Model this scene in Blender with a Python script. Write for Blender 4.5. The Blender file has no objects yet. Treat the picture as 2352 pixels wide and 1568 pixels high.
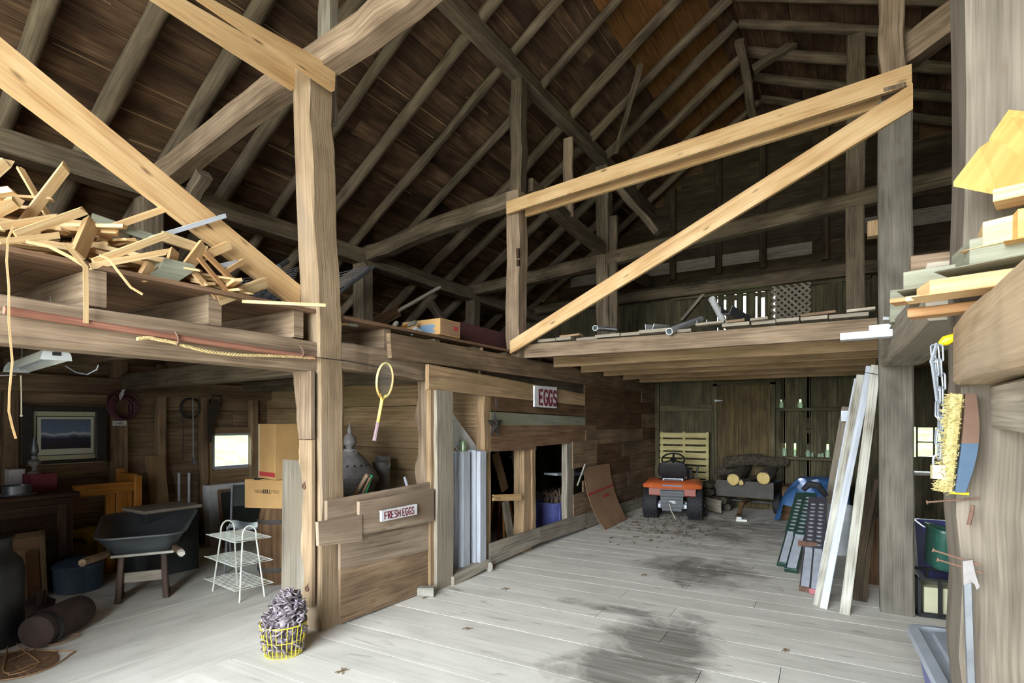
import bpy, math, random
from mathutils import Vector, Matrix, noise
RN = random.Random(11)
V = Vector
PI = math.pi
C = bpy.context.scene.collection
sc = bpy.context.scene

# ------------------------------------------------------------------ camera model (level camera with a rising lens)
FPX, CXP, V0, YAW, EYE = 1280.0, 1176.0, 967.0, math.radians(31.65), 1.5
FWD = V((-math.sin(YAW), math.cos(YAW), 0)); RGT = V((math.cos(YAW), math.sin(YAW), 0))
def ray(u, v): return FWD + RGT*((u-CXP)/FPX) + V((0, 0, (V0-v)/FPX))
def PX(u, v, x):
    d = ray(u, v); t = x/d.x; return V((x, d.y*t, EYE+d.z*t))
def PY(u, v, y):
    d = ray(u, v); t = y/d.y; return V((d.x*t, y, EYE+d.z*t))
def PZ(u, v, z=0.0):
    d = ray(u, v); t = (z-EYE)/d.z; return V((d.x*t, d.y*t, z))
def PD(u, v, dep):
    d = ray(u, v); return V((d.x*dep, d.y*dep, EYE+d.z*dep))

# ------------------------------------------------------------------ tags
def tag(o, label=None, cat=None, group=None, kind=None):
    if label: o['label'] = label
    if cat: o['category'] = cat
    if group: o['group'] = group
    if kind: o['kind'] = kind
    return o
def wm(o):
    m = o.matrix_basis.copy()
    while o.parent:
        o = o.parent; m = o.matrix_basis @ m
    return m
def thing(name, label, cat, loc, rz=0.0, group=None):
    o = bpy.data.objects.new(name, None); C.objects.link(o)
    o.empty_display_size = .1
    o.matrix_basis = Matrix.Translation(V(loc)) @ Matrix.Rotation(rz, 4, 'Z')
    return tag(o, label, cat, group)
def frame(o):
    """local-to-world matrix of a thing"""
    return wm(o)

# ------------------------------------------------------------------ mesh builder
def perp(d, up=None):
    d = d.normalized()
    up = V(up) if up is not None else V((0, 0, 1))
    if abs(d.dot(up.normalized())) > .985: up = V((0, 1, 0)) if abs(d.y) < .9 else V((1, 0, 0))
    s = d.cross(up).normalized(); return s, s.cross(d).normalized()
class MB:
    def __init__(self, M=None):
        self.v = []; self.f = []; self.uv = []; self.r = []; self.mi = []; self.M = M; self.cur = 0
    def add(self, p):
        self.v.append(self.M @ V(p) if self.M else V(p)); return len(self.v)-1
    def face(self, idx, uvs=None, rnd=0.5):
        self.f.append(tuple(idx)); self.uv.append(uvs or [(0, 0)]*len(idx)); self.r.append(rnd); self.mi.append(self.cur)
    def loft(self, rings, closed=True, caps=True, loop=False):
        n = len(rings[0]); rnd = RN.random(); ou, ov = RN.random()*40, RN.random()*40
        ids = [[self.add(p) for p in r] for r in rings]
        u = [0.0]
        for a, b in zip(rings, rings[1:]):
            u.append(u[-1] + sum(((V(q)-V(p)).length for p, q in zip(a, b)))/n)
        w = [0.0]; r0 = rings[len(rings)//2]
        for i in range(n): w.append(w[-1] + (V(r0[(i+1) % n])-V(r0[i])).length)
        m = n if closed else n-1
        k = len(rings) if loop else len(rings)-1
        for a in range(k):
            b = (a+1) % len(rings); ub = u[b] if b else u[-1]+.1
            for i in range(m):
                j = (i+1) % n
                self.face((ids[a][i], ids[a][j], ids[b][j], ids[b][i]),
                          [(u[a]+ou, w[i]+ov), (u[a]+ou, w[i+1]+ov), (ub+ou, w[i+1]+ov), (ub+ou, w[i]+ov)], rnd)
        if caps and closed and not loop:
            for ri, rev in ((0, True), (-1, False)):
                c = rings[ri]; o = sum((V(p) for p in c), V())/n
                s, t = perp(V(c[1])-V(c[0]) if (V(c[1])-V(c[0])).length > 1e-6 else V((1, 0, 0)))
                e1 = (V(c[1])-V(c[0])); e1 = e1.normalized() if e1.length > 1e-7 else V((1, 0, 0))
                e2 = (V(c[n//2])-V(c[0])); e2 = (e2-e1*e2.dot(e1)); e2 = e2.normalized() if e2.length > 1e-7 else V((0, 0, 1))
                uvs = [(ou+(V(p)-o).dot(e1)*.25, ov+7+(V(p)-o).dot(e2)) for p in c]
                idx = ids[ri][:]
                if rev: idx = idx[::-1]; uvs = uvs[::-1]
                self.face(idx, uvs, rnd)
        return self
    def beam(self, p0, p1, w, h, up=None, cham=.0, seg=1, wob=0.0, rough=0.0, taper=1.0, roll=0.0):
        """w across, h along up"""
        p0, p1 = V(p0), V(p1); d = p1-p0
        s, t = perp(d, up)
        if roll: q = Matrix.Rotation(roll, 3, d.normalized()); s = q @ s; t = q @ t
        a, b = w/2, h/2; c = min(cham, a*.6, b*.6)
        prof = [(-a, -b), (a, -b), (a, b), (-a, b)] if c <= 0 else \
            [(-a+c, -b), (a-c, -b), (a, -b+c), (a, b-c), (a-c, b), (-a+c, b), (-a, b-c), (-a, -b+c)]
        sd = RN.random()*100; rings = []
        for k in range(seg+1):
            f = k/seg; o = p0+d*f; tp = 1+(taper-1)*f
            if wob:
                o = o + s*wob*noise.noise(V((f*3+sd, 1.3, 0))) + t*wob*noise.noise(V((f*3+sd, 7.3, 0)))
            ring = []
            for i, (x, y) in enumerate(prof):
                q = i//2 if c > 0 else i
                if rough:
                    x += rough*noise.noise(V((f*d.length*4+sd, q*3.1, 1))); y += rough*noise.noise(V((f*d.length*4+sd, q*3.1, 5)))
                ring.append(o+s*x*tp+t*y*tp)
            rings.append(ring)
        return self.loft(rings)
    def box(self, x0, x1, y0, y1, z0, z1, cham=0.0):
        lx, ly, lz = abs(x1-x0), abs(y1-y0), abs(z1-z0); cx, cy, cz = (x0+x1)/2, (y0+y1)/2, (z0+z1)/2
        m = max(lx, ly, lz)
        if m == lx: return self.beam((x0, cy, cz), (x1, cy, cz), ly, lz, (0, 0, 1), cham)
        if m == ly: return self.beam((cx, y0, cz), (cx, y1, cz), lx, lz, (0, 0, 1), cham)
        return self.beam((cx, cy, z0), (cx, cy, z1), lx, ly, (0, 1, 0), cham)
    def log(self, p0, p1, r0, r1=None, n=9, seg=8, wob=.03, rough=.012):
        p0, p1 = V(p0), V(p1); d = p1-p0; s, t = perp(d); r1 = r0 if r1 is None else r1; sd = RN.random()*100; rings = []
        for k in range(seg+1):
            f = k/seg; o = p0+d*f+s*wob*noise.noise(V((f*2.5+sd, 3, 0)))+t*wob*noise.noise(V((f*2.5+sd, 9, 0))); r = r0+(r1-r0)*f
            rings.append([o+(s*math.cos(2*PI*i/n)+t*math.sin(2*PI*i/n))*(r+rough*noise.noise(V((f*d.length*2.5+sd, i*1.7, 2)))) for i in range(n)])
        return self.loft(rings)
    def tube(self, pts, r, n=8, closed=False, caps=True):
        pts = [V(p) for p in pts]; N = len(pts); rings = []; s = None
        for i, p in enumerate(pts):
            a = pts[i-1] if (i or closed) else p; b = pts[(i+1) % N] if (i < N-1 or closed) else p
            d = (b-a); d = d.normalized() if d.length > 1e-9 else V((0, 0, 1))
            if s is None: s, t = perp(d)
            else:
                s = s-d*s.dot(d); s = s.normalized() if s.length > 1e-6 else perp(d)[0]; t = s.cross(d)
            rr = r[i] if isinstance(r, (list, tuple)) else r
            rings.append([p+(s*math.cos(2*PI*k/n)+t*math.sin(2*PI*k/n))*rr for k in range(n)])
        return self.loft(rings, caps=caps, loop=closed)
    def lathe(self, prof, n=24, M=None, caps=True, sx=1.0, sy=1.0):
        M = M or Matrix()
        rings = [[M @ V((math.cos(2*PI*i/n)*r*sx, math.sin(2*PI*i/n)*r*sy, z)) for i in range(n)] for r, z in prof]
        return self.loft(rings, caps=caps)
    def prism(self, poly, O, X, Y, depth):
        """polygon in the plane O,X,Y pushed along X x Y by depth"""
        O, X, Y = V(O), V(X).normalized(), V(Y).normalized(); N = X.cross(Y).normalized()
        rnd = RN.random(); ou, ov = RN.random()*40, RN.random()*40; n = len(poly)
        a = [self.add(O+X*x+Y*y) for x, y in poly]; b = [self.add(O+X*x+Y*y+N*depth) for x, y in poly]
        lx = max(p[0] for p in poly)-min(p[0] for p in poly); ly = max(p[1] for p in poly)-min(p[1] for p in poly)
        f = (lambda x, y: (x+ou, y+ov)) if lx >= ly else (lambda x, y: (y+ou, x+ov))
        self.face(a[::-1], [f(*p) for p in poly][::-1], rnd); self.face(b, [f(*p) for p in poly], rnd)
        for i in range(n):
            j = (i+1) % n
            self.face((a[i], a[j], b[j], b[i]), [f(*poly[i]), f(*poly[j]), (f(*poly[j])[0], f(*poly[j])[1]+depth), (f(*poly[i])[0], f(*poly[i])[1]+depth)], rnd)
        return self
    def plate(self, quad, th):
        """a four-cornered sheet with thickness"""
        q = [V(p) for p in quad]; n = (q[1]-q[0]).cross(q[3]-q[0]).normalized()*th
        return self.loft([[q[0], q[1], q[1]+n, q[0]+n], [q[3], q[2], q[2]+n, q[3]+n]])
    def grid(self, rows, th=0.0):
        """rows of points as a skin; th closes it into a shell"""
        rnd = RN.random(); nr, nc = len(rows), len(rows[0])
        R = [[V(p) for p in r] for r in rows]
        ids = [[self.add(p) for p in r] for r in R]
        uv = lambda i, j: (i*.07, j*.07)
        for i in range(nr-1):
            for j in range(nc-1):
                self.face((ids[i][j], ids[i+1][j], ids[i+1][j+1], ids[i][j+1]), [uv(i, j), uv(i+1, j), uv(i+1, j+1), uv(i, j+1)], rnd)
        if th:
            nm = []
            for i in range(nr):
                row = []
                for j in range(nc):
                    a = R[min(i+1, nr-1)][j]-R[max(i-1, 0)][j]; b = R[i][min(j+1, nc-1)]-R[i][max(j-1, 0)]
                    row.append(R[i][j]-a.cross(b).normalized()*th)
                nm.append(row)
            ib = [[self.add(p) for p in r] for r in nm]
            for i in range(nr-1):
                for j in range(nc-1):
                    self.face((ib[i][j], ib[i][j+1], ib[i+1][j+1], ib[i+1][j]), [uv(i, j), uv(i, j+1), uv(i+1, j+1), uv(i+1, j)], rnd)
            for i in range(nr-1):
                for j, fl in ((0, 1), (nc-1, 0)):
                    q = (ids[i][j], ids[i+1][j], ib[i+1][j], ib[i][j]); self.face(q[::-1] if fl else q, None, rnd)
            for j in range(nc-1):
                for i, fl in ((0, 0), (nr-1, 1)):
                    q = (ids[i][j], ids[i][j+1], ib[i][j+1], ib[i][j]); self.face(q[::-1] if fl else q, None, rnd)
        return self
    def ribbon(self, pts, w, N, th=.0015):
        """a flat painted stroke"""
        pts = [V(p) for p in pts]; N = V(N).normalized(); rings = []
        for i, p in enumerate(pts):
            d = (pts[min(i+1, len(pts)-1)]-pts[max(i-1, 0)]).normalized(); s = d.cross(N).normalized()*w/2
            rings.append([p-s, p+s, p+s+N*th, p-s+N*th])
        return self.loft(rings)
    def build(self, name, mat, parent=None, label=None, cat=None, group=None, kind=None, smooth=False, angle=40):
        me = bpy.data.meshes.new(name)
        lo = V((min(p.x for p in self.v), min(p.y for p in self.v), min(p.z for p in self.v)))
        hi = V((max(p.x for p in self.v), max(p.y for p in self.v), max(p.z for p in self.v)))
        base = V(((lo.x+hi.x)/2, (lo.y+hi.y)/2, lo.z))
        if parent is not None:
            inv = wm(parent).inverted(); base = inv @ base; vs = [inv @ p - base for p in self.v]
        else: vs = [p-base for p in self.v]
        me.from_pydata(vs, [], self.f)
        uvl = me.uv_layers.new(name='UVMap'); flat = []
        for u in self.uv:
            for a in u: flat.extend(a)
        uvl.data.foreach_set('uv', flat)
        at = me.attributes.new('rnd', 'FLOAT', 'FACE'); at.data.foreach_set('value', self.r)
        for m in (mat if isinstance(mat, (list, tuple)) else [mat]): me.materials.append(m)
        me.polygons.foreach_set('material_index', self.mi)
        if smooth:
            me.polygons.foreach_set('use_smooth', [True]*len(me.polygons)); me.set_sharp_from_angle(angle=math.radians(angle))
        me.update()
        o = bpy.data.objects.new(name, me); C.objects.link(o)
        if parent is not None: o.parent = parent
        o.location = base
        return tag(o, label, cat, group, kind)

# ------------------------------------------------------------------ materials
def lin(h):
    h = h.lstrip('#'); r = [int(h[i:i+2], 16)/255 for i in (0, 2, 4)]
    return tuple([(c/12.92 if c <= .04045 else ((c+.055)/1.055)**2.4) for c in r]+[1.0])
class NT:
    def __init__(self, name):
        self.m = bpy.data.materials.new(name); self.m.use_nodes = True; self.t = self.m.node_tree; self.n = self.t.nodes
        self.b = self.n['Principled BSDF']
    def new(self, typ, **kw):
        x = self.n.new(typ)
        for k, v in kw.items():
            if k.startswith('i_'):
                x.inputs[k[2:].replace('_', ' ')].default_value = v
            else: setattr(x, k, v)
        return x
    def ln(self, a, b): self.t.links.new(a, b)
    def math(self, op, a, b=None, clamp=False):
        x = self.new('ShaderNodeMath', operation=op, use_clamp=clamp)
        for i, q in enumerate((a, b)):
            if q is None: continue
            if isinstance(q, (int, float)): x.inputs[i].default_value = q
            else: self.ln(q, x.inputs[i])
        return x.outputs[0]
    def mix(self, fac, a, b, typ='MIX'):
        x = self.new('ShaderNodeMix', data_type='RGBA', blend_type=typ)
        for s, q in ((x.inputs[0], fac), (x.inputs[6], a), (x.inputs[7], b)):
            if isinstance(q, (int, float, tuple)): s.default_value = q
            else: self.ln(q, s)
        return x.outputs[2]
    def ramp(self, fac, stops):
        x = self.new('ShaderNodeValToRGB'); e = x.color_ramp.elements
        while len(e) < len(stops): e.new(.5)
        for k, (p, c) in enumerate(stops): e[k].position = p; e[k].color = c
        self.ln(fac, x.inputs[0]); return x.outputs[0]
    def noise(self, vec, scale, detail=3, dist=0.0, rough=.55):
        x = self.new('ShaderNodeTexNoise'); x.inputs['Scale'].default_value = scale; x.inputs['Detail'].default_value = detail
        x.inputs['Distortion'].default_value = dist; x.inputs['Roughness'].default_value = rough
        if vec is not None: self.ln(vec, x.inputs['Vector'])
        return x.outputs[0]
    def mapping(self, vec, scale):
        x = self.new('ShaderNodeMapping'); x.inputs['Scale'].default_value = scale; self.ln(vec, x.inputs['Vector']); return x.outputs[0]
def wood(name, d, m, l, rough=.85, var=.3, knots=0.0, crack=.5, blotch=.45, stain=None, bump=.35, gs=1.0):
    T = NT(name); uv = T.new('ShaderNodeUVMap').outputs[0]
    at = T.new('ShaderNodeAttribute', attribute_name='rnd').outputs['Fac']
    oi = T.new('ShaderNodeObjectInfo').outputs['Random']
    off = T.new('ShaderNodeCombineXYZ'); T.ln(T.math('MULTIPLY', oi, 31.7), off.inputs[0]); T.ln(T.math('MULTIPLY', oi, 17.3), off.inputs[1])
    va = T.new('ShaderNodeVectorMath', operation='ADD'); T.ln(uv, va.inputs[0]); T.ln(off.outputs[0], va.inputs[1]); uv = va.outputs[0]
    g = T.noise(T.mapping(uv, (1.3*gs, 38*gs, 1)), 1.0, 3, .35)
    g2 = T.noise(T.mapping(uv, (2.2, 5.5, 1)), 1.0, 2, .3)
    gf = T.noise(T.mapping(uv, (3.5*gs, 120*gs, 1)), 1.0, 1, 0)
    f = T.math('ADD', T.math('MULTIPLY', g, 1-blotch), T.math('MULTIPLY', g2, blotch))
    f = T.math('ADD', f, T.math('MULTIPLY', T.math('SUBTRACT', gf, .5), .28))
    col = T.ramp(f, [(.3, lin(d)), (.5, lin(m)), (.7, lin(l))])
    br = T.math('ADD', T.math('MULTIPLY', at, var), 1-var/2)
    br = T.math('MULTIPLY', br, T.math('ADD', T.math('MULTIPLY', oi, var*.5), 1-var*.25))
    cb = T.new('ShaderNodeCombineColor'); [T.ln(br, cb.inputs[i]) for i in range(3)]
    col = T.mix(1.0, col, cb.outputs[0], 'MULTIPLY')
    if crack:
        ck = T.noise(T.mapping(uv, (.55, 34, 1)), 1.0, 1, 1.2)
        k = T.math('MULTIPLY', T.math('SUBTRACT', .37, ck), 22, True)
        col = T.mix(T.math('MULTIPLY', k, crack), col, lin(d))
    if knots:
        vo = T.new('ShaderNodeTexVoronoi'); T.ln(T.mapping(uv, (3.2, 9, 1)), vo.inputs['Vector']); vo.inputs['Scale'].default_value = 1.0
        k = T.math('MULTIPLY', T.math('SUBTRACT', .16, vo.outputs['Distance']), 9, True)
        col = T.mix(T.math('MULTIPLY', k, knots), col, lin('#4a2c14'))
    if stain:
        s = T.noise(T.mapping(uv, (.7, 2.2, 1)), 1.0, 1)
        col = T.mix(T.math('MULTIPLY', T.math('SUBTRACT', s, .52), 4.5, True), col, lin(stain))
    T.ln(col, T.b.inputs['Base Color']); T.b.inputs['Roughness'].default_value = rough; T.b.inputs['Specular IOR Level'].default_value = .25
    bp = T.new('ShaderNodeBump'); bp.inputs['Strength'].default_value = bump; bp.inputs['Distance'].default_value = .006
    T.ln(gf, bp.inputs['Height']); T.ln(bp.outputs[0], T.b.inputs['Normal'])
    return T.m
def plain(name, c, rough=.5, metal=0.0, c2=None, scale=8.0, bump=0.0, spec=.5, trans=0.0, ior=1.45, alpha=None):
    T = NT(name); T.b.inputs['Roughness'].default_value = rough; T.b.inputs['Metallic'].default_value = metal
    T.b.inputs['Specular IOR Level'].default_value = spec
    tc = T.new('ShaderNodeTexCoord').outputs['Object']
    f = T.noise(tc, scale, 4)
    a = lin(c); b = lin(c2) if c2 else tuple([x*.82 for x in a[:3]]+[1])
    T.ln(T.ramp(f, [(.35, b), (.65, a)]), T.b.inputs['Base Color'])
    if bump:
        bp = T.new('ShaderNodeBump'); bp.inputs['Strength'].default_value = bump; bp.inputs['Distance'].default_value = .01
        T.ln(f, bp.inputs['Height']); T.ln(bp.outputs[0], T.b.inputs['Normal'])
    if trans: T.b.inputs['Transmission Weight'].default_value = trans; T.b.inputs['IOR'].default_value = ior
    return T.m
M = {}
M['hewn'] = wood('hewn_timber', '#58493b', '#86735f', '#a8947d', knots=.3, blotch=.5)
M['post'] = wood('pale_post', '#75644f', '#9b8569', '#b39d80', knots=.35, blotch=.6, crack=.35, stain='#9c8c7a')
M['dark_hewn'] = wood('dark_timber', '#3f372e', '#685c4d', '#877964', knots=.2)
M['log'] = wood('log_rafter', '#3d352b', '#675b4b', '#877864', knots=.2, blotch=.6)
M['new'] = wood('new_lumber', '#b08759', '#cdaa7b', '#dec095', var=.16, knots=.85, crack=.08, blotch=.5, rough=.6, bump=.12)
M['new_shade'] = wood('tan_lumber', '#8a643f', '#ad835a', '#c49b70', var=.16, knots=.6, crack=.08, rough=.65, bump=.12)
M['roof'] = wood('roof_board', '#34271d', '#5c4736', '#816850', var=.6, knots=.25, blotch=.6, stain='#2c211a')
M['roofply'] = wood('roof_plywood', '#5a3c1e', '#7d5630', '#94693e', var=.25, crack=.1, blotch=.4)
M['wallb'] = wood('barn_board', '#4d3f31', '#79654f', '#9a8269', var=.4, knots=.3, stain='#5c4c3a')
M['tanb'] = wood('tan_board', '#715c45', '#9c8263', '#b59b7c', var=.35, knots=.2, stain='#86714f')
M['redb'] = wood('red_brown_board', '#54402f', '#785d47', '#90745b', var=.35, knots=.2)
M['dkb'] = wood('dark_board', '#38291b', '#5a442f', '#755c42', var=.35)
M['greenb'] = wood('grey_green_board', '#6c6c5c', '#878878', '#9a9b8b', var=.15, stain='#7b7a66', blotch=.6)
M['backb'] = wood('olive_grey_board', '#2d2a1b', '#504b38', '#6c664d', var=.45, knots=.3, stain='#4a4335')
M['greyb'] = wood('weathered_grey_board', '#6b6358', '#928a7c', '#b0a89a', var=.25, knots=.2, stain='#8d8373')
M['outb'] = wood('outer_wall_board', '#5a4936', '#8f785e', '#ad967b', var=.4, knots=.3, stain='#4a3829')
M['scrap'] = wood('scrap_softwood', '#b48d5b', '#d3b384', '#e2caa0', var=.4, crack=.05, blotch=.3, rough=.6, bump=.1)
M['ply'] = wood('plywood', '#a87e42', '#c99f5c', '#d6b274', var=.15, crack=.1, blotch=.5, rough=.55, bump=.1, gs=.5)
M['white_wood'] = wood('white_painted_wood', '#979ca4', '#b3b9c3', '#c6ccd5', var=.1, crack=.15, blotch=.5, rough=.5, bump=.08)
M['white_worn'] = wood('worn_white_paint', '#655b4d', '#aeada2', '#cbcbc2', var=.12, crack=.4, blotch=.75, rough=.6)
M['orange_wood'] = wood('honey_wood', '#7d4e1d', '#a96f30', '#bf8743', var=.2, crack=.1, rough=.4)
M['dark_wood'] = wood('dark_walnut', '#2b1e17', '#412f25', '#544036', var=.2, crack=.1, rough=.5)
M['card'] = plain('cardboard', '#b8935f', .8, c2='#a68252', scale=3)
M['card_dull'] = plain('dull_cardboard', '#97785c', .85, c2='#86694f', scale=3)
M['red_print'] = plain('red_print', '#b03a3c', .7)
M['black_print'] = plain('black_print', '#1d1a18', .8)
M['ink_print'] = plain('faded_print', '#6d5940', .8)
M['blue_print'] = plain('blue_print', '#6f8aa3', .7)
M['maroon'] = plain('maroon_paint', '#6b2531', .7, c2='#7d3440', scale=20)
M['sign'] = plain('white_sign', '#dfe2e6', .6, c2='#c6c8c9', scale=6)
M['white_metal'] = plain('white_enamel', '#dfe3da', .35, c2='#d2d6cd')
M['white_plastic'] = plain('white_plastic', '#c6cccf', .45, c2='#b6bcc0')
M['yellow_wire'] = plain('yellow_coating', '#e0cf3a', .4)
M['chain'] = plain('rusted_chain', '#98909a', .5, .35, c2='#6a5f60', scale=25)
M['galv'] = plain('galvanised_steel', '#b4bac1', .35, .6, c2='#949ba4', scale=15)
M['alu'] = plain('aluminium', '#c3cad6', .4, .25, c2='#a9b0bc', scale=10)
M['iron'] = plain('cast_iron', '#918d8c', .65, .1, c2='#777373', scale=14, bump=.15)
M['black_rubber'] = plain('black_rubber', '#26272b', .75, c2='#1b1c1f', scale=20)
M['black_plastic'] = plain('black_plastic', '#1f2123', .5, c2='#17181a')
M['seat'] = plain('black_vinyl', '#232528', .6, c2='#1a1c1f')
M['grey_plastic'] = plain('grey_plastic', '#53575c', .55, c2='#45494e')
M['orange_paint'] = plain('orange_paint', '#c9663a', .3, c2='#b85a30')
M['orange_dark'] = plain('burnt_orange_paint', '#8e3517', .4)
M['ramp_green'] = plain('green_powder_coat', '#2f4f45', .45, .3, c2='#294239', scale=12)
M['ramp_grey'] = plain('grey_powder_coat', '#55545c', .45, .3, c2='#494850', scale=12)
M['rust'] = plain('rusty_steel', '#77594a', .8, .1, c2='#5c4438', scale=30, bump=.2)
M['pink'] = plain('faded_red_rubber', '#c0767c', .6)
M['tarp'] = plain('blue_tarp', '#3a6296', .55, c2='#2d5180', scale=10, bump=.3)
M['tote_blue'] = plain('lilac_plastic', '#6a70b4', .4, c2='#5f65a8')
M['tote_lid'] = plain('grey_lid_plastic', '#a3abb5', .4, c2='#98a0aa')
M['green_plastic'] = plain('green_plastic', '#2c5b4f', .4, c2='#244c42')
M['blue_barrel'] = plain('slate_blue_plastic', '#3b4a59', .45, c2='#303d4a', scale=6)
M['yellow_plastic'] = plain('yellow_plastic', '#c2ac16', .5, c2='#a8930f')
M['poly'] = plain('black_poly_tray', '#4a5054', .45, c2='#3c4246', scale=5)
M['brown_cloth'] = plain('brown_canvas', '#3a2a24', .9, c2='#2c1f1b', scale=12)
M['bark'] = plain('log_bark', '#5a5142', .95, c2='#332e25', scale=22, bump=.9)
M['cut'] = plain('cut_log_end', '#d2bb7d', .75, c2='#bba262', scale=9)
M['rope'] = plain('pale_rope', '#d6c08c', .85, c2='#b59e6a', scale=60, bump=.4)
M['string'] = plain('cream_string', '#e9e2c4', .7)
M['bristle'] = plain('straw_bristle', '#b8ab74', .8, c2='#9d905c', scale=40)
M['brush_wood'] = plain('brown_brush_block', '#6b5244', .6, c2='#5b4438', scale=6)
M['brush_blue'] = plain('blue_brush_block', '#4a6078', .5, c2='#42566c')
M['grip'] = plain('mauve_grip', '#9c848a', .8, c2='#85707a', scale=30)
M['racket'] = plain('yellow_lacquer', '#d8b94a', .4, c2='#e4d27a', scale=10)
M['racket_wood'] = plain('lacquered_ash', '#b98a45', .45, c2='#d8cf96', scale=5)
M['netstring'] = plain('grey_gut', '#8b8276', .6)
M['green_stick'] = plain('green_stick', '#3fae74', .5)
M['pink_stick'] = plain('bare_pole', '#d9bfa2', .6, c2='#c9ab8b', scale=5)
M['canm'] = plain('green_can', '#7fb06a', .3, .5, c2='#b9c4b4', scale=30)
M['steel'] = plain('dull_steel', '#7d8288', .4, .7, c2='#666a70')
M['wire_dark'] = plain('dark_cable', '#2b2724', .6)
M['wire_red'] = plain('maroon_cable', '#5b2c38', .5)
M['brass'] = plain('padlock_brass', '#cbbf8f', .35, .6)
M['black_net'] = plain('grey_netting', '#8d929c', .7)
M['cord'] = plain('tan_cord', '#9d7b58', .6)
M['twig'] = plain('dry_stems', '#a08c74', .9)
M['leaf'] = plain('dry_leaf', '#7d6a50', .95, c2='#5e4d3a', scale=30)
M['stone'] = plain('grey_block', '#9a988f', .9, c2='#858278', scale=20, bump=.4)
M['slate'] = plain('chalkboard', '#2f3533', .8, c2='#272c2a')
M['frame_dark'] = plain('dark_frame', '#2c2b27', .5)
M['mat_cream'] = plain('cream_mat', '#c6c5a6', .8, c2='#bebd9e')
M['mat_white'] = plain('white_mat', '#d8d9c8', .8, c2='#d2d3c2')
M['star'] = plain('dark_tin', '#4a4644', .55, .4, c2='#38322f', scale=20)
M['saw'] = plain('saw_blade', '#45403c', .5, .4)
M['gravel'] = plain('gravel_drive', '#b5aea2', .95, c2='#9d968a', scale=6)
M['halfb'] = wood('grey_brown_board', '#66594b', '#95836f', '#ad9c88', var=.3, knots=.3, stain='#7d6b5a')
M['doorb'] = wood('brown_door_board', '#383020', '#584c35', '#70633f', var=.3)
M['deep_maroon'] = plain('deep_maroon_paint', '#4a272b', .8)
M['cart_grey'] = plain('dark_grey_paint', '#4d4a45', .7, c2='#403d39')
M['pallet'] = wood('pallet_wood', '#8f8658', '#b5aa78', '#c9bf92', var=.2, crack=.1)
M['tree_pole'] = wood('red_pole', '#6e4536', '#8f6150', '#a67a66', var=.1)
M['iron_dark'] = plain('dark_hoop', '#3a3633', .7)
M['nearpost'] = wood('grey_brown_post', '#544c42', '#7a7165', '#92897c', knots=.3, blotch=.6, crack=.35, stain='#8a8174')
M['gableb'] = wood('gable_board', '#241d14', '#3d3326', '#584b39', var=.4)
M['chain_galv'] = plain('grey_chain', '#868c94', .5, .3, c2='#737980')
M['greypost'] = wood('grey_square_post', '#4f4a42', '#6f6a60', '#878177', knots=.3, blotch=.7, crack=.3, stain='#63605a')
M['paper'] = plain('white_paper', '#e4e4e0', .7)
M['yellow'] = plain('bright_yellow', '#f0cf1e', .4)
M['orange_bit'] = plain('orange_red_plastic', '#d8452a', .5)
def glassm(name, col, rough=.02):
    T = NT(name); n = T.n
    tr = T.new('ShaderNodeBsdfTransparent'); tr.inputs[0].default_value = col
    gl = T.new('ShaderNodeBsdfGlossy'); gl.inputs['Roughness'].default_value = rough
    fr = T.new('ShaderNodeFresnel'); fr.inputs[0].default_value = 1.45
    mx = T.new('ShaderNodeMixShader'); T.ln(fr.outputs[0], mx.inputs[0]); T.ln(tr.outputs[0], mx.inputs[1]); T.ln(gl.outputs[0], mx.inputs[2])
    T.ln(mx.outputs[0], n['Material Output'].inputs['Surface']); return T.m
M['pane'] = glassm('window_glass', (.93, .97, .95, 1))
def jarm():
    T = NT('frosted_jar_glass'); T.b.inputs['Base Color'].default_value = lin('#d3e2d2'); T.b.inputs['Roughness'].default_value = .25
    tl = T.new('ShaderNodeBsdfTranslucent'); tl.inputs[0].default_value = lin('#e6f2e4')
    tr = T.new('ShaderNodeBsdfTransparent'); tr.inputs[0].default_value = lin('#e6f2e4')
    m1 = T.new('ShaderNodeMixShader'); m1.inputs[0].default_value = .5; T.ln(tl.outputs[0], m1.inputs[1]); T.ln(tr.outputs[0], m1.inputs[2])
    m2 = T.new('ShaderNodeMixShader'); m2.inputs[0].default_value = .75; T.ln(T.b.outputs[0], m2.inputs[1]); T.ln(m1.outputs[0], m2.inputs[2])
    T.ln(m2.outputs[0], T.n['Material Output'].inputs['Surface']); return T.m
M['jar'] = jarm()
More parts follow.
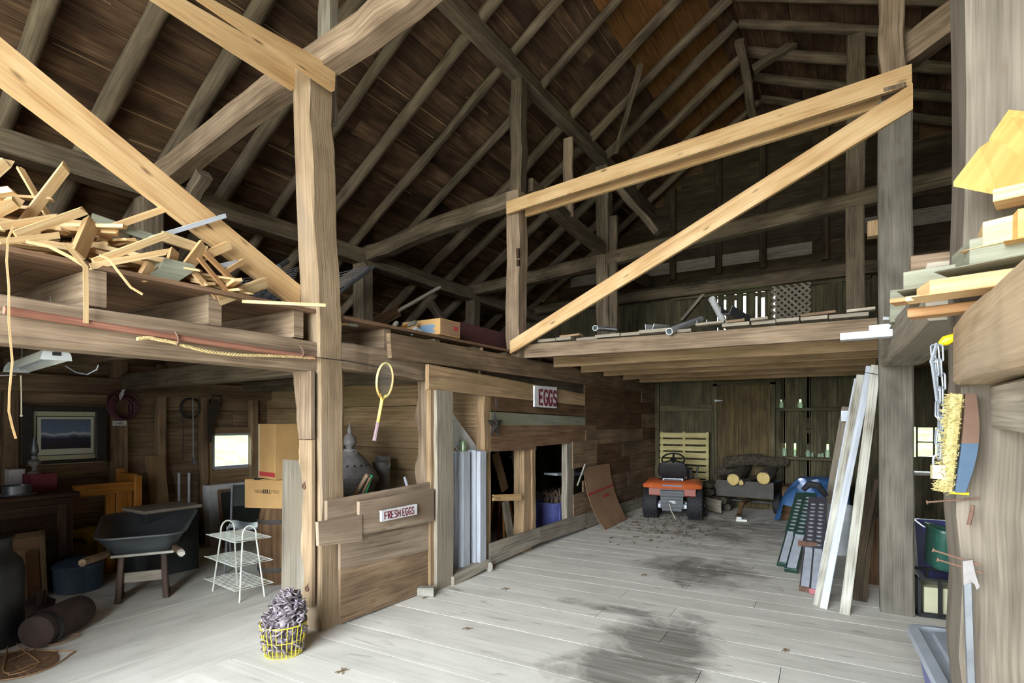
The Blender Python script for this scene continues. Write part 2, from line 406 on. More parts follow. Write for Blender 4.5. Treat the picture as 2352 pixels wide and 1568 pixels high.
def floorm():
    """bare floor boards with dark oil patches soaked in at fixed spots"""
    T = NT('floor_boards'); uv = T.new('ShaderNodeUVMap').outputs[0]
    at = T.new('ShaderNodeAttribute', attribute_name='rnd').outputs['Fac']
    pos = T.new('ShaderNodeNewGeometry').outputs['Position']
    g = T.noise(T.mapping(uv, (1.0, 40, 1)), 1.0, 3, .6)
    g2 = T.noise(T.mapping(uv, (1.6, 4, 1)), 1.0, 3, .3)
    f = T.math('ADD', T.math('MULTIPLY', g, .35), T.math('MULTIPLY', g2, .65))
    col = T.ramp(f, [(.3, lin('#bfbcb3')), (.5, lin('#d5d2c9')), (.68, lin('#e2dfd7'))])
    br = T.math('ADD', T.math('MULTIPLY', at, .12), .94)
    cb = T.new('ShaderNodeCombineColor'); [T.ln(br, cb.inputs[i]) for i in range(3)]
    col = T.mix(1.0, col, cb.outputs[0], 'MULTIPLY')
    sp = T.new('ShaderNodeSeparateXYZ'); T.ln(pos, sp.inputs[0])
    wn = T.noise(pos, 2.6, 5, .8, .65)
    tot = None
    for (x, y, a, b, s) in STAINS:
        dx = T.math('DIVIDE', T.math('SUBTRACT', sp.outputs[0], x), a); dy = T.math('DIVIDE', T.math('SUBTRACT', sp.outputs[1], y), b)
        e = T.math('MULTIPLY', T.math('SUBTRACT', 1.0, T.math('ADD', T.math('MULTIPLY', dx, dx), T.math('MULTIPLY', dy, dy))), s)
        tot = e if tot is None else T.math('MAXIMUM', tot, e)
    k = T.math('ADD', tot, T.math('MULTIPLY', T.math('SUBTRACT', wn, .55), 6.5))
    k = T.math('MULTIPLY', k, .55, True)
    st = T.noise(T.mapping(uv, (1.4, 16, 1)), 1.0, 4, .5)
    k = T.math('MULTIPLY', k, T.math('ADD', .4, T.math('MULTIPLY', st, .75)), True)
    col = T.mix(T.math('MULTIPLY', k, .92), col, lin('#4b443c'))
    sm = T.noise(T.mapping(uv, (2.2, 9, 1)), 1.0, 4, 1.2)
    col = T.mix(T.math('MULTIPLY', T.math('SUBTRACT', sm, .63), 5.0, True), col, lin('#7a7265'))
    T.ln(col, T.b.inputs['Base Color']); T.b.inputs['Roughness'].default_value = .8; T.b.inputs['Specular IOR Level'].default_value = .25
    bp = T.new('ShaderNodeBump'); bp.inputs['Strength'].default_value = .25; bp.inputs['Distance'].default_value = .005
    T.ln(at, bp.inputs['Height'])
    return T.m
_a, _b, _c, _d, _e = PZ(1480, 1500), PZ(1390, 1395), PZ(1600, 1310), PZ(1720, 1225), PZ(1500, 1430)
_f = PZ(1350, 1545); STAINS = [(_a.x+.02, _a.y, .5, .95, 3.2), (_f.x, _f.y, .35, .3, 2.2), (_b.x+.05, _b.y, .5, .13, 2.4), (_c.x, _c.y, .7, .7, 2.2), (_d.x-.1, _d.y+.2, 1.3, 1.6, 1.35)]
M['floor'] = floorm()
def photom():
    """the printed view inside the frame: a dark sky, a snow ridge, dark hills"""
    T = NT('landscape_print'); tc = T.new('ShaderNodeTexCoord').outputs['Generated']
    sp = T.new('ShaderNodeSeparateXYZ'); T.ln(tc, sp.inputs[0])
    n = T.noise(T.mapping(tc, (0, 3.2, .6)), 1.0, 3)
    h = T.math('ADD', sp.outputs[2], T.math('MULTIPLY', T.math('SUBTRACT', n, .5), .3))
    c = T.ramp(h, [(.0, lin('#23222b')), (.36, lin('#2b2f45')), (.44, lin('#6c7a90')), (.5, lin('#c4cdd3')), (.56, lin('#6b7f9a')), (1.0, lin('#5a6c86'))])
    T.ln(c, T.b.inputs['Base Color']); T.b.inputs['Roughness'].default_value = .3; return T.m
M['print'] = photom()
def grassm():
    T = NT('hillside_grass'); pos = T.new('ShaderNodeNewGeometry').outputs['Position']
    a = T.noise(pos, 1.2, 6, .5, .7); b = T.noise(pos, .25, 3)
    f = T.math('ADD', T.math('MULTIPLY', a, .6), T.math('MULTIPLY', b, .4))
    T.ln(T.ramp(f, [(.35, lin('#3f5a26')), (.5, lin('#5d8038')), (.65, lin('#86a35a'))]), T.b.inputs['Base Color'])
    T.b.inputs['Roughness'].default_value = .9; return T.m
M['grass'] = grassm()
def hillm():
    T = NT('hill_foliage'); pos = T.new('ShaderNodeNewGeometry').outputs['Position']
    a = T.noise(pos, 2.2, 6, .8, .75); b = T.noise(pos, .5, 3)
    f = T.math('ADD', T.math('MULTIPLY', a, .65), T.math('MULTIPLY', b, .35))
    T.ln(T.ramp(f, [(.35, lin('#22300f')), (.5, lin('#3a4f1f')), (.62, lin('#5c7040'))]), T.b.inputs['Base Color'])
    T.b.inputs['Roughness'].default_value = .9; T.b.inputs['Specular IOR Level'].default_value = .1; return T.m
M['hill'] = hillm()
# ================================================================== the barn frame
XL, XO, YB, XR = -3.3, -6.85, 10.35, 5.0
YF = -2.6
def zl(x): return 3.9+.68*(x+5.7)
def zrr(x): return 6.86-.43*(x+1.35)
RIDGE = -1.35
def strips(a, b, wmin, wmax):
    out = []; x = a
    while x < b-1e-6:
        w = RN.uniform(wmin, wmax)
        if b-(x+w) < wmin*.6: w = b-x
        out.append((x, min(x+w, b))); x += w
    return out
def cut(u0, u1, lo, hi, holes):
    seg = [(u0, u1)]
    for (a, b, c, d) in holes:
        if d <= lo+.01 or c >= hi-.01: continue
        seg = [s for q in seg for s in ((q[0], min(q[1], a)), (max(q[0], b), q[1])) if s[1]-s[0] > .02]
    return seg
def hboards(mb, fixed, axis, u0, u1, z0, z1, wmin, wmax, th, holes=(), gap=.004, breaks=2.6):
    """horizontal boards on a wall; axis 'y' means the wall runs along Y at x = fixed"""
    cuts = sorted({z0, z1} | {h[2] for h in holes} | {h[3] for h in holes}); cuts = [c for c in cuts if z0 <= c <= z1]
    for a, b in zip(cuts, cuts[1:]):
        for lo, hi in strips(a, b, wmin, wmax):
            for s0, s1 in cut(u0, u1, lo, hi, holes):
                p = s0
                while p < s1-1e-4:
                    q = min(s1, p+RN.uniform(.7, 1.4)*breaks)
                    if s1-q < .4: q = s1
                    j = RN.uniform(0, .008); k = RN.uniform(-.002, .002)
                    if axis == 'y': mb.box(fixed+j, fixed+j+th, p+.002, q-.002, lo+gap/2+k, hi-gap/2+k)
                    else: mb.box(p+.002, q-.002, fixed+j, fixed+j+th, lo+gap/2+k, hi-gap/2+k)
                    p = q

# ---------------- floors
mb = MB()
ang = math.radians(2.2); c_, s_ = math.cos(ang), math.sin(ang)
y = -3.0
while y < 10.6:
    w = RN.uniform(.19, .3); x = -3.36
    while x < .62:
        L = RN.uniform(1.6, 3.6); x1 = min(x+L, .62)
        if .62-x1 < .5: x1 = .62
        dz = RN.uniform(-.0008, .0)
        p0 = V((x+.002, y+w/2+(x+1.4)*s_, -.02+dz)); p1 = V((x1-.002, y+w/2+(x1+1.4)*s_, -.02+dz))
        mb.beam(p0, p1, w-.0045, .04, (0, 0, 1)); x = x1
    y += w
mb.build('floor', M['floor'], kind='structure')
mb = MB(); x = -3.36
while x > XO-.2:
    w = RN.uniform(.2, .32); y = YF-.2
    while y < YB:
        y1 = min(y+RN.uniform(2.5, 4.5), YB)
        mb.box(x-w+.001, x-.001, y, y1-.002, -.042, -.001-RN.uniform(0, .001)); y = y1
    x -= w
for x0, x1 in strips(.64, XR, .22, .34):
    mb.box(x0+.002, x1-.003, YF-.2, YB, -.1, -.05)
mb.build('floor_side_rooms', M['floor'], kind='structure')
mb = MB(); mb.box(-7.3, 5.4, -3.2, 10.8, -.3, -.11); mb.build('floor_base', M['dkb'], kind='structure')

# ---------------- left outer wall, back wall, front wall, right wall
WIN = [PX(484, 996, XO), PX(576, 1072, XO)]; wy0, wy1 = WIN[0].y, WIN[1].y; wz1, wz0 = PX(530, 996, XO).z, PX(530, 1074, XO).z
mb = MB(); hboards(mb, XO-.03, 'y', YF, YB, 0, 3.2, .2, .3, .025, [(wy0, wy1, wz0, wz1)])
mb.build('wall_left', M['outb'], kind='structure')
mb = MB()
for a, b in cut(-.6, YB+.1, 0, 3.2, []): pass
mb.box(XO-.075, XO-.06, YF-.1, wy0, -.05, 3.25); mb.box(XO-.075, XO-.06, wy1, YB+.1, -.05, 3.25); mb.box(XO-.075, XO-.06, wy0, wy1, -.05, wz0); mb.box(XO-.075, XO-.06, wy0, wy1, wz1, 3.25)
mb.build('wall_left_sheathing', M['dkb'], kind='structure')
RW0, RW1 = PY(2106, 980, YB), PY(2106, 1049, YB); rwx0, rwx1 = RW0.x, RW0.x+.62; rwz1, rwz0 = RW0.z, RW1.z
mb = MB()
slit = sorted([PY(u, 705, YB).x for u in (1648, 1665, 1689, 1710, 1737, 1752, 1778)])
jar_x = [PY(u, 1030, YB).x for u in (1802, 1826, 1856, 1901)]+[PY(u, 925, YB).x for u in (1795, 1838)]
def vtier(z0, z1, forced, holes, lits={}):
    edges = [-6.9]; F = sorted(forced)
    while edges[-1] < XR:
        n = edges[-1]+RN.uniform(.15, .25)
        nxt = [f for f, g in F if edges[-1]+.03 < f < n+.06]
        edges.append(nxt[0] if nxt else n)
    gaps = dict(F)
    for a, b in zip(edges, edges[1:]):
        ga, gb = gaps.get(a, .0015), gaps.get(b, .0015); j = RN.uniform(0, .012)
        segs = [(z0, z1)]
        for h in holes:
            if h[1] > a+.01 and h[0] < b-.01: segs = [s for q in segs for s in ((q[0], h[2]), (h[3], q[1])) if s[1]-s[0] > .03]
        for s in segs: mb.box(a+ga/2, b-gb/2, YB+j, YB+j+.025, s[0], s[1])
        if a not in gaps: mb.box(a-.035, a+.035, YB+.04, YB+.06, z0, z1) if not any(h[0] < a < h[1] for h in holes) else None
        else:
            p = z0
            for (g0, g1) in sorted(lits.get(a, []))+[(z1, z1)]:
                if g0-p > .01: mb.box(a-.05, a+.05, YB+.04, YB+.06, p, g0)
                p = g1
_lz = lambda v: PY(1820, v, YB).z
vtier(-.12, 2.3, [(x, .032) for x in jar_x]+[(PY(1861, 980, YB).x, .012)], [(rwx0, rwx1, rwz0, rwz1)],
      {**{x: [(_lz(1043), _lz(1018))] for x in jar_x[:4]}, **{x: [(_lz(936), _lz(917))] for x in jar_x[4:]}, PY(1861, 980, YB).x: [(_lz(995), _lz(985)), (_lz(983), _lz(968)), (_lz(966), _lz(960))]})
vtier(2.3, 3.72, [(x, g) for x, g in zip(slit, (.012, .035, .03, .045, .03, .055, .03))], [], {x: [(2.5, 3.68-.03*(i % 3))] for i, x in enumerate(slit)})
vtier(3.72, 4.02, [], [])
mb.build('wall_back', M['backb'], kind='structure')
mb = MB()
for lo, hi in strips(4.02, 6.95, .18, .28):
    zc = hi
    xa = max(XO, (zc-3.95)/.68-5.7) if zc > zl(XO) else XO
    xb = min(XR, RIDGE+(6.9-zc)/.43)
    if xb-xa < .2: continue
    p = xa
    while p < xb-.01:
        q = min(xb, p+RN.uniform(1.2, 2.8)); q = xb if xb-q < .4 else q
        j = RN.uniform(0, .01); mb.cur = 1 if (4.2 < lo < 4.5 and RN.random() < .35) else 0
        mb.box(p, q-.003, YB+j, YB+j+.025, lo+.001, hi-.001); p = q
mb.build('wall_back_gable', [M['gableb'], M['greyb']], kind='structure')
mb = MB(); mb.prism([(XO-.1, 4.0), (XR+.2, 4.0), (XR+.2, zrr(XR+.2)+.2), (RIDGE, 7.05), (XO+.05, 4.0)], (0, YB+.09, 0), (1, 0, 0), (0, 0, 1), -.02); mb.prism([(XO-.3, 2.9), (XO+.3, 2.9), (XO+.3, 4.0), (-5.2, 4.4), (XO-.3, 3.1)], (0, YB+.09, 0), (1, 0, 0), (0, 0, 1), -.02)
mb.build('wall_back_sheathing', M['dkb'], kind='structure')
mb = MB()
for z0, z1 in strips(0, 6.9, .24, .3):
    for a, b in cut(XO, XR, z0, z1, [(-3.62, .55, 0, 4.4)]):
        aa = max(a, (z1-3.95)/.68-5.7) if z1 > zl(XO) else a; bb = min(b, RIDGE+(6.9-z1)/.43)
        if bb-aa > .05: mb.box(aa, bb, YF-.03, YF, z0, z1)
for a in ((XO-.1, -3.62, 0, 7), (.55, XR+.1, 0, 7), (-3.62, .55, 4.4, 7)):
    mb.prism([(a[0], a[2]), (a[1], a[2]), (a[1], min(a[3], zl(a[1])+.15 if a[1] < RIDGE else zrr(a[1])+.15)), (min(max(RIDGE, a[0]), a[1]), min(a[3], 7.0) if a[0] < RIDGE < a[1] else min(zl(min(max(RIDGE, a[0]), a[1])) if a[1] < RIDGE else zrr(a[0]), 7)), (a[0], min(a[3], zl(a[0])+.15 if a[0] < RIDGE else zrr(a[0])+.15))], (0, YF-.05, 0), (1, 0, 0), (0, 0, 1), .01)
mb.build('wall_front', M['wallb'], kind='structure')
mb = MB(); hboards(mb, XR, 'y', YF, YB, 0, 4.2, .22, .3, .025); mb.box(XR+.03, XR+.05, YF-.1, YB+.1, -.1, 4.3); mb.build('wall_right', M['outb'], kind='structure')

# ---------------- roof: boards under an outer skin
def roof_boards(mb, xa, xb, zf, off, ya, yb, pick=None):
    n = V((zf(0)-zf(1), 0, 1)).normalized(); sl = V((1, 0, zf(1)-zf(0))); L = sl.length
    for a, b in strips(xa, xb, .15, .23):
        y = ya
        while y < yb:
            y1 = min(y+RN.uniform(2.2, 4.5), yb); y1 = yb if yb-y1 < .5 else y1
            o = n*(off+RN.uniform(0, .006))
            mb.cur = pick((a+b)/2, (y+y1)/2) if pick else 0
            mb.beam(V(((a+b)/2, y+.002, zf((a+b)/2)))+o, V(((a+b)/2, y1-.002, zf((a+b)/2)))+o, (b-a)*L-.004, .024, n); y = y1
mb = MB(); roof_boards(mb, -7.15, RIDGE, zl, .1, YF-.1, YB+.1, lambda x, y: 1 if -2.41 < x < -1.6 and y > 5.2 else 0)
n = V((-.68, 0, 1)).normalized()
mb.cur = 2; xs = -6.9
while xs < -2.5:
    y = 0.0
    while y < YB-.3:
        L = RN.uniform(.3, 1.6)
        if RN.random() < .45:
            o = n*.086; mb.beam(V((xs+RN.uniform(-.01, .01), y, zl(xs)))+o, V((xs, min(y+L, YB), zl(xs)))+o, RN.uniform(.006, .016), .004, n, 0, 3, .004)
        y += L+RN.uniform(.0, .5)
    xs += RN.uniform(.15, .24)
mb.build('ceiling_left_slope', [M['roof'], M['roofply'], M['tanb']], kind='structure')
mb = MB(); roof_boards(mb, RIDGE, 5.3, zrr, .1, YF-.1, YB+.1); mb.build('ceiling_right_slope', M['roof'], kind='structure')
mb = MB(); mb.plate([(-7.2, YF-.2, zl(-7.2)+.17), (RIDGE, YF-.2, zl(RIDGE)+.17), (RIDGE, YB+.2, zl(RIDGE)+.17), (-7.2, YB+.2, zl(-7.2)+.17)], .02)
mb.plate([(RIDGE, YF-.2, zrr(RIDGE)+.16), (5.4, YF-.2, zrr(5.4)+.16), (5.4, YB+.2, zrr(5.4)+.16), (RIDGE, YB+.2, zrr(RIDGE)+.16)], .02)
mb.build('ceiling_outer_skin', M['dkb'], kind='structure')

# ---------------- helper for single timbers
def timber(name, p0, p1, w, h, mat, label, cat, group=None, up=None, cham=.012, seg=8, wob=.02, rough=.012, roll=0.0, taper=1.0):
    mb = MB(); mb.beam(p0, p1, w, h, up, cham, seg, wob, rough, taper, roll)
    return mb.build(name, M[mat], None, label, cat, group)
ORD = ['first', 'second', 'third', 'fourth', 'fifth', 'sixth', 'seventh', 'eighth', 'ninth', 'tenth', 'eleventh', 'twelfth', 'thirteenth', 'fourteenth', 'fifteenth', 'sixteenth', 'seventeenth', 'eighteenth']
def ordinal(i): return ORD[i]

# ---------------- rafters
RY = [.4, 1.0, 1.62, 2.22, 2.82, 3.45, 4.01, 4.66, 5.28, 5.95, 6.75, 7.4, 8.0, 8.7, 9.4, 10.1]
for i, y in enumerate(RY):
    j = RN.uniform(-.05, .05); r = RN.uniform(.06, .085); n = 7 if i in (4, 8) else 9
    mb = MB(); mb.log((-7.0, y+j, zl(-7.0)), (RIDGE-.02, y-j*.5, zl(RIDGE-.02)), r, r*.85, n, 12, .06, .02)
    mb.build('rafter', M['log'], None, 'round log rafter on the left roof slope, %s one back from the front gable' % ordinal(i), 'rafter', 'log rafters of the left slope', smooth=True, angle=55)
for i, y in enumerate(RY):
    mb = MB(); mb.log((RIDGE+.02, y, zrr(RIDGE)), (5.1, y, zrr(5.1)), RN.uniform(.06, .08), .07, 9, 9, .05, .02)
    mb.build('rafter', M['log'], None, 'log rafter of the right roof slope, %s one back from the front gable' % ordinal(i), 'rafter', 'log rafters of the right slope', smooth=True, angle=55)

# ---------------- posts
timber('main_post', (-3.335, 2.765, 0), (-3.375, 2.735, 4.05), .19, .215, 'post', 'pale hewn main post between the dim left room and the aisle, nearest tall post', 'post', up=(0, 1, 0), seg=22, wob=.03, rough=.018)
timber('upper_post', (-3.4, 2.86, 3.75), (-3.4, 2.86, 5.42), .12, .1, 'greyb', 'grey weathered upper post standing above the nearest tie beam', 'post', up=(0, 1, 0))
timber('main_post', (-3.3, 5.45, 2.2), (-3.3, 5.45, 4.1), .17, .2, 'hewn', 'hewn post with mortise slots where the two new braces meet', 'post', up=(0, 1, 0), seg=14, wob=.03)
mb = MB()
for (u, v0, v1, w) in ((1189, 570, 592, .03), (1189, 596, 610, .03)):
    a, b = PY(u, v0, 5.34), PY(u, v1, 5.34); mb.box(a.x-w/2, a.x+w/2, 5.335, 5.36, b.z, a.z)
mb.build('mortise_slot', M['dark_wood'], bpy.data.objects['main_post.001'], 'dark empty mortise slots')
timber('queen_post', (-3.3, 5.5, 4.1), (-3.3, 5.5, 5.4), .15, .15, 'dark_hewn', 'grey upright under the purlin, above the new sloping header', 'post', up=(0, 1, 0))
timber('loft_post', (-3.3, 8.05, 2.3), (-3.3, 8.05, 5.4), .2, .2, 'dark_hewn', 'dark upright halfway back, left of the white pipes on the loft', 'post', up=(0, 1, 0), seg=14)
timber('short_post', PX(1305, 500, -3.28), PX(1305, 318, -3.28), .14, .05, 'hewn', 'short plank upright under the purlin behind the sloping header', 'post', up=(0, 1, 0), wob=.01)
timber('short_post', (-3.12, 8.0, 2.4), (-3.12, 8.0, 4.6), .12, .08, 'dark_hewn', 'sistered plank on the dark upright halfway back', 'post', up=(0, 1, 0), wob=.01)
timber('right_post', (.275, 5.35, 0), (.262, 5.36, 4.02), .225, .2, 'greypost', 'square weathered post on the right side of the aisle behind the leaning white boards', 'post', up=(0, 1, 0), seg=14, wob=.012, rough=.006)
timber('upper_post', (.26, 5.38, 4.1), PY(2046, -40, 5.38), .17, .17, 'hewn', 'leaning upper post standing above the right end of the new braces', 'post', up=(0, 1, 0))
timber('right_post', (.0, 8.05, 2.35), (.0, 8.05, 6.2), .2, .2, 'dark_hewn', 'dark upright at the far right of the loft, right of the lattice panel', 'post', up=(0, 1, 0))
# near right post with its hewn face
timber('right_post', (.47, 2.53, 0), (.45, 2.53, 5.2), .32, .34, 'nearpost', 'big pale post at the right edge, closest post of all', 'post', up=(0, 1, 0), seg=22, wob=.03, rough=.02)
for i, y in enumerate((2.72, 5.45, 8.05)):
    timber('plate_post', (-5.78, y, 2.3), (-5.78, y, 3.7), .19, .2, 'dark_hewn', ('dark post under the left plate by the scrap pile', 'dark post under the left plate behind the main post', 'dark post under the left plate, above the maroon board')[i], 'post', up=(0, 1, 0))

# ---------------- ties, plates, purlins
for nm, pts, lab in (
    ('tie_beam', (PY(380, 398, 2.72), PY(1010, -55, 2.72)), 'pale hewn tie beam crossing the top of the nearest post'),
    ('tie_beam', (PY(826, 590, 5.52), PY(1200, 450, 5.52)), 'grey tie beam rising to the post where the new braces meet'),
    ('tie_beam', (PY(1075, 672, 8.05), PY(2185, 412, 8.05)), 'long tie beam crossing the barn above the loft with the pipes'),
    ('tie_beam', (V((-5.9, 10.22, 3.84)), V((4.9, 10.22, 3.88))), 'dark tie beam along the foot of the back gable')):
    timber(nm, pts[0], pts[1], .2, .2, 'hewn' if pts[0].y < 3 else 'log', lab, 'beam', seg=14, wob=.03, rough=.022, cham=.03)
timber('tie_beam', PY(2040, 150, 5.5), PY(2560, -205, 5.5), .2, .22, 'hewn', 'grey beam rising right from the top of the right aisle post', 'beam', seg=8, wob=.03, rough=.02)
timber('plate', (-5.78, YF, 3.72), (-5.78, YB, 3.72), .2, .2, 'dark_hewn', 'long dark plate carrying the lower ends of the left rafters', 'beam', seg=20, wob=.06)
timber('purlin', (-3.3, YF, 5.47), (-3.3, YB, 5.47), .17, .16, 'dark_hewn', 'long purlin running under the middle of the left rafters', 'beam', seg=20, wob=.05)
timber('purlin', (1.9, YF, 5.3), (1.9, YB, 5.3), .17, .16, 'dark_hewn', 'long purlin under the right rafters, mostly behind the near post', 'beam', seg=20, wob=.05)
timber('girt', PX(1208, 428, -3.3), PX(1402, 590, -3.3), .16, .16, 'log', 'short beam running back from the braced post to the next upright', 'beam', seg=8, wob=.03)
timber('girt', (-3.3, 8.1, 4.05), (-3.3, YB, 4.1), .16, .16, 'log', 'beam running from the far upright to the back gable', 'beam')
for i, (a, b, lab) in enumerate(((PY(432, 470, 2.75), PY(470, 400, 2.75), 'short dark brace under the left end of the nearest tie beam'),
    (PX(985, 690, -5.7), PX(1045, 775, -5.7), 'thin dark brace under the left plate by the loft box'),
    (PY(1420, 430, 8.0), PY(1510, 535, 8.0), 'thin brace below the long tie beam, right of the far upright'),
    (PX(1700, 95, RIDGE), PX(1740, 320, RIDGE), 'dark ridge strut under the peak of the roof'),
    (PY(1985, 268, 8.1), PY(1958, 470, 8.1), 'plank brace behind the right aisle post'),
    (PX(838, 612, -5.2), PX(660, 730, -5.6), 'dark stick leaning under the left plate'),
    (PX(1470, 150, -2.3), PX(1415, 350, -3.0), 'thin crooked strut propping a left rafter'),
    (PY(1855, 80, 8.6), PY(1730, 160, 8.6), 'thin pole crossing behind the peak of the roof'))):
    timber('brace', a, b, .12 if i != 6 else .07, .1 if i != 6 else .06, 'dark_hewn' if i != 4 else 'greyb', lab, 'brace', wob=.02)
for i, u in enumerate((1545, 1650, 1752, 1895)):
    p = PY(u, 560, 10.28); x = p.x
    timber('gable_stud', (x, 10.29, 4.1), (x, 10.29, min(zl(x), zrr(x))-.05), .11, .07, 'gableb', 'dark upright stud on the back gable, %s from the left' % ordinal(i), 'stud', 'studs on the back gable', up=(0, 1, 0), wob=0, rough=.003, seg=2)

# ---------------- new lumber braces
def lumber(name, p0, p1, w, h, up, label, mat='new'):
    mb = MB(); mb.beam(p0, p1, w, h, up, .004, 10, .006, 0); return mb.build(name, M[mat], None, label, 'board', 'new lumber braces')
def ypl(name, y, px4, th, label, mat='new'):
    """a straight plank on the plane Y = y, given by its long edges (top-left, top-right, bottom-right, bottom-left)"""
    q = [PY(u, v, y) for u, v in px4]; mb = MB(); n = 9; rings = []
    for k in range(n):
        f = k/(n-1); a = q[0].lerp(q[1], f); b = q[3].lerp(q[2], f); rings.append([b, b+V((0, th, 0)), a+V((0, th, 0)), a])
    mb.loft(rings); return mb.build(name, M[mat], None, label, 'board', 'new lumber braces')
ypl('header_board', 5.29, [(1163, 463), (2094, 146), (2095, 193), (1163, 491)], .04, 'new pine header sloping up from the middle post to the right post, near ply')
ypl('header_board', 5.52, [(1205, 448), (2068, 168), (2068, 232), (1205, 497)], .04, 'new pine header behind its twin, only its lower strip showing')
ypl('brace_board', 5.24, [(1171, 783), (2097, 190), (2097, 250), (1171, 812)], .04, 'long new pine brace running diagonally from the loft up to the right post')
def xpl(name, x, px4, th, label, mat='new', cat='board', group='new lumber braces', n=9):
    q = [PX(u, v, x) for u, v in px4]; mb = MB(); rings = []
    for k in range(n):
        f = k/(n-1); a = q[0].lerp(q[1], f); b = q[3].lerp(q[2], f); rings.append([b, b+V((-th, 0, 0)), a+V((-th, 0, 0)), a])
    mb.loft(rings); return mb.build(name, M[mat], None, label, cat, group)
o = xpl('header_board', -3.2, [(440, -28), (771, 155), (769, 208), (335, -90)], .04, 'new pine board nailed to the top of the nearest post, upper of two')
mb = MB()
for u, v in ((742, 145), (760, 156), (744, 178), (760, 190)):
    p = PX(u, v, -3.2); mb.lathe([(.004, 0), (.004, .004)], 8, Matrix.Translation(p) @ Matrix.Rotation(PI/2, 4, 'Y'))
mb.build('screw_head', M['galv'], o)
xpl('header_board', -3.46, [(350, -45), (688, 152), (676, 205), (290, -45)], .04, 'new pine board on the far face of the nearest post, lower of two')
xpl('brace_board', -3.44, [(-60, 35), (690, 655), (690, 715), (-60, 145)], .04, 'wide new pine brace running down behind the scrap pile to the nearest post')

# ---------------- left loft: girts, joists, deck
timber('loft_girt', (-3.37, YF, 1.975), (-3.37, 2.66, 1.97), .2, .215, 'hewn', 'pale hewn beam with the hanging rope, across the top of the left opening', 'beam', seg=14, wob=.02, rough=.012)
timber('loft_girt', (-3.35, 2.86, 1.99), (-3.35, 4.0, 1.975), .18, .21, 'hewn', 'hewn beam above the half wall, right of the nearest post', 'beam', seg=8)
timber('loft_girt', (-3.4, 4.0, 1.97), (-3.4, YB, 1.97), .16, .2, 'dark_hewn', 'beam hidden behind the long board above the egg wall', 'beam', seg=8)
q0, q1, q2, q3 = PX(896, 763, -3.2), PX(1514, 882, -3.2), PX(1514, 910, -3.2), PX(900, 822, -3.2)
xpl('fascia_board', -3.19, [(896, 764), (1520, 883), (1520, 906), (900, 822)], .045, 'long dark board along the loft edge above the egg sign', 'wallb', 'board', None, 14)
for i, y in enumerate((.68, 1.31, 1.94, 2.52, 3.42, 4.05, 4.7, 5.3, 6.0, 6.7, 7.4, 8.1, 8.8, 9.5)):
    timber('loft_joist', (-3.3+RN.uniform(-.03, .02), y, 2.175), (XO+.05, y, 2.175), .075, .185, 'hewn', 'joist under the left loft deck, %s back from the front' % ordinal(i), 'joist', 'joists of the left loft', cham=.004, wob=.008, rough=.006, seg=6)
mb = MB()
for x1, x0 in [(-a, -b) for a, b in strips(3.27, 6.85, .18, .3)]:
    y = YF
    while y < YB:
        y1 = min(y+RN.uniform(2.5, 4), YB)
        if not (x1 > -3.6 and False): mb.box(x0+.002, x1-.002, y, y1-.004, 2.27, 2.295)
        y = y1
mb.build('floor_left_loft', M['redb'], kind='structure')
timber('cross_girt', (XO+.05, 3.0, 1.93), (-3.45, 2.8, 1.95), .16, .17, 'dark_hewn', 'big cross beam under the left loft, meeting the post with the coiled cable', 'beam', wob=.02)
timber('cross_girt', (XO+.05, 4.35, 1.95), (-3.45, 4.3, 1.97), .1, .14, 'dark_hewn', 'smaller cross beam under the left loft above the small window', 'beam', wob=.02)
timber('wall_girt', (XO+.06, YF, 1.87), (XO+.06, 5.4, 1.87), .1, .19, 'outb', 'long girt along the top of the left room wall', 'beam', wob=.01, seg=6)
for i, (u, w) in enumerate(((25, .12), (272, .17), (370, .1), (468, .1), (583, .1))):
    p = PX(u, 1000, XO+.06); timber('wall_stud', (XO+.05, p.y, 0), (XO+.05, p.y, 2.15), w, .09, 'outb', ('upright on the left room wall at the left edge of the photo', 'wide post on the left room wall right of the framed print', 'upright on the left room wall behind the leaning plank', 'upright on the left room wall left of the small window', 'upright on the left room wall right of the small window')[i], 'stud', 'uprights on the left room wall', up=(1, 0, 0), wob=.004, rough=.004)
# room end wall (behind the stove)
mb = MB(); hboards(mb, 4.72, 'x', XO, -3.3, 0, 2.2, .2, .27, .025, breaks=4)
mb.build('wall_room_end', M['tanb'], kind='structure')
mb = MB(); hboards(mb, 4.76, 'x', XO, -3.3, 2.2, 2.27, .2, .27, .025, breaks=4); mb.build('trim_1', M['tanb'], kind='structure')

# ---------------- egg wall along the aisle
XA = -3.2
def xq(mb, x, pts, th=.025):
    q = [PX(u, v, x) for u, v in pts]
    return mb.loft([[q[0], q[3], q[3]+V((-th, 0, 0)), q[0]+V((-th, 0, 0))], [q[1], q[2], q[2]+V((-th, 0, 0)), q[1]+V((-th, 0, 0))]])
eg = MB()
eg.cur = 1; xq(eg, XA+.012, [(985, 836), (1344, 905), (1344, 932), (985, 894)], .04)              # wide header plank
eg.cur = 2; xq(eg, XA, [(1128, 908), (1344, 934), (1344, 958), (1128, 945)])
eg.cur = 3; xq(eg, XA, [(1128, 943), (1344, 957), (1344, 978), (1128, 976)])
eg.cur = 4; xq(eg, XA+.004, [(1128, 976), (1370, 976), (1370, 998), (1128, 1007)])
eg.cur = 4; xq(eg, XA, [(1128, 1007), (1370, 998), (1370, 1012), (1128, 1034)])
eg.cur = 4; xq(eg, XA+.002, [(1128, 1030), (1232, 1022), (1232, 1032), (1128, 1037)])
eg.cur = 0
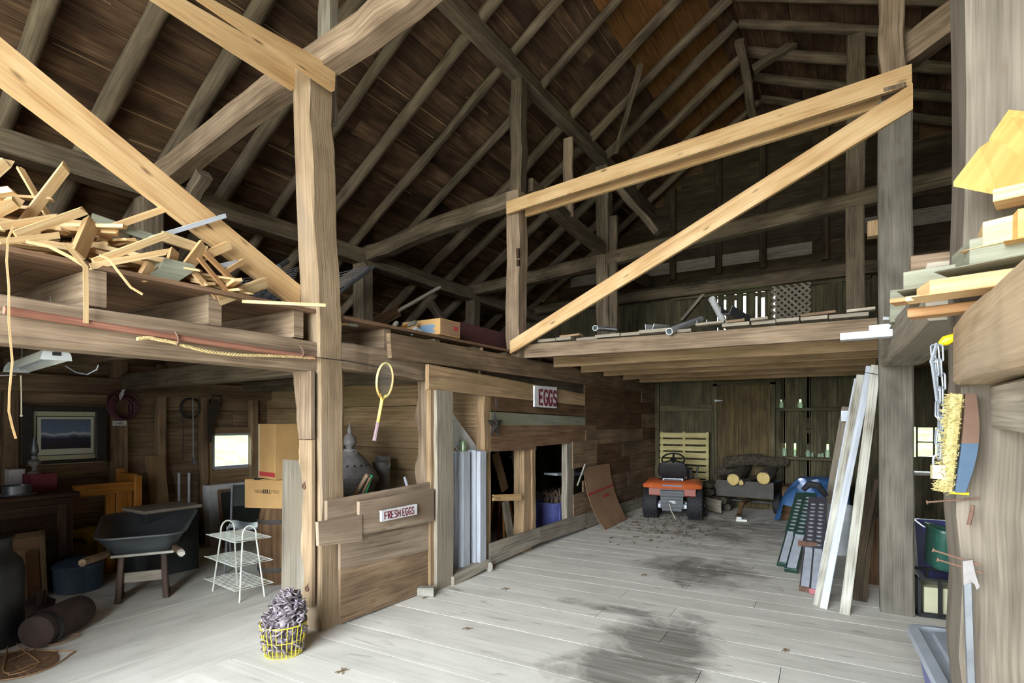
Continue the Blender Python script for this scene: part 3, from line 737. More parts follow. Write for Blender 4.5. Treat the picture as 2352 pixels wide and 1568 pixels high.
def ystrip(v0a, v1a, u0, u1, ref_u=1330):
    z1, z0 = PX(ref_u, v0a, XA).z, PX(ref_u, v1a, XA).z; y0, y1 = PX(u0, 960, XA).y, PX(u1, 960, XA).y; return y0, y1, z0, z1
YE = PX(1344, 960, XA).y; Y13 = PX(1318, 1100, XA).y
zt = 2.02
for lo, hi in strips(0.0, zt, .19, .26):
    p = YE if lo > .95 else PX(1340, 1100, XA).y
    if .45 < lo < .72: p = PX(1345, 1100, XA).y
    while p < YB-.01:
        q = min(YB, p+RN.uniform(1.0, 2.6)); q = YB if YB-q < .5 else q
        eg.cur = 2 if RN.random() < .35 else 0; j = RN.uniform(0, .012)
        eg.box(XA-.025+j, XA+j, p, q-.004, lo+.002, hi-.002); p = q
eg.cur = 0
xq(eg, XA+.016, [(1316, 1014), (1372, 1010), (1372, 1066), (1316, 1076)], .02)
xq(eg, XA+.01, [(1318, 1136), (1345, 1128), (1345, 1160), (1318, 1172)], .02)
xq(eg, XA+.012, [(1318, 1158), (1360, 1143), (1360, 1170), (1318, 1190)], .02)
eg.build('wall_aisle_left', [M['wallb'], M['tanb'], M['dkb'], M['greenb'], M['redb']], kind='structure')
def xpost(name, x, u0, u1, v0, v1, d, mat, label, cat='post', jag=0):
    a, b = PX(u0, (v0+v1)/2, x), PX(u1, (v0+v1)/2, x); z1, z0 = PX((u0+u1)/2, v0, x).z, PX((u0+u1)/2, v1, x).z
    z0 = max(z0, 0.0)
    return timber(name, (x-d/2, (a.y+b.y)/2, z0), (x-d/2, (a.y+b.y)/2, z1), b.y-a.y, d, mat, label, cat, up=(-1, 0, 0), wob=.008, rough=.008, cham=.006)
xpost('door_jamb', -3.15, 1003, 1042, 897, 1350, .12, 'greyb', 'grey weathered jamb post left of the stacked white panels', 'post')
xpost('door_jamb', -3.2, 1113, 1128, 902, 1300, .1, 'tanb', 'tan jamb plank right of the stacked white panels', 'post')
xpost('jamb_strip', -3.18, 989, 1002, 895, 1365, .06, 'tanb', 'thin tan strip on the left of the grey jamb post', 'post')
xpost('wall_stud', -3.22, 1204, 1222, 1030, 1270, .14, 'tanb', 'thick hewn stud between the two low openings of the egg wall', 'post')
xpost('wall_stud', -3.2, 1223, 1231, 1030, 1225, .05, 'tanb', 'thin split stud at the left edge of the second low opening', 'post')
xpost('wall_stud', -3.2, 1302, 1318, 1018, 1208, .08, 'greyb', 'grey stud at the right edge of the second low opening', 'post')
mb = MB(); xq(mb, XA+.03, [(1126, 1248), (1240, 1212), (1240, 1247), (1126, 1300)], .03); xq(mb, XA+.028, [(1240, 1212), (1345, 1178), (1345, 1212), (1240, 1247)], .03)
xq(mb, XA+.02, [(1345, 1180), (1520, 1128), (1520, 1152), (1345, 1212)], .03); mb.build('baseboard_left', M['greyb'], kind='structure')
mb = MB(); xq(mb, -3.12, [(1043, 1325), (1128, 1285), (1128, 1300), (1043, 1345)], .12); mb.build('trim_2', M['greyb'], kind='structure')
mb = MB(); a = PX(1128, 1288, -3.1); mb.lathe([(.028, 0), (.05, .02), (.048, .07), (.03, .09)], 9, Matrix.Translation((-3.12, a.y, 0)), sx=.8, sy=.55)
mb.build('stone', M['stone'], None, 'rounded dark stone at the corner of the wall opening', 'stone', smooth=True)
# boards inside the door opening
xpl('plywood_sheet', -3.6, [(1062, 903), (1110, 908), (1112, 1256), (1062, 1274)], .02, 'brown plank sheet standing inside the doorway, above the white panels', 'wallb', 'board', None, 2)
# half wall with the egg sign
hw = MB()
xq(hw, -3.19, [(752, 1150), (993, 1106), (993, 1150), (752, 1200)], .03)
hw.cur = 1
xq(hw, -3.14, [(731, 1199), (832, 1182), (832, 1242), (733, 1254)], .03)
xq(hw, -3.2, [(782, 1240), (993, 1196), (993, 1262), (782, 1308)], .025)
hw.cur = 0
xq(hw, -3.15, [(826, 1152), (997, 1122), (997, 1196), (826, 1230)], .03)
xq(hw, -3.21, [(782, 1290), (993, 1238), (993, 1300), (782, 1362)], .025)
hw.cur = 2
xq(hw, -3.205, [(782, 1306), (993, 1248), (993, 1352), (782, 1432)], .025)
hw.build('wall_half', [M['halfb'], M['halfb'], M['wallb']], kind='structure')
# live-edged planks beside the main post
def edge_plank(name, y, left, right_u, label, mat='post', th=.03):
    pts = [PY(u, v, y) for u, v in left]; r0, r1 = PY(right_u, left[0][1], y), PY(right_u, left[-1][1], y)
    poly = [(p.x, p.z) for p in pts]+[(r1.x, r1.z), (r0.x, r0.z)]
    if len(left) > 3:
        fine = []
        for a, b in zip(pts, pts[1:]):
            for k in range(4): q = a.lerp(b, k/4); fine.append((q.x+RN.uniform(-.006, .006), q.z))
        poly = fine+[(pts[-1].x, pts[-1].z), (r1.x, r1.z), (r0.x, r0.z)]
    mb = MB(); mb.prism(poly, (0, y, 0), (1, 0, 0), (0, 0, 1), th); return mb.build(name, M[mat], None, label, 'board')
edge_plank('edge_plank', 2.625, [(680, 852), (682, 880), (688, 925), (690, 965), (694, 1008)], 723, 'wavy-edged plank on the left face of the main post, upper one', 'hewn')
edge_plank('edge_plank', 2.64, [(696, 1010), (694, 1060), (704, 1110), (702, 1190), (699, 1260), (706, 1310), (703, 1370), (706, 1392)], 724, 'long wavy-edged plank down the left face of the main post')
edge_plank('edge_plank', 2.95, [(776, 852), (776, 1035)], 789, 'thin plank behind the right edge of the main post', 'tanb')
edge_plank('edge_plank', 3.95, [(963, 868), (966, 910), (957, 960), (968, 990), (964, 1050), (957, 1075), (962, 1110)], 985, 'wavy-edged plank at the right side of the opening above the half wall', 'hewn', .03)
# eye bolts and nails on the main post
for i, (u, v) in enumerate(((697, 1117), (704, 1352))):
    p = PY(u, v, 2.6); mb = MB(); mb.tube([p+V((math.cos(a)*.014, 0, math.sin(a)*.017)) for a in [2*PI*k/14 for k in range(14)]], .004, 6, True)
    mb.tube([p+V((0, 0, .016)), p+V((.012, .02, .05))], .004, 6); mb.build('ring_staple', M['rust'], None, ('rusty ring staple on the main post, upper one', 'rusty ring staple near the foot of the main post')[i], 'ring', smooth=True)

# ---------------- right loft over the rear aisle
for i, y in enumerate((5.44, 6.15, 6.95, 7.75, 8.55, 9.35)):
    o = timber('loft_joist', (-3.17, y, 2.285 if not i else 2.262), (.2 if i else .15, y, 2.265 if not i else 2.255), .05 if i else .06, .2 if i else .155, 'tanb' if i else 'hewn', ('weathered front joist of the loft above the mower' if not i else 'joist under the loft above the mower, %s behind the front one' % ordinal(i-1)), 'joist', 'joists of the rear loft', cham=.004, wob=.008, rough=.004, seg=6)
mb = MB(); x = -3.15
while x < .12:
    w = RN.uniform(.13, .32); w = min(w, .14-x)
    if w < .05: break
    y0 = 5.38+RN.uniform(-.05, .1); k = RN.uniform(0, .012)
    if RN.random() > .08: mb.beam((x+w/2, y0, 2.375+k), (x+w/2, YB-.05, 2.375+k), w-.012, .03, (0, 0, 1))
    x += w
mb.build('floor_rear_loft', M['greyb'], kind='structure')
# longitudinal beams of the right row
timber('right_girt', (.3, 5.2, 2.03), (.36, 2.72, 2.0), .24, .22, 'greyb', 'grey beam running forward from the right aisle post', 'beam', seg=8, wob=.02)
timber('right_girt', (.3, 5.5, 2.05), (.3, YB, 2.05), .2, .2, 'dark_hewn', 'beam running back from the right aisle post under the loft', 'beam', seg=8, wob=.02)
timber('right_girt', (.367, 2.355, 1.726), (.367, .7, 1.71), .2, .2, 'post', 'thick weathered plank beam at the right edge below the lumber stack', 'beam', seg=10, wob=.02, rough=.008)
timber('right_girt', (.42, 2.355, 1.55), (.42, .7, 1.545), .1, .145, 'greyb', 'shorter pale plank under the thick beam at the right edge', 'beam', seg=8, wob=.01)
timber('loft_joist', (.18, 4.15, 2.2), (XR, 4.15, 2.2), .09, .2, 'greenb', 'greenish joist end resting on the right beam beside the white gutter pieces', 'joist', cham=.004)
timber('loft_joist', (.2, 2.95, 2.1), (XR, 2.95, 2.1), .1, .2, 'hewn', 'pale joist end under the lumber stack on the right', 'joist', cham=.004)
mb = MB()
for a, b in strips(YF, YB, .2, .3): mb.box(.55, XR, a+.002, b-.002, 2.305, 2.33)
mb.build('floor_right_loft', M['redb'], kind='structure')
# small block nailed beside the right aisle post
mb = MB(); a = PY(1992, 510, 5.3); b = PY(2017, 541, 5.3); mb.box(a.x, b.x+.02, 5.28, 5.37, b.z, a.z, .004)
mb.build('wood_block', M['tanb'], None, 'small wooden block nailed to the left side of the right aisle post', 'block')

# ---------------- windows and door
w = thing('window_1', None, None, (XO, (wy0+wy1)/2, wz0)); w['kind'] = 'structure'; w['label'] = 'small white-framed window of the left room'
mb = MB(); t = .035
mb.box(XO-.03, XO+.03, wy0-.01, wy0+t, wz0, wz1); mb.box(XO-.03, XO+.03, wy1-t, wy1+.01, wz0, wz1)
mb.box(XO-.03, XO+.03, wy0+t, wy1-t, wz1-t*.6, wz1+.01); mb.box(XO-.03, XO+.03, wy0+t, wy1-t, wz0-.01, wz0+t)
mb.build('window_frame', M['white_wood'], w)
mb = MB(); mb.box(XO-.008, XO-.004, wy0+t, wy1-t, wz0+t, wz1-t*.6); mb.build('pane', M['pane'], w)
mb = MB(); mb.box(XO+.0, XO+.05, wy0-.09, wy0-.01, wz0-.25, wz1+.06); mb.box(XO, XO+.05, wy1+.01, wy1+.09, wz0-.25, wz1+.06); mb.box(XO, XO+.05, wy0-.09, wy1+.09, wz1+.01, wz1+.08)
mb.box(XO, XO+.045, wy0-.01, wy1+.01, wz0-.2, wz0-.01); mb.build('window_casing', M['tanb'], w)
w = thing('window_2', None, None, ((rwx0+rwx1)/2, YB, rwz0)); w['kind'] = 'structure'; w['label'] = 'small barred window in the back wall of the right room'
mb = MB()
for k in range(4):
    x = rwx0+(rwx1-rwx0)*k/3; mb.box(x-.012, x+.012, YB-.01, YB+.02, rwz0, rwz1)
for k in range(3):
    z = rwz0+(rwz1-rwz0)*k/2; mb.box(rwx0, rwx1, YB-.01, YB+.02, z-.01, z+.01)
mb.build('muntins', M['dark_wood'], w)
mb = MB(); mb.box(rwx0, rwx1, YB+.004, YB+.008, rwz0, rwz1); mb.build('pane', M['pane'], w)
d = thing('door_1', None, None, (PY(1710, 1000, YB-.05).x, YB-.05, 0)); d['kind'] = 'structure'; d['label'] = 'plank door in the back wall between the pallet and the shelves'
dx0, dx1 = PY(1640, 1000, YB-.05).x, PY(1778, 1000, YB-.05).x
mb = MB()
for a, b in strips(dx0+.06, dx1-.06, .22, .3): mb.box(a+.002, b-.002, YB-.05, YB-.025, .02, 2.12)
mb.build('door_boards', M['doorb'], d)
mb = MB(); mb.box(dx0-.02, dx0+.06, YB-.07, YB-.01, 0, 2.16); mb.box(dx1-.06, dx1+.02, YB-.07, YB-.01, 0, 2.16); mb.box(dx0-.02, dx1+.02, YB-.07, YB-.01, 2.12, 2.2)
mb.build('door_frame', M['backb'], d)
mb = MB(); a = PY(1641, 920, YB-.07); mb.prism([(0, -.02), (.14, -.006), (.14, .006), (0, .02)], a+V((0, -.006, 0)), (1, 0, 0), (0, 0, 1), .004); mb.build('strap_hinge', M['steel'], d)
mb = MB()
for v in (938,): 
    a = PY(1516, v, YB-.03); b = PY(1636, v, YB-.03); mb.box(a.x, b.x, YB-.05, YB-.002, a.z-.05, a.z+.05)
a = PY(1640, 1000, YB).x; mb.box(-3.2, -3.12, YB-.06, YB, 0, 2.2)
mb.build('trim_3', M['backb'], kind='structure')
for i, v in enumerate((937, 1047)):
    a, b = PY(1783, v, YB-.1), PY(1935 if i == 0 else 1915, v, YB-.1); mb = MB(); mb.box(a.x, b.x, YB-.14, YB-.003, a.z-.05, a.z, .003)
    mb.build('wall_shelf', M['backb'], None, ('upper rough wall shelf with two jars, left of the white boards', 'lower rough wall shelf with a row of jars above the blue tarp')[i], 'shelf')

# unseen partition, added to keep doorway light off the left room floor
mb = MB(); hboards(mb, -3.36, 'y', YF, .25, 0, 2.2, .2, .28, .025); mb.build('wall_light_blocker', M['wallb'], kind='structure')
# ================================================================== things in the left room
def ring_pts(c, a, b, r1, r2=None, n=24, wob=0.0):
    r2 = r1 if r2 is None else r2; a, b = V(a), V(b); sd = RN.random()*50
    return [V(c)+a*math.cos(2*PI*k/n)*(r1+wob*noise.noise(V((k*.5+sd, 0, 0))))+b*math.sin(2*PI*k/n)*(r2+wob*noise.noise(V((k*.5+sd, 4, 0)))) for k in range(n)]
def loc_thing(name, label, cat, loc, rz=0.0, group=None):
    t = thing(name, label, cat, loc, rz, group); return t, wm(t)

# framed print on the outer wall
XP = XO+.115
def prect(u0, v0, u1, v1): a, b = PX(u0, v0, XP), PX(u1, v1, XP); return a.y, b.y, b.z, a.z
fy0, fy1, fz0, fz1 = prect(46, 931, 243, 1058)
t, m = loc_thing('framed_print', 'large dark-framed mountain landscape print hanging on the left room wall', 'picture', (XP, (fy0+fy1)/2, fz0))
fw = .095
mb = MB(); X0, X1 = XP-.02, XP+.03
mb.box(X0, X1, fy0, fy0+fw, fz0, fz1, .006); mb.box(X0, X1, fy1-fw, fy1, fz0, fz1, .006); mb.box(X0, X1, fy0+fw, fy1-fw, fz1-fw*.55, fz1, .006); mb.box(X0, X1, fy0+fw, fy1-fw, fz0, fz0+fw*.35, .006)
mb.build('frame', M['frame_dark'], t)
my0, my1, mz0, mz1 = prect(66, 942, 233, 1054)
mb = MB(); mb.box(XP-.012, XP-.002, my0-.02, my1+.02, mz0-.03, mz1+.03); mb.build('mat_board', M['mat_cream'], t)
iy0, iy1, iz0, iz1 = prect(83, 955, 217, 1042)
mb = MB(); mb.box(XP-.002, XP+.001, iy0, iy1, iz0, iz1); mb.build('inner_line', M['frame_dark'], t)
mb = MB(); mb.box(XP, XP+.003, iy0+.008, iy1-.008, iz0+.008, iz1-.008); mb.build('inner_mat', M['mat_white'], t)
py0, py1, pz0, pz1 = prect(94, 962, 208, 1028)
mb = MB(); mb.box(XP+.002, XP+.005, py0, py1, pz0, pz1); mb.build('print', M['print'], t)

# stroke lettering
GL = {'E': [[(1, 0), (0, 0), (0, 1), (1, 1)], [(0, .5), (.8, .5)]], 'G': [[(1, .85), (.75, 1), (.25, 1), (0, .7), (0, .3), (.25, 0), (.75, 0), (1, .25), (1, .45), (.55, .45)]],
      'S': [[(.95, .85), (.7, 1), (.25, 1), (.05, .8), (.1, .6), (.85, .42), (.97, .22), (.75, 0), (.25, 0), (0, .15)]], 'F': [[(0, 0), (0, 1), (1, 1)], [(0, .52), (.75, .52)]],
      'R': [[(0, 0), (0, 1), (.7, 1), (.95, .8), (.75, .55), (0, .5)], [(.45, .5), (1, 0)]], 'H': [[(0, 0), (0, 1)], [(1, 0), (1, 1)], [(0, .5), (1, .5)]],
      'I': [[(.5, 0), (.5, 1)]], 'A': [[(0, 0), (.5, 1), (1, 0)], [(.2, .38), (.8, .38)]], 'B': [[(0, 0), (0, 1), (.7, 1), (.9, .78), (.7, .54), (0, .54)], [(.7, .54), (1, .28), (.75, 0), (0, 0)]],
      'L': [[(0, 1), (0, 0), (.95, 0)]], 'D': [[(0, 0), (0, 1), (.6, 1), (1, .7), (1, .3), (.6, 0), (0, 0)]], 'O': [[(.3, 0), (0, .3), (0, .7), (.3, 1), (.7, 1), (1, .7), (1, .3), (.7, 0), (.3, 0)]],
      'Y': [[(0, 1), (.5, .5), (1, 1)], [(.5, .5), (.5, 0)]], 'U': [[(0, 1), (0, .2), (.3, 0), (.7, 0), (1, .2), (1, 1)]], 'N': [[(0, 0), (0, 1), (1, 0), (1, 1)]], 'P': [[(0, 0), (0, 1), (.8, 1), (1, .75), (.8, .5), (0, .5)]],
      'C': [[(1, .85), (.7, 1), (.3, 1), (0, .7), (0, .3), (.3, 0), (.7, 0), (1, .15)]], 'K': [[(0, 0), (0, 1)], [(1, 1), (0, .45), (1, 0)]], 'T': [[(0, 1), (1, 1)], [(.5, 1), (.5, 0)]]}
def write(mb, text, O, X, Y, h, w, gap, stroke, N, xs=None, slant=0.0):
    """letters as painted strokes on the plane O, X, Y facing N"""
    O, X, Y, N = V(O), V(X).normalized(), V(Y).normalized(), V(N).normalized(); x = 0.0
    for i, ch in enumerate(text):
        if ch == ' ': x += w*.7; continue
        ww = w*(.3 if ch == 'I' else 1)
        for st in GL[ch]: mb.ribbon([O+X*(x+(px-.5)*ww+ww/2+slant*py*h)+Y*(py*h) for px, py in st], stroke, N, .0015)
        x += ww+gap
    return x

# small name plate
a, b = PX(259, 966, XO+.145), PX(290, 977, XO+.145)
t, m = loc_thing('name_plate', 'small white plate with a lettered name below the coiled cable', 'sign', (XO+.145, (a.y+b.y)/2, b.z))
mb = MB(); mb.box(XO+.141, XO+.147, a.y, b.y, b.z, a.z, .002); mb.build('plate', M['paper'], t)
mb = MB(); L = b.y-a.y; write(mb, 'ISABEL', (XO+.148, a.y+L*.1, b.z+(a.z-b.z)*.25), (0, 1, 0), (0, 0, 1), (a.z-b.z)*.5, L*.11, L*.045, L*.028, (1, 0, 0)); mb.build('lettering', M['black_print'], t)

# coils and tools on the wall
c = PX(281, 932, XO+.16)
t, m = loc_thing('coiled_cables', 'bundle of coiled dark maroon cables with metal clamps on the wide wall post', 'cables', (c.x, c.y, c.z-.16))
mb = MB()
for k in range(12):
    r = RN.uniform(.09, .155); cc = c+V((RN.uniform(-.02, .05), RN.uniform(-.02, .02), RN.uniform(-.02, .02)-(.155-r)*.5)); mb.tube(ring_pts(cc, (RN.uniform(-.2, .2), 1, 0), (RN.uniform(-.2, .2), 0, 1), r, r*1.02, 22, .015), .008, 6, True)
mb.build('coil', M['wire_red'], t, smooth=True)
for k in range(4):
    p = c+V((.06, RN.uniform(-.05, .05), RN.uniform(.02, .13))); mb = MB(); mb.beam(p, p+V((.01, RN.uniform(-.03, .03), .06)), .012, .02, cham=.003); mb.build('clamp', M['galv'], t)
c = PX(437, 937, XO+.1); mb = MB()
for k in range(4): mb.tube(ring_pts(c+V((k*.009-.01, 0, RN.uniform(-.006, .006))), (0, 1, 0), (0, 0, 1), .118-.005*k, .122-.004*k, 28, .006), .0065, 6, True)
mb.tube([c+V((.01, -.1, -.07)), c+V((.01, -.085, -.3)), c+V((.01, -.095, -.62))], .005, 6)
mb.build('coiled_cable', M['wire_dark'], None, 'thin dark cable coiled in a neat ring on the left room wall', 'cable', smooth=True)
t, m = loc_thing('hanging_rod', 'thin pale rod hanging straight down in front of the coiled ring of cable', 'rod', PX(444, 1075, XO+.16))
a, b = PX(443, 915, XO+.16), PX(444, 1050, XO+.16)
mb = MB(); mb.tube([a, b], .007, 8); mb.build('shaft', M['galv'], t)
mb = MB(); p = PX(446, 1060, XO+.16); mb.tube([b, p+V((0, 0, -.02))], .018, 8); mb.tube([p+V((0, -.015, -.02)), p+V((0, .02, -.03)), p+V((0, .03, .01))], .006, 6); mb.build('hook', M['steel'], t)
t, m = loc_thing('handsaw', 'old dark handsaw hanging by its handle left of the small window', 'saw', PX(482, 1018, XO+.12))
q = [PX(476, 928, XO+.12), PX(508, 922, XO+.12), PX(489, 990, XO+.12), PX(484, 1017, XO+.12), PX(476, 1017, XO+.12)]
mb = MB(); mb.prism([(p.y, p.z) for p in q][::-1], (XO+.12, 0, 0), (0, 1, 0), (0, 0, 1), .004); mb.build('blade', M['saw'], t)
q = [PX(488, 908, XO+.11), PX(508, 910, XO+.11), PX(508, 930, XO+.11), PX(486, 930, XO+.11)]
mb = MB(); mb.tube([q[0], q[1], q[2], q[3]], .014, 8, True); mb.build('handle', M['dark_wood'], t, smooth=True)

# hanging strip light
a, b = PD(129, 812, 2.9), PD(38, 851, 3.62)
b.z = a.z
t, m = loc_thing('strip_light', 'white fluorescent shop light hanging by wires under the left loft', 'light', ((a+b)/2))
d = (b-a).normalized(); s = d.cross(V((0, 0, 1))).normalized()
mb = MB(); prof = [(-.06, -.03), (-.035, .025), (.035, .025), (.06, -.03), (.055, -.03), (.03, .018), (-.03, .018), (-.055, -.03)]
mb.loft([[p+s*x+V((0, 0, z)) for x, z in prof] for p in (a, b)]); mb.build('reflector', M['white_metal'], t)
for p, e in ((a, -1), (b, 1)):
    mb = MB(); mb.loft([[p+d*e*k*.012+s*x+V((0, 0, z)) for x, z in ((-.065, -.034), (-.06, -.005), (-.04, .03), (.04, .03), (.06, -.005), (.065, -.034))] for k in (0, 1)]); e1 = mb.build('end_cap', M['white_plastic'], t)
    if e < 0:
        mb = MB(); mb.beam(p-d*.0125+s*-.018+V((0, 0, -.002)), p-d*.0125+s*.018+V((0, 0, -.002)), .004, .018, (0, 0, 1)); mb.build('label_patch', M['black_print'], e1)
for k, off in enumerate((-.022, .022)): 
    mb = MB(); mb.tube([a+s*off+V((0, 0, -.005)), b+s*off+V((0, 0, -.005))], .013, 10); mb.build('lamp_tube', M['white_plastic'], t, smooth=True)
for f in (.12, .85):
    p = a.lerp(b, f)+V((0, 0, .025)); mb = MB(); mb.tube([p, p+V((.01, 0, .06)), p+V((0, 0, 2.17-p.z))], .0025, 5); mb.build('hanging_wire', M['galv'], t)
mb = MB(); p = PD(48, 862, 3.5); q = PD(49, 957, 3.5); mb.tube([p, (p+q)/2+V((.004, 0, 0)), q], .004, 6); mb.lathe([(.001, 0), (.008, .004), (.008, .012), (.002, .018)], 8, Matrix.Translation(q)); mb.build('pull_cord', M['string'], t)
mb = MB(); mb.tube([PD(0, 862, 3.4), PD(36, 861, 3.55)], .004, 6); mb.build('power_cord', M['white_plastic'], t)
mb = MB(); mb.tube([PD(u, v, 3.3) for u, v in ((150, 840), (175, 855), (200, 860), (222, 848), (226, 838))], .004, 6)
mb.build('loose_wire', M['galv'], None, 'thin loop of wire drooping from the loft right of the strip light', 'wire')

# dresser with grilled door, and what stands on it
t, m = loc_thing('cabinet', 'dark wooden cabinet with a grilled door against the left room wall', 'cabinet', (-6.36, 1.72, 0), 0.0)
dz = .86
mb = MB(m); mb.box(-.36, .3, -.62, .5, .06, dz-.05); mb.box(-.32, .27, -.58, .46, 0, .06); mb.build('body', M['dark_wood'], t)
mb = MB(m); mb.box(-.38, .34, -.65, .54, dz-.05, dz, .012); mb.build('top', M['dark_wood'], t)
for y0, y1 in ((-.1, .45), (-.6, -.14)):
    mb = MB(m); x = .3
    for a_ in ((y0, y0+.07, .12, dz-.1), (y1-.07, y1, .12, dz-.1), (y0+.07, y1-.07, .12, .2), (y0+.07, y1-.07, dz-.18, dz-.1)): mb.box(x, x+.022, a_[0], a_[1], a_[2], a_[3], .004)
    dd = mb.build('door', M['dark_wood'], t)
    mb = MB(m); n = 12
    for k in range(-n, n*2):
        for sg in (1, -1):
            pts = []
            yy0, yy1, zz0, zz1 = y0+.07, y1-.07, .2, dz-.18
            st = yy0+k*(yy1-yy0)/n; q0, q1 = (st, zz0), (st+sg*(zz1-zz0), zz1)
            f0 = max(0, min(1, ((yy0 if q1[0] > q0[0] else yy1)-q0[0])/(q1[0]-q0[0]))); f1 = max(0, min(1, ((yy1 if q1[0] > q0[0] else yy0)-q0[0])/(q1[0]-q0[0])))
            if f1-f0 < .04: continue
            A = V((x+.008, q0[0]+(q1[0]-q0[0])*f0, q0[1]+(q1[1]-q0[1])*f0)); B = V((x+.008, q0[0]+(q1[0]-q0[0])*f1, q0[1]+(q1[1]-q0[1])*f1)); mb.beam(A, B, .004, .006, (1, 0, 0))
    mb.build('grille', M['dark_wood'], dd)
zt = dz
def on_cab(u, v=1150): p = PZ(u, v, zt); return p
p = V((-6.18, 1.86, zt))
t, m = loc_thing('glass_dish', 'round silver-rimmed glass dish on the dark cabinet', 'dish', p)
mb = MB(m); mb.lathe([(.09, 0), (.13, .004), (.135, .012), (.125, .012), (.085, .008)], 24); mb.build('tray', M['galv'], t, smooth=True)
mb = MB(m); mb.lathe([(.1, .012), (.102, .085), (.096, .085), (.094, .016)], 24); mb.build('bowl', M['steel'], t, smooth=True)
mb = MB(); mb.box(-6.5, -6.3, 1.98, 2.2, zt, zt+.03, .003); mb.box(-6.49, -6.32, 1.99, 2.19, zt+.03, zt+.16, .004); mb.build('maroon_box', M['maroon'], None, 'dark maroon box on the cabinet behind the glass dish', 'box')
t, m = loc_thing('oil_lamp', 'small dark brass oil lamp standing on the maroon box', 'lamp', (-6.4, 2.05, zt+.16))
mb = MB(m); mb.lathe([(.05, 0), (.055, .012), (.02, .03), (.018, .06), (.045, .085), (.05, .11), (.02, .135), (.022, .16), (.012, .165)], 18); mb.build('base', M['iron'], t, smooth=True)
mb = MB(m); mb.lathe([(.016, .165), (.034, .2), (.03, .24), (.016, .29), (.012, .33)], 18, caps=False); mb.build('chimney', M['steel'], t, smooth=True)
mb = MB(); mb.box(-6.62, -6.5, 1.9, 2.02, zt, zt+.2, .01); mb.build('white_block', M['sign'], None, 'pale block behind the oil lamp on the cabinet', 'block')
t, m = loc_thing('glass_case', 'small glazed white case at the left end of the cabinet top', 'case', (-6.2, 1.42, zt))
mb = MB(m); mb.box(-.1, .1, -.13, .13, 0, .015); 
for x in (-.1, .09):
    for y in (-.13, .12): mb.box(x, x+.01, y, y+.01, .015, .15)
mb.box(-.1, .1, -.13, .13, .15, .16); mb.build('case_frame', M['white_metal'], t)
mb = MB(m); mb.box(-.07, .07, -.1, .1, .02, .1); mb.build('contents', M['steel'], t)

# bench frame of honey-coloured wood
t, m = loc_thing('bed_frame', 'honey-brown wooden bed frame standing along the left room wall', 'bed', (-6.45, 2.95, 0))
e = PX(310, 1110, -6.25); y1 = e.y; z1 = PX(315, 1092, -6.25).z
mb = MB(); mb.box(-6.28, -6.21, y1-.02, y1+.05, 0, z1, .006); mb.box(-6.29, -6.24, y1-.17, y1-.03, 0, z1-.05, .004); mb.build('end_post', M['orange_wood'], t)
mb = MB(); mb.box(-6.28, -6.24, y1-.26, y1-.18, 0, z1-.06, .004); mb.box(-6.28, -6.22, 2.29, y1, z1-.16, z1-.05, .006); mb.build('side_rail', M['orange_wood'], t)
mb = MB(); mb.box(-6.6, -6.26, y1-.01, y1+.03, z1-.12, z1+.02, .006); mb.box(-6.6, -6.55, y1-.03, y1+.04, 0, z1+.06, .006); mb.build('end_rail', M['orange_wood'], t)

# leaning empty frames by the cabinet
for i, (y0, y1, zz, dx) in enumerate(((1.42, 1.98, .56, 0), (1.3, 1.82, .44, .07))):
    t, m = loc_thing('picture_frame', ('tall wooden picture frame leaning on the cabinet, rear one', 'smaller wooden picture frame with a pale backing leaning in front of its twin')[i], 'frame', (-5.98+dx, (y0+y1)/2, 0))
    f = lambda y, z: V((-5.9+dx-.12*z, y, z)); w_ = .045
    mb = MB()
    for a, b in (((y0+w_/2, 0), (y0+w_/2, zz)), ((y1-w_/2, 0), (y1-w_/2, zz)), ((y0, w_/2), (y1, w_/2)), ((y0, zz-w_/2), (y1, zz-w_/2))): mb.beam(f(*a), f(*b), w_, .022, (1, 0, .12), .004)
    mb.build('frame', M['tanb'] if i else M['wallb'], t)
    mb = MB(); mb.plate([f(y0+w_, w_)+V((-.004, 0, 0)), f(y1-w_, w_)+V((-.004, 0, 0)), f(y1-w_, zz-w_)+V((-.004, 0, 0)), f(y0+w_, zz-w_)+V((-.004, 0, 0))], .004); mb.build('backing', M['card_dull'] if i == 0 else M['mat_cream'], t)

# black can at the left edge
c = PZ(-12, 1480)
t, m = loc_thing('milk_can', 'tall black chipped can at the left edge of the photo', 'can', (c.x, c.y, 0))
mb = MB(m); mb.lathe([(.15, 0), (.155, .02), (.155, .5), (.14, .56), (.09, .62), (.09, .7), (.105, .72)], 24); mb.build('body', M['black_plastic'], t, smooth=True)
mb = MB(m)
for k in range(5): mb.lathe([(.001, 0), (RN.uniform(.01, .022), .002)], 7, Matrix.Rotation(-.9+k*.12, 4, 'Z') @ Matrix.Translation((.156, 0, .47-.06*(k % 3))) @ Matrix.Rotation(PI/2, 4, 'Y'))
mb.build('paint_chip', M['rust'], t)
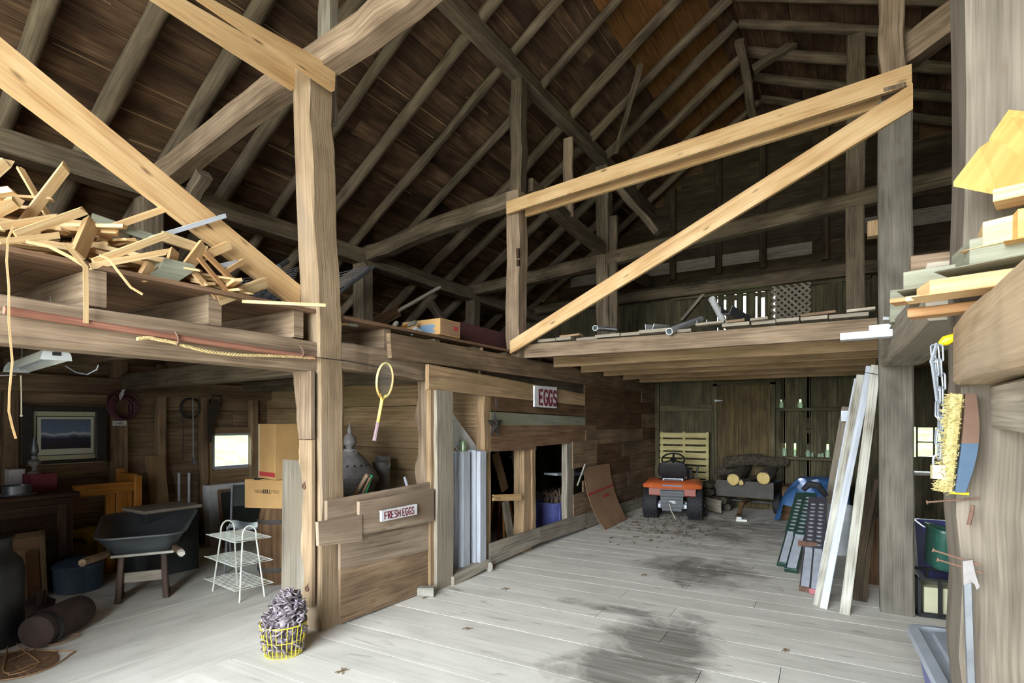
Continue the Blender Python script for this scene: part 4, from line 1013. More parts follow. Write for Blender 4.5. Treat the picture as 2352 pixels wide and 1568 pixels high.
# brown canvas roll
c = PZ(150, 1470)
t, m = loc_thing('canvas_roll', 'dark brown canvas roll lying on the floor at the lower left', 'bag', (c.x-.12, c.y+.02, 0), math.radians(128))
mb = MB(m @ Matrix.Translation((0, 0, .115)) @ Matrix.Rotation(PI/2, 4, 'Y')); mb.lathe([(.07, -.26), (.105, -.24), (.115, -.1), (.113, .1), (.105, .2), (.07, .24)], 22, sx=1.0, sy=1.05); mb.build('body', M['brown_cloth'], t, smooth=True)
mb = MB(m @ Matrix.Translation((0, 0, .115)) @ Matrix.Rotation(PI/2, 4, 'Y')); mb.lathe([(.116, -.2), (.119, -.18), (.116, -.16)], 22, sy=1.05, caps=False); mb.build('strap', M['black_plastic'], t, smooth=True)
mb = MB(); q = PZ(70, 1418); mb.tube([q+V((-.1, 0, .02)), q+V((-.04, .05, .16)), q+V((.05, .06, .18)), q+V((.12, .02, .1))], .03, 8); mb.lathe([(.05, 0), (.1, .02), (.11, .1), (.05, .14)], 14, Matrix.Translation((q.x-.02, q.y+.05, 0)))
mb.build('dark_bundle', M['brown_cloth'], None, 'shapeless dark bundle behind the canvas roll at the lower left', 'bundle', smooth=True)
# flex loops on the floor
def floor_line(pts, r, z=None, n=8):
    P = [PZ(u, v, r) for u, v in pts]; out = []
    for i in range(len(P)-1):
        p0, p1, p2, p3 = P[max(i-1, 0)], P[i], P[i+1], P[min(i+2, len(P)-1)]
        for k in range(n):
            f = k/n; out.append(.5*((2*p1)+(p2-p0)*f+(2*p0-5*p1+4*p2-p3)*f*f+(3*p1-p0-3*p2+p3)*f**3))
    return out+[P[-1]]
for i, (pts, lab) in enumerate(((((0, 1562), (60, 1552), (120, 1530), (165, 1500), (168, 1495), (120, 1494), (60, 1492), (0, 1505)), 'pale electric flex looping over the floor at the lower left, outer loop'),
    (((30, 1545), (8, 1540), (15, 1500), (25, 1460), (45, 1485), (85, 1515), (90, 1522), (60, 1540), (20, 1548), (100, 1515), (130, 1495)), 'pale electric flex crossing itself by the canvas roll'),
    (((20, 1500), (70, 1485), (130, 1478), (180, 1460), (175, 1455), (130, 1465), (85, 1487), (20, 1518)), 'thin electric flex in a long narrow loop beyond the other flex'))):
    mb = MB(); mb.tube(floor_line(pts, .006+.004*i), .004, 6); mb.build('electric_flex', M['cord'], None, lab, 'cord', smooth=True)
mb = MB(); c = PZ(40, 1530); mb.lathe([(.001, 0), (.2, 0), (.21, .003), (.19, .006), (.001, .006)], 20, Matrix.Translation((c.x-.05, c.y, 0)), sx=1.3); mb.build('floor_mat', M['redb'], None, 'reddish brown round mat under the electric flex', 'mat')

# blue tub and yellow can
c = PZ(175, 1362); c.x -= .12; c.y += .06
t, m = loc_thing('tub', 'round slate-blue plastic tub with a lid on the floor by the wheelbarrow', 'tub', (c.x, c.y, 0))
mb = MB(m); mb.lathe([(.165, 0), (.175, .01), (.185, .21), (.19, .22)], 28); mb.build('body', M['blue_barrel'], t, smooth=True)
mb = MB(m); mb.lathe([(.195, .215), (.198, .235), (.17, .25), (.08, .285), (.03, .29)], 28); mb.build('lid', M['blue_barrel'], t, smooth=True)
c = PZ(183, 1318); c.x -= .15; c.y += .12
t, m = loc_thing('yellow_pail', 'yellow plastic jerry can with a sloped top behind the blue tub', 'can', (c.x, c.y, 0), .6)
mb = MB(m); mb.prism([(-.17, 0), (.17, 0), (.17, .3), (.04, .42), (-.05, .42), (-.17, .33)], (0, .1, 0), (1, 0, 0), (0, 0, 1), .2); mb.build('body', M['yellow_plastic'], t)
mb = MB(m); mb.tube([(-.08, -.11, .29), (-.08, -.13, .32), (.06, -.13, .32), (.06, -.11, .29)], .012, 8); mb.build('handle', M['black_plastic'], t, smooth=True)

# wheelbarrow: front points away from the camera
fl, fr = PZ(272, 1383), PZ(382, 1369)
c = (fl+fr)/2; ax = (fr-fl).normalized(); fwd = V((-ax.y, ax.x, 0)); rz = math.atan2(fwd.y, fwd.x)-PI/2
t, m = loc_thing('wheelbarrow', 'black poly-tray wheelbarrow parked in the left room', 'wheelbarrow', (c.x, c.y, 0), rz)
hw_ = (fr-fl).length/2
def tray_ring(z, y0, y1, w0, w1, r):
    pts = []
    for cx, cy, a0 in ((w1-r, y1-r, 0), (-w1+r, y1-r, 90), (-w0+r, y0+r, 180), (w0-r, y0+r, 270)):
        for k in range(6): a = math.radians(a0+k*18); pts.append(V((cx+r*math.cos(a), cy+r*math.sin(a), z(cy+r*math.sin(a)))))
    return pts
rim = tray_ring(lambda y: .565+.05*y, -.2, .86, .31, .37, .14); bot = tray_ring(lambda y: .38+.03*y, -.06, .5, .2, .2, .1)
inn = [p*1 for p in rim]; mid = [a.lerp(b, .5)*1 for a, b in zip(rim, bot)]
cen = sum(rim, V())/len(rim)
o2 = lambda P, k, dz: [V((cen.x+(p.x-cen.x)*k, cen.y+(p.y-cen.y)*k, p.z+dz)) for p in P]
mb = MB(m); mb.loft([o2(bot, .5, 0), bot, mid, rim, o2(rim, 1.05, .004), o2(rim, 1.05, .016), o2(rim, .98, .016), o2(mid, .95, .012), o2(bot, .95, .012), o2(bot, .5, .012)]); mb.build('tray', M['poly'], t, smooth=True, angle=50)
for sx in (-1, 1):
    mb = MB(m); mb.beam((sx*.3, -.56, .48), (sx*.1, .98, .3), .04, .05, (0, 0, 1), .008, 4); hd = mb.build('handle', M['wallb'], t)
    mb = MB(m); mb.beam((sx*.306, -.64, .487), (sx*.294, -.52, .475), .046, .05, (0, 0, 1), .016, 3); mb.build('grip', M['white_worn' if sx > 0 else 'wallb'], hd)
    mb = MB(m); mb.beam((sx*hw_, -.02, 0), (sx*(hw_-.02), .02, .39), .045, .07, (0, 1, 0), .006); mb.beam((sx*hw_, .0, .012), (sx*hw_, .2, .02), .04, .03, (0, 0, 1), .005); mb.beam((sx*hw_, .19, .02), (sx*(hw_-.03), .1, .36), .03, .025, (0, 1, 0), .004); mb.build('leg', M['dark_wood'], t)
mb = MB(m); mb.beam((-hw_, .02, .19), (hw_, .02, .19), .03, .085, (0, 0, 1), .006); mb.build('leg_brace', M['greyb'], t)
mb = MB(m); mb.beam((-hw_-.04, -.1, .4), (hw_+.06, -.1, .4), .03, .02, (0, 0, 1), .004); mb.build('cross_slat', M['white_worn'], t)
mb = MB(m @ Matrix.Translation((0, .92, .17)) @ Matrix.Rotation(PI/2, 4, 'Y')); mb.lathe([(.1, -.04), (.15, -.045), (.17, -.02), (.17, .02), (.15, .045), (.1, .04)], 24); wh = mb.build('wheel', M['black_rubber'], t, smooth=True)
mb = MB(m @ Matrix.Translation((0, .92, .17)) @ Matrix.Rotation(PI/2, 4, 'Y')); mb.lathe([(.02, -.07), (.1, -.03), (.1, .03), (.02, .07)], 18); mb.build('hub', M['steel'], wh, smooth=True)

# white wire rack
c = (PZ(493, 1358)+PZ(555, 1385)+PZ(603, 1368)+PZ(540, 1343))/4
A = (PZ(555, 1385)-PZ(493, 1358)); B = (PZ(540, 1343)-PZ(493, 1358)); rz = math.atan2(A.y, A.x)
t, m = loc_thing('wire_rack', 'white three-tier wire shelf rack standing on the left room floor', 'rack', (c.x, c.y, 0), rz)
LX, LY = A.length/2, B.length/2
for sx in (-1, 1):
    mb = MB(m); pts = [V((sx*LX, -LY, 0)), V((sx*LX*.8, -LY*.55, .5))]
    for k in range(9): a = PI*k/8; pts.append(V((sx*LX*.8, -math.cos(a)*LY*.55, .54+math.sin(a)*.075)))
    pts += [V((sx*LX*.8, LY*.55, .5)), V((sx*LX, LY, 0))]; mb.tube(pts, .007, 8); mb.build('side_frame', M['white_metal'], t, smooth=True)
for z, k in ((.115, 1.0), (.31, .98), (.505, .92)):
    mb = MB(m); ex, ey = LX*1.04*k+.03, LY*1.0*k+.055
    mb.tube([(-ex, -ey, z), (ex, -ey, z), (ex, ey, z), (-ex, ey, z)], .0045, 6, True); mb.tube([(-ex, 0, z-.004), (ex, 0, z-.004)], .0035, 6)
    for i in range(1, 13): x = -ex+2*ex*i/13; mb.tube([(x, -ey, z+.003), (x, ey, z+.003)], .003, 6)
    mb.build('wire_shelf', M['white_metal'], t, smooth=True)

# wire basket heaped with chain
c = PZ(637, 1515); c.x -= .06; c.y += .09
t, m = loc_thing('wire_basket', 'small yellow-coated wire basket on the floor by the main post', 'basket', (c.x, c.y, 0))
R0, R1, HZ = .115, .142, .2
mb = MB(m)
for k in range(26):
    a = 2*PI*k/26; ca, sa = math.cos(a), math.sin(a); mb.tube([(ca*R0*.3, sa*R0*.3, .012), (ca*R0, sa*R0, .006), (ca*(R0+R1)/2, sa*(R0+R1)/2, HZ*.5), (ca*R1, sa*R1, HZ)], .0025, 5)
for z, r in ((.006, R0), (.1, (R0+R1)/2)): mb.tube(ring_pts((0, 0, z), (1, 0, 0), (0, 1, 0), r, None, 30), .0025, 5, True)
mb.build('wires', M['yellow_wire'], t, smooth=True)
mb = MB(m); mb.tube(ring_pts((0, 0, HZ), (1, 0, 0), (0, 1, 0), R1, None, 32), .004, 6, True); mb.build('rim', M['yellow_wire'], t, smooth=True)
mb = MB(Matrix.Translation((c.x, c.y, 0)))
def link(mb, p, ax, up, L=.031, W=.017, r=.0056):
    ax = V(ax).normalized(); s, u = perp(ax, up); pts = []
    for k in range(12):
        a = 2*PI*k/12; x = math.cos(a)*W; y = math.sin(a)*W; y += (L-W) if y > 0 else -(L-W); pts.append(V(p)+s*x+ax*y)
    mb.tube(pts, r, 5, True)
for k in range(250):
    a = RN.uniform(0, 2*PI); z = RN.random(); zz = .02+.37*z**.9
    rm = (.106+.026*min(zz/.2, 1)) if zz < .2 else .132*(1-((zz-.2)/.2)**1.25*.6)
    rr = rm*math.sqrt(RN.uniform(.62, 1)) if zz < .33 else rm*RN.random()
    sh = .045*max(0, (zz-.2)/.2)
    link(mb, (math.cos(a)*rr+sh*.8, math.sin(a)*rr+sh*.6, zz), (RN.uniform(-1, 1), RN.uniform(-1, 1), RN.uniform(-1, 1)), (RN.uniform(-1, 1), RN.uniform(-1, 1), 1))
mb.lathe([(.06, .02), (.095, .06), (.1, .2), (.07, .31), (.03, .36)], 12)
mb.build('chain', M['chain'], None, 'heap of heavy rusty chain piled high in the yellow wire basket', 'chain', smooth=True, angle=60)

# plywood sheet and white stick behind the main post
q = [PZ(650, 1381), PZ(702, 1398)]
mb = MB(); up = V((-.12, .1, PY(652, 1056, q[0].y+.05).z)); mb.plate([q[0], q[1]+V((.35, -.03, 0)), q[1]+V((.35, -.03, 0))+up, q[0]+up], .016); mb.build('plywood_sheet', M['greyb'], None, 'dull grey-brown plywood sheet leaning behind the main post', 'board')
a, b = PZ(664, 1372), PY(695, 1176, PZ(664, 1372).y+.0)
mb = MB(); mb.beam(a+V((.02, -.04, 0)), b+V((.02, -.04, 0)), .035, .018, (0, 1, 0), .003, 5, .004); mb.build('white_stick', M['white_worn'], None, 'narrow white stick leaning by the chain basket behind the main post', 'stick')

# cartons on a keg
def carton(name, label, c, rz, sx, sy, sz, mat='card', group=None):
    t, m = loc_thing(name, label, 'box', c, rz, group)
    mb = MB(m); mb.box(-sx/2, sx/2, -sy/2, sy/2, 0, sz, .004); mb.build('carton', M[mat], t); return t, m
kc = PD(640, 1000, 5.25); kz = .7
t, m = loc_thing('keg', 'brown wooden keg under the stacked cartons', 'keg', (kc.x, kc.y, 0))
mb = MB(m); mb.lathe([(.15, 0), (.18, .15), (.19, .34), (.18, .55), (.155, kz)], 24); mb.build('staves', M['dkb'], t, smooth=True)
for z in (.12, .56):
    mb = MB(m); mb.lathe([(.182, z), (.186, z+.02), (.184, z+.04)], 24, caps=False); mb.build('hoop', M['iron_dark'], t, smooth=True)
rzb = YAW+math.radians(-12)
t, m = carton('doll_carton', 'long brown carton lettered DOLL, lower one of the stack on the keg', (kc.x+.02, kc.y, kz+.002), rzb, .52, .3, .26)
mb = MB(m); write(mb, 'YOUNG', (-.16, -.1515, .14), (1, 0, 0), (0, 0, 1), .028, .016, .005, .003, (0, -1, 0)); write(mb, 'PACK', (.02, -.1515, .14), (1, 0, 0), (0, 0, 1), .028, .016, .005, .003, (0, -1, 0)); mb.build('faded_lettering', M['ink_print'], t)
mb = MB(m); write(mb, 'DOLL', (-.065, -.1518, .138), (1, 0, 0), (0, 0, 1), .034, .017, .004, .006, (0, -1, 0)); mb.prism([(.155, .05), (.185, .05), (.17, .085)], (0, -.1502, 0), (1, 0, 0), (0, 0, 1), .001); mb.build('lettering', M['black_print'], t)
mb = MB(m)
for x in (-.16, .13): mb.box(x, x+.06, -.158, -.1, .258, .272, .003)
mb.build('clip', M['black_plastic'], t)
for x0, x1 in ((-.26, -.005), (.005, .26)):
    mb = MB(m); mb.box(-.26, .26, -.15 if x0 < 0 else .005, -.005 if x0 < 0 else .15, .261, .265); mb.build('flap', M['card'], t)
t, m = carton('tall_carton', 'tall plain carton with a red stripe, upper one of the stack on the keg', (kc.x+.06, kc.y+.02, kz+.274), YAW+math.radians(-40), .3, .34, .5)
mb = MB(m); mb.box(-.152, -.15, -.168, .168, .02, .06); mb.build('stripe', M['red_print'], t)
mb = MB(m); mb.box(-.149, .149, -.1712, -.17, .02, .06); mb.build('stripe', M['red_print'], t)
mb = MB(m); mb.box(-.153, -.145, -.175, -.165, .0, .5); mb.build('corner_seam', M['mat_cream'], t)

# white carton, chalkboard, dark chest and chair near the window wall
p0, p1 = PX(482, 1222, XO+.3), PX(562, 1112, XO+.3)
t, m = loc_thing('flat_carton', 'tall flat white carton marked LE leaning under the small window', 'box', (XO+.28, (p0.y+p1.y)/2, 0))
H = PX(500, 1114, XO+.3).z; yA, yB_ = p0.y, p1.y+.35
mb = MB(); mb.loft([[V((XO+.32, y, 0)), V((XO+.2, y, 0)), V((XO+.14, y, H)), V((XO+.26, y, H))] for y in (yA, yB_)]); mb.build('carton', M['sign'], t)
mb = MB(); write(mb, 'LE', (XO+.325-.06*.28/H, yA+.1, .2), (0, 1, 0), (-.06, 0, H), .09, .07, .03, .012, (1, 0, 0)); mb.build('lettering', M['black_print'], t)
mb = MB(); q = PX(499, 1139, XO+.28); mb.lathe([(.001, 0), (.045, 0), (.045, .002)], 20, Matrix.Translation((XO+.285, yA+.16, H-.2)) @ Matrix.Rotation(PI/2-.08, 4, 'Y')); mb.build('logo', M['maroon'], t)
yc0 = PX(506, 1150, XO+.42).y; H2 = PX(510, 1128, XO+.42).z
t, m = loc_thing('chalkboard', 'dark chalkboard in a thin reddish frame leaning on the white carton', 'board', (XO+.42, yc0+.3, 0))
f = lambda y, z: V((XO+.5-.12*z/H2, y, z))
mb = MB(); mb.plate([f(yc0+.02, .12), f(yc0+.58, .12), f(yc0+.58, H2-.02), f(yc0+.02, H2-.02)], .008); mb.build('slate', M['slate'], t)
mb = MB()
for a, b in (((yc0, .0), (yc0, H2)), ((yc0+.6, .0), (yc0+.6, H2)), ((yc0, H2), (yc0+.6, H2)), ((yc0, .12), (yc0+.6, .12))): mb.beam(f(*a)+V((.004, 0, 0)), f(*b)+V((.004, 0, 0)), .03, .024, (1, 0, 0), .003)
mb.build('frame', M['redb'], t)
mb = MB(); mb.plate([f(yc0+.62, .0)+V((-.04, 0, 0)), f(yc0+.95, .0)+V((-.04, 0, 0)), f(yc0+.95, H2-.02)+V((-.04, 0, 0)), f(yc0+.62, H2-.02)+V((-.04, 0, 0))], .01); mb.build('maroon_board', M['deep_maroon'], None, 'dark maroon board right of the chalkboard', 'board')
pa, pb = PZ(385, 1262), PZ(455, 1252); zc = PX(420, 1155, -6.3).z
t, m = loc_thing('chest', 'dark grey-green chest with a pale worn top edge behind the wheelbarrow', 'chest', (-5.93, 2.97, 0))
mb = MB(m); mb.box(-.2, .22, -.3, .2, 0, .62, .006); mb.build('body', M['slate'], t)
mb = MB(m); mb.box(-.21, .24, -.32, .22, .62, .65, .006); mb.build('lid', M['greyb'], t)
mb = MB(); a, b = PX(365, 1170, XO+.3), PX(372, 1046, XO+.12); a.z = .66; mb.beam(V((XO+.42, a.y, .0)), V((XO+.13, a.y+.04, b.z)), .2, .02, (1, 0, 0), .003); mb.build('leaning_plank', M['tanb'], None, 'wide plank leaning on the left room wall behind the dark chest', 'board')
t, m = loc_thing('tube_rack', 'pair of thin upright grey tubes standing behind the dark chest', 'tubes', (XO+.4, 3.4, 0))
for u in (411, 434):
    a = PX(u, 1086, XO+.33); mb = MB(); mb.tube([V((XO+.33, a.y, .0)), V((XO+.33, a.y, a.z))], .014, 8); mb.build('tube', M['alu'], t, smooth=True)
mb = MB(); a = PX(422, 1150, XO+.33); mb.box(XO+.28, XO+.38, a.y-.14, a.y+.14, .0, .03, .005); mb.build('foot', M['steel'], t)
# metal chair
cc = PD(575, 1180, 5.75)
t, m = loc_thing('metal_chair', 'steel-framed chair with a dark moulded seat behind the white wire rack', 'chair', (cc.x, cc.y, 0), YAW+math.radians(200))
mb = MB(m); mb.grid([[V((-.2+.4*j/8, -.19+.38*i/6, .43+.02*math.cos(j/8*2*PI)-.025*math.sin(i/6*PI))) for j in range(9)] for i in range(7)], .012); mb.build('seat', M['blue_barrel'], t, smooth=True)
mb = MB(m); mb.grid([[V((-.19+.38*j/8, -.22-.02*math.sin(j/8*PI)-.05*i/4, .6+.22*i/4)) for j in range(9)] for i in range(5)], .012); mb.build('backrest', M['slate'], t, smooth=True)
for sx in (-1, 1):
    mb = MB(m); mb.tube([(sx*.21, .24, 0), (sx*.2, .1, .42), (sx*.2, -.17, .43), (sx*.2, -.26, .82)], .011, 8); mb.build('frame_tube', M['galv'], t, smooth=True)
    mb = MB(m); mb.tube([(sx*.2, .0, .42), (sx*.21, -.28, 0)], .011, 8); mb.build('leg', M['galv'], t, smooth=True)
mb = MB(); q = PZ(600, 1268); mb.tube([q+V((0, 0, .01)), q+V((.05, .05, .05)), q+V((.07, .1, .16)), q+V((.05, .12, .2))], .008, 6); mb.tube([q+V((.1, .12, .03)), q+V((.25, .3, .07))], .008, 6); mb.build('iron_rod', M['wire_dark'], None, 'bent dark iron rod on the floor right of the white wire rack', 'rod')

# ================================================================== seen through the opening above the half wall
sx, sy = PD(803, 1000, 5.55).x, PD(803, 1000, 5.55).y
t, m = loc_thing('parlour_stove', 'ornate grey cast-iron parlour stove behind the half wall', 'stove', (sx, sy, 0), YAW)
mb = MB(m); mb.lathe([(.22, 0.1), (.26, .14), (.25, .2), (.235, .25), (.23, .8), (.25, .86), (.27, .9), (.285, .92), (.285, .94), (.27, .955)], 32); mb.build('body', M['iron'], t, smooth=True)
mb = MB(m); mb.lathe([(.27, .955), (.255, 1.0), (.2, 1.06), (.16, 1.12), (.11, 1.17), (.065, 1.2), (.06, 1.225)], 32); dm = mb.build('dome', M['iron'], t, smooth=True)
mb = MB(m)
for k in range(18): a = 2*PI*k/18; mb.lathe([(.001, 0), (.011, 0), (.011, .004)], 8, Matrix.Rotation(a, 4, 'Z') @ Matrix.Translation((.195, 0, 1.065)) @ Matrix.Rotation(.85, 4, 'Y'))
mb.build('vent_hole', M['black_plastic'], dm)
mb = MB(m); mb.lathe([(.03, 1.225), (.035, 1.25), (.06, 1.27), (.068, 1.29), (.064, 1.31), (.055, 1.345), (.03, 1.37), (.018, 1.38), (.022, 1.395), (.026, 1.415), (.016, 1.44), (.008, 1.45), (.008, 1.475), (.003, 1.49)], 24); mb.build('finial', M['iron'], t, smooth=True)
for k in range(4):
    a = PI/4+k*PI/2; mb = MB(m @ Matrix.Rotation(a, 4, 'Z')); mb.tube([(.2, 0, .13), (.27, 0, .1), (.28, 0, .04), (.31, 0, .0)], [.03, .025, .018, .022], 8); mb.build('leg', M['iron'], t, smooth=True)
for (x0, z0, z1) in ((-.11, .3, .56), (-.11, .58, .83)):
    mb = MB(m); mb.grid([[V((math.sin(a)*.242, -math.cos(a)*.242, z0+(z1-z0)*j/4)) for j in range(5)] for a in [(-.5+1.0*i/8) for i in range(9)]], .012); dd = mb.build('fire_door', M['iron'], t, smooth=True)
    mb = MB(m)
    for (cx, cz, r) in ((-.3, .5, .05), (.3, .5, .05), (0, .3, .04), (0, .72, .05), (-.25, .2, .03), (.25, .2, .03), (-.28, .8, .03), (.28, .8, .03)):
        cz = z0+(z1-z0)*cz; mb.tube([V((math.sin(cx+math.cos(q)*r*(1-q/11)*4)*.254, -math.cos(cx+math.cos(q)*r*(1-q/11)*4)*.254, cz+math.sin(q)*r*(1-q/11))) for q in [k*.5 for k in range(18)]], .005, 5)
    mb.build('scroll_relief', M['iron'], dd, smooth=True)
mb = MB(m); mb.tube(ring_pts((.06, -.06, 1.18), (1, 0, 0), (0, .3, 1), .03, .04, 14), .004, 5, True); mb.build('lid_ring', M['iron'], t, smooth=True)
p = PD(876, 1060, 5.9)
t, m = loc_thing('stove_pipe', 'dark grey sheet-metal can with a side handle right of the stove', 'can', (p.x, p.y, 0))
mb = MB(m); mb.lathe([(.09, 0), (.09, .94), (.096, .95), (.096, 1.06), (.1, 1.07)], 22); mb.build('body', M['iron'], t, smooth=True)
mb = MB(m); mb.tube([(.09, -.02, 1.02), (.15, -.04, 1.02), (.16, -.04, 1.06)], .01, 8); mb.build('handle', M['galv'], t, smooth=True)
mb = MB(); mb.box(p.x-.2, p.x-.06, p.y+.1, p.y+.2, 0, 1.12, .004); mb.build('flue_box', M['iron'], None, 'dark upright sheet-metal box behind the stove', 'box')
p = PD(905, 1128, 5.4)
mb = MB(); mb.lathe([(.08, 0), (.085, .75), (.1, .78), (.102, .84), (.09, .84), (.085, .8)], 22, Matrix.Translation((p.x, p.y, 0))); mb.build('black_pot', M['black_plastic'], None, 'black cylindrical pot just showing above the half wall', 'pot', smooth=True)
for (u0, v0, u1, v1, r, mat, lab) in ((812, 1145, 843, 1090, .017, 'pink_stick', 'pale bare pole leaning inside the half wall'), (835, 1145, 854, 1091, .013, 'green_stick', 'bright green pole beside the pale one inside the half wall'), (825, 1150, 850, 1096, .011, 'tanb', 'thin brown pole between the pale pole and the green one')):
    b = PX(u1, v1, -3.45); k = (u1-u0)/(v1-v0); lo = PD(u1+k*(1353-v1), 1353, 5.0); lo.z = r
    mb = MB(); mb.tube([lo, b, b+(b-lo).normalized()*.004], [r, r, r*.5], 10); mb.build('pole', M[mat], None, lab, 'pole', smooth=True)
a, b = PX(936, 1118, -3.4), PX(929, 1096, -3.45); d = (b-a).normalized()
mb = MB(); mb.tube([V((a.x, a.y+.02, 0)), a, b], [.012, .014, .012], 8); mb.build('pole', M['white_wood'], None, 'white-tipped stick inside the right end of the half wall', 'pole', smooth=True)
# ================================================================== scrap wood and things on the left loft
def scrap(p0, p1, w, th, label, up=None, mat='scrap', group=None, seg=1, wob=0.0, ragged=True):
    mb = MB(); mb.beam(p0, p1, w, th, up, 0, seg, wob)
    if ragged:
        d = (V(p1)-V(p0)).normalized()
        for i in range(4): mb.v[-4+i] = mb.v[-4+i]+d*RN.uniform(-.02, .02)
    return mb.build('scrap_wood', M[mat], None, label, 'wood scrap', group or 'scrap wood pile')
XS = -3.42
def sp(u0, v0, u1, v1, w, th, label, x0=XS, x1=None, up=(1, .4, 0), mat='scrap', **k):
    return scrap(PX(u0, v0, x0), PX(u1, v1, XS if x1 is None else x1), w, th, label, up, mat, **k)
sp(48, 520, 152, 384, .05, .014, 'long pale lath sticking up steeply from the scrap pile, right of two', -3.55, -3.5)
sp(118, 510, 47, 388, .03, .014, 'tan lath sticking up behind the steep pale one', -3.7, -3.7, mat='new')
sp(-40, 420, 18, 368, .05, .02, 'pale offcut end at the left edge of the photo, highest one', -3.5, -3.45)
sp(-20, 492, 38, 462, .05, .03, 'pale block poking out at the left edge below the highest offcut', -3.5, -3.4)
sp(255, 522, 405, 470, .032, .026, 'square yellow stick rising to the right from the middle of the pile', -3.55, -3.45, mat='new')
sp(345, 548, 512, 497, .024, .016, 'thin white lath reaching furthest right over the pile', -3.45, -3.4, mat='white_wood')
sp(215, 602, 380, 540, .035, .024, 'long pale stick lying across the front of the pile', -3.3, -3.3)
sp(205, 612, 382, 578, .03, .024, 'pale stick just below the long one across the front of the pile', -3.28, -3.3)
sp(372, 542, 470, 575, .06, .02, 'pale board tilting down to the right at the top of the pile', -3.4, -3.4)
sp(210, 500, 350, 548, .05, .02, 'greyish board tilting down to the right behind the yellow stick', -3.6, -3.55, mat='greenb')
sp(0, 520, 125, 500, .035, .018, 'ragged pale strip at the left top of the pile', -3.4, -3.4)
sp(35, 540, 190, 485, .04, .018, 'long pale strip rising to a broken dark tip', -3.38, -3.4)
sp(0, 556, 135, 540, .03, .012, 'pale strip along the lower left of the pile', -3.3, -3.3)
sp(178, 585, 210, 510, .07, .03, 'stubby board standing on end in the pile', -3.36, -3.45, mat='new')
sp(440, 600, 525, 563, .05, .03, 'tan block rising right at the right shoulder of the pile', -3.42, -3.4, mat='new')
sp(425, 620, 470, 560, .07, .02, 'wide tan board slanting in the right shoulder of the pile', -3.36, -3.4, mat='new')
sp(498, 690, 610, 648, .065, .04, 'thick pale block end jutting right at the low end of the pile', -3.34, -3.36)
sp(500, 612, 548, 602, .03, .014, 'small white-tipped offcut in the low end of the pile', -3.38, -3.4, mat='white_wood')
sp(512, 628, 560, 598, .03, .02, 'small yellow offcut with a grey end, low end of the pile', -3.38, -3.4, mat='new')
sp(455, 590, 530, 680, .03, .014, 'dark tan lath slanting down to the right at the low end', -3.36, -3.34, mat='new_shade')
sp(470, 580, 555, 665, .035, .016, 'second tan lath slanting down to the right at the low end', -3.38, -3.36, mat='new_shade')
sp(440, 620, 500, 685, .04, .014, 'orange offcut standing at the low front edge', -3.34, -3.33, mat='new')
sp(325, 640, 345, 605, .05, .03, 'small dark tan cube-like offcut low in the pile', -3.32, -3.34, mat='new')
sp(385, 640, 400, 575, .06, .02, 'upright tan offcut near the rough grey block', -3.35, -3.38, mat='new')
mb = MB(); q = [PX(u, v, -3.3) for u, v in ((343, 645), (372, 628), (385, 605), (450, 620), (455, 632), (412, 660))]
mb.prism([(p.y, p.z) for p in q][::-1], (-3.3, 0, 0), (0, 1, 0), (0, 0, 1), .0); mb = MB()
mb.prism([(p.y, p.z+.035) for p in q], (-3.42, 0, 0), (0, 1, 0), (0, 0, 1), .1); mb.build('scrap_wood', M['greenb'], None, 'rough greyish angular block at the front lip of the pile', 'wood scrap', 'scrap wood pile')
LAB = ['short pale offcut in the tangle of the scrap wood pile', 'short tan offcut in the tangle of the scrap wood pile']
for k in range(165):
    y = RN.uniform(.5, 2.15); top = max(.05, .3*(1-max(0, (y-1.15))/1.1)) if y > 1.15 else .3
    z = 2.31+top*RN.random()**.7; x = -3.32-RN.random()*.55; x -= (z-2.31)*.25
    ya = RN.choice([RN.gauss(1.1, .5), RN.gauss(.3, .5)]); pi = RN.gauss(0, .16); L = RN.uniform(.16, .46)
    d = V((math.cos(ya)*math.cos(pi), math.sin(ya)*math.cos(pi), math.sin(pi)))*L/2; c = V((x-.06, y, z+.015))
    if (c+d).y > 2.25 or (c-d).y > 2.25: c.y -= .2
    i = 0 if RN.random() < .68 else 1
    zmin = min((c+d).z, (c-d).z); c.z += max(0, 2.312-zmin)
    scrap(c-d, c+d, RN.uniform(.025, .07), RN.uniform(.01, .032), LAB[i], (RN.uniform(-.4, .4), RN.uniform(-.4, .4), 1), 'scrap' if i == 0 else 'new')
# hanging strips
def strip(pts, x, w, label, mat='scrap'):
    P = [PX(u, v, x) for u, v in pts]; mb = MB(); mb.ribbon(P, w, (1, 0, 0), .004); mb.build('wood_strip', M[mat], None, label, 'wood strip')
strip([(30, 520), (18, 548), (15, 600), (20, 660), (20, 740), (28, 830), (21, 900), (20, 945), (28, 980), (36, 1007)], -3.2, .008, 'long thin white strip hanging down from the scrap pile past the beam', 'scrap')
strip([(150, 560), (185, 600), (196, 612), (197, 680), (197, 742)], -3.22, .022, 'tan strip bent over the loft edge left of the joist end')
strip([(228, 586), (250, 595), (270, 622), (300, 660), (327, 676)], -3.22, .012, 'thin curved strip hanging over the loft edge, right of the bent one')
strip([(60, 555), (110, 565), (160, 590), (196, 612)], -3.24, .016, 'thin pale strip curving over the front of the pile')
a, b = PX(556, 692, -3.3), PY(748, 701, 2.5); mb = MB(); mb.beam(a, b, .012, .02, (0, 0, 1), 0, 4); mb.build('wood_strip', M['scrap'], None, 'long pale lath pointing right across the face of the main post', 'wood strip')
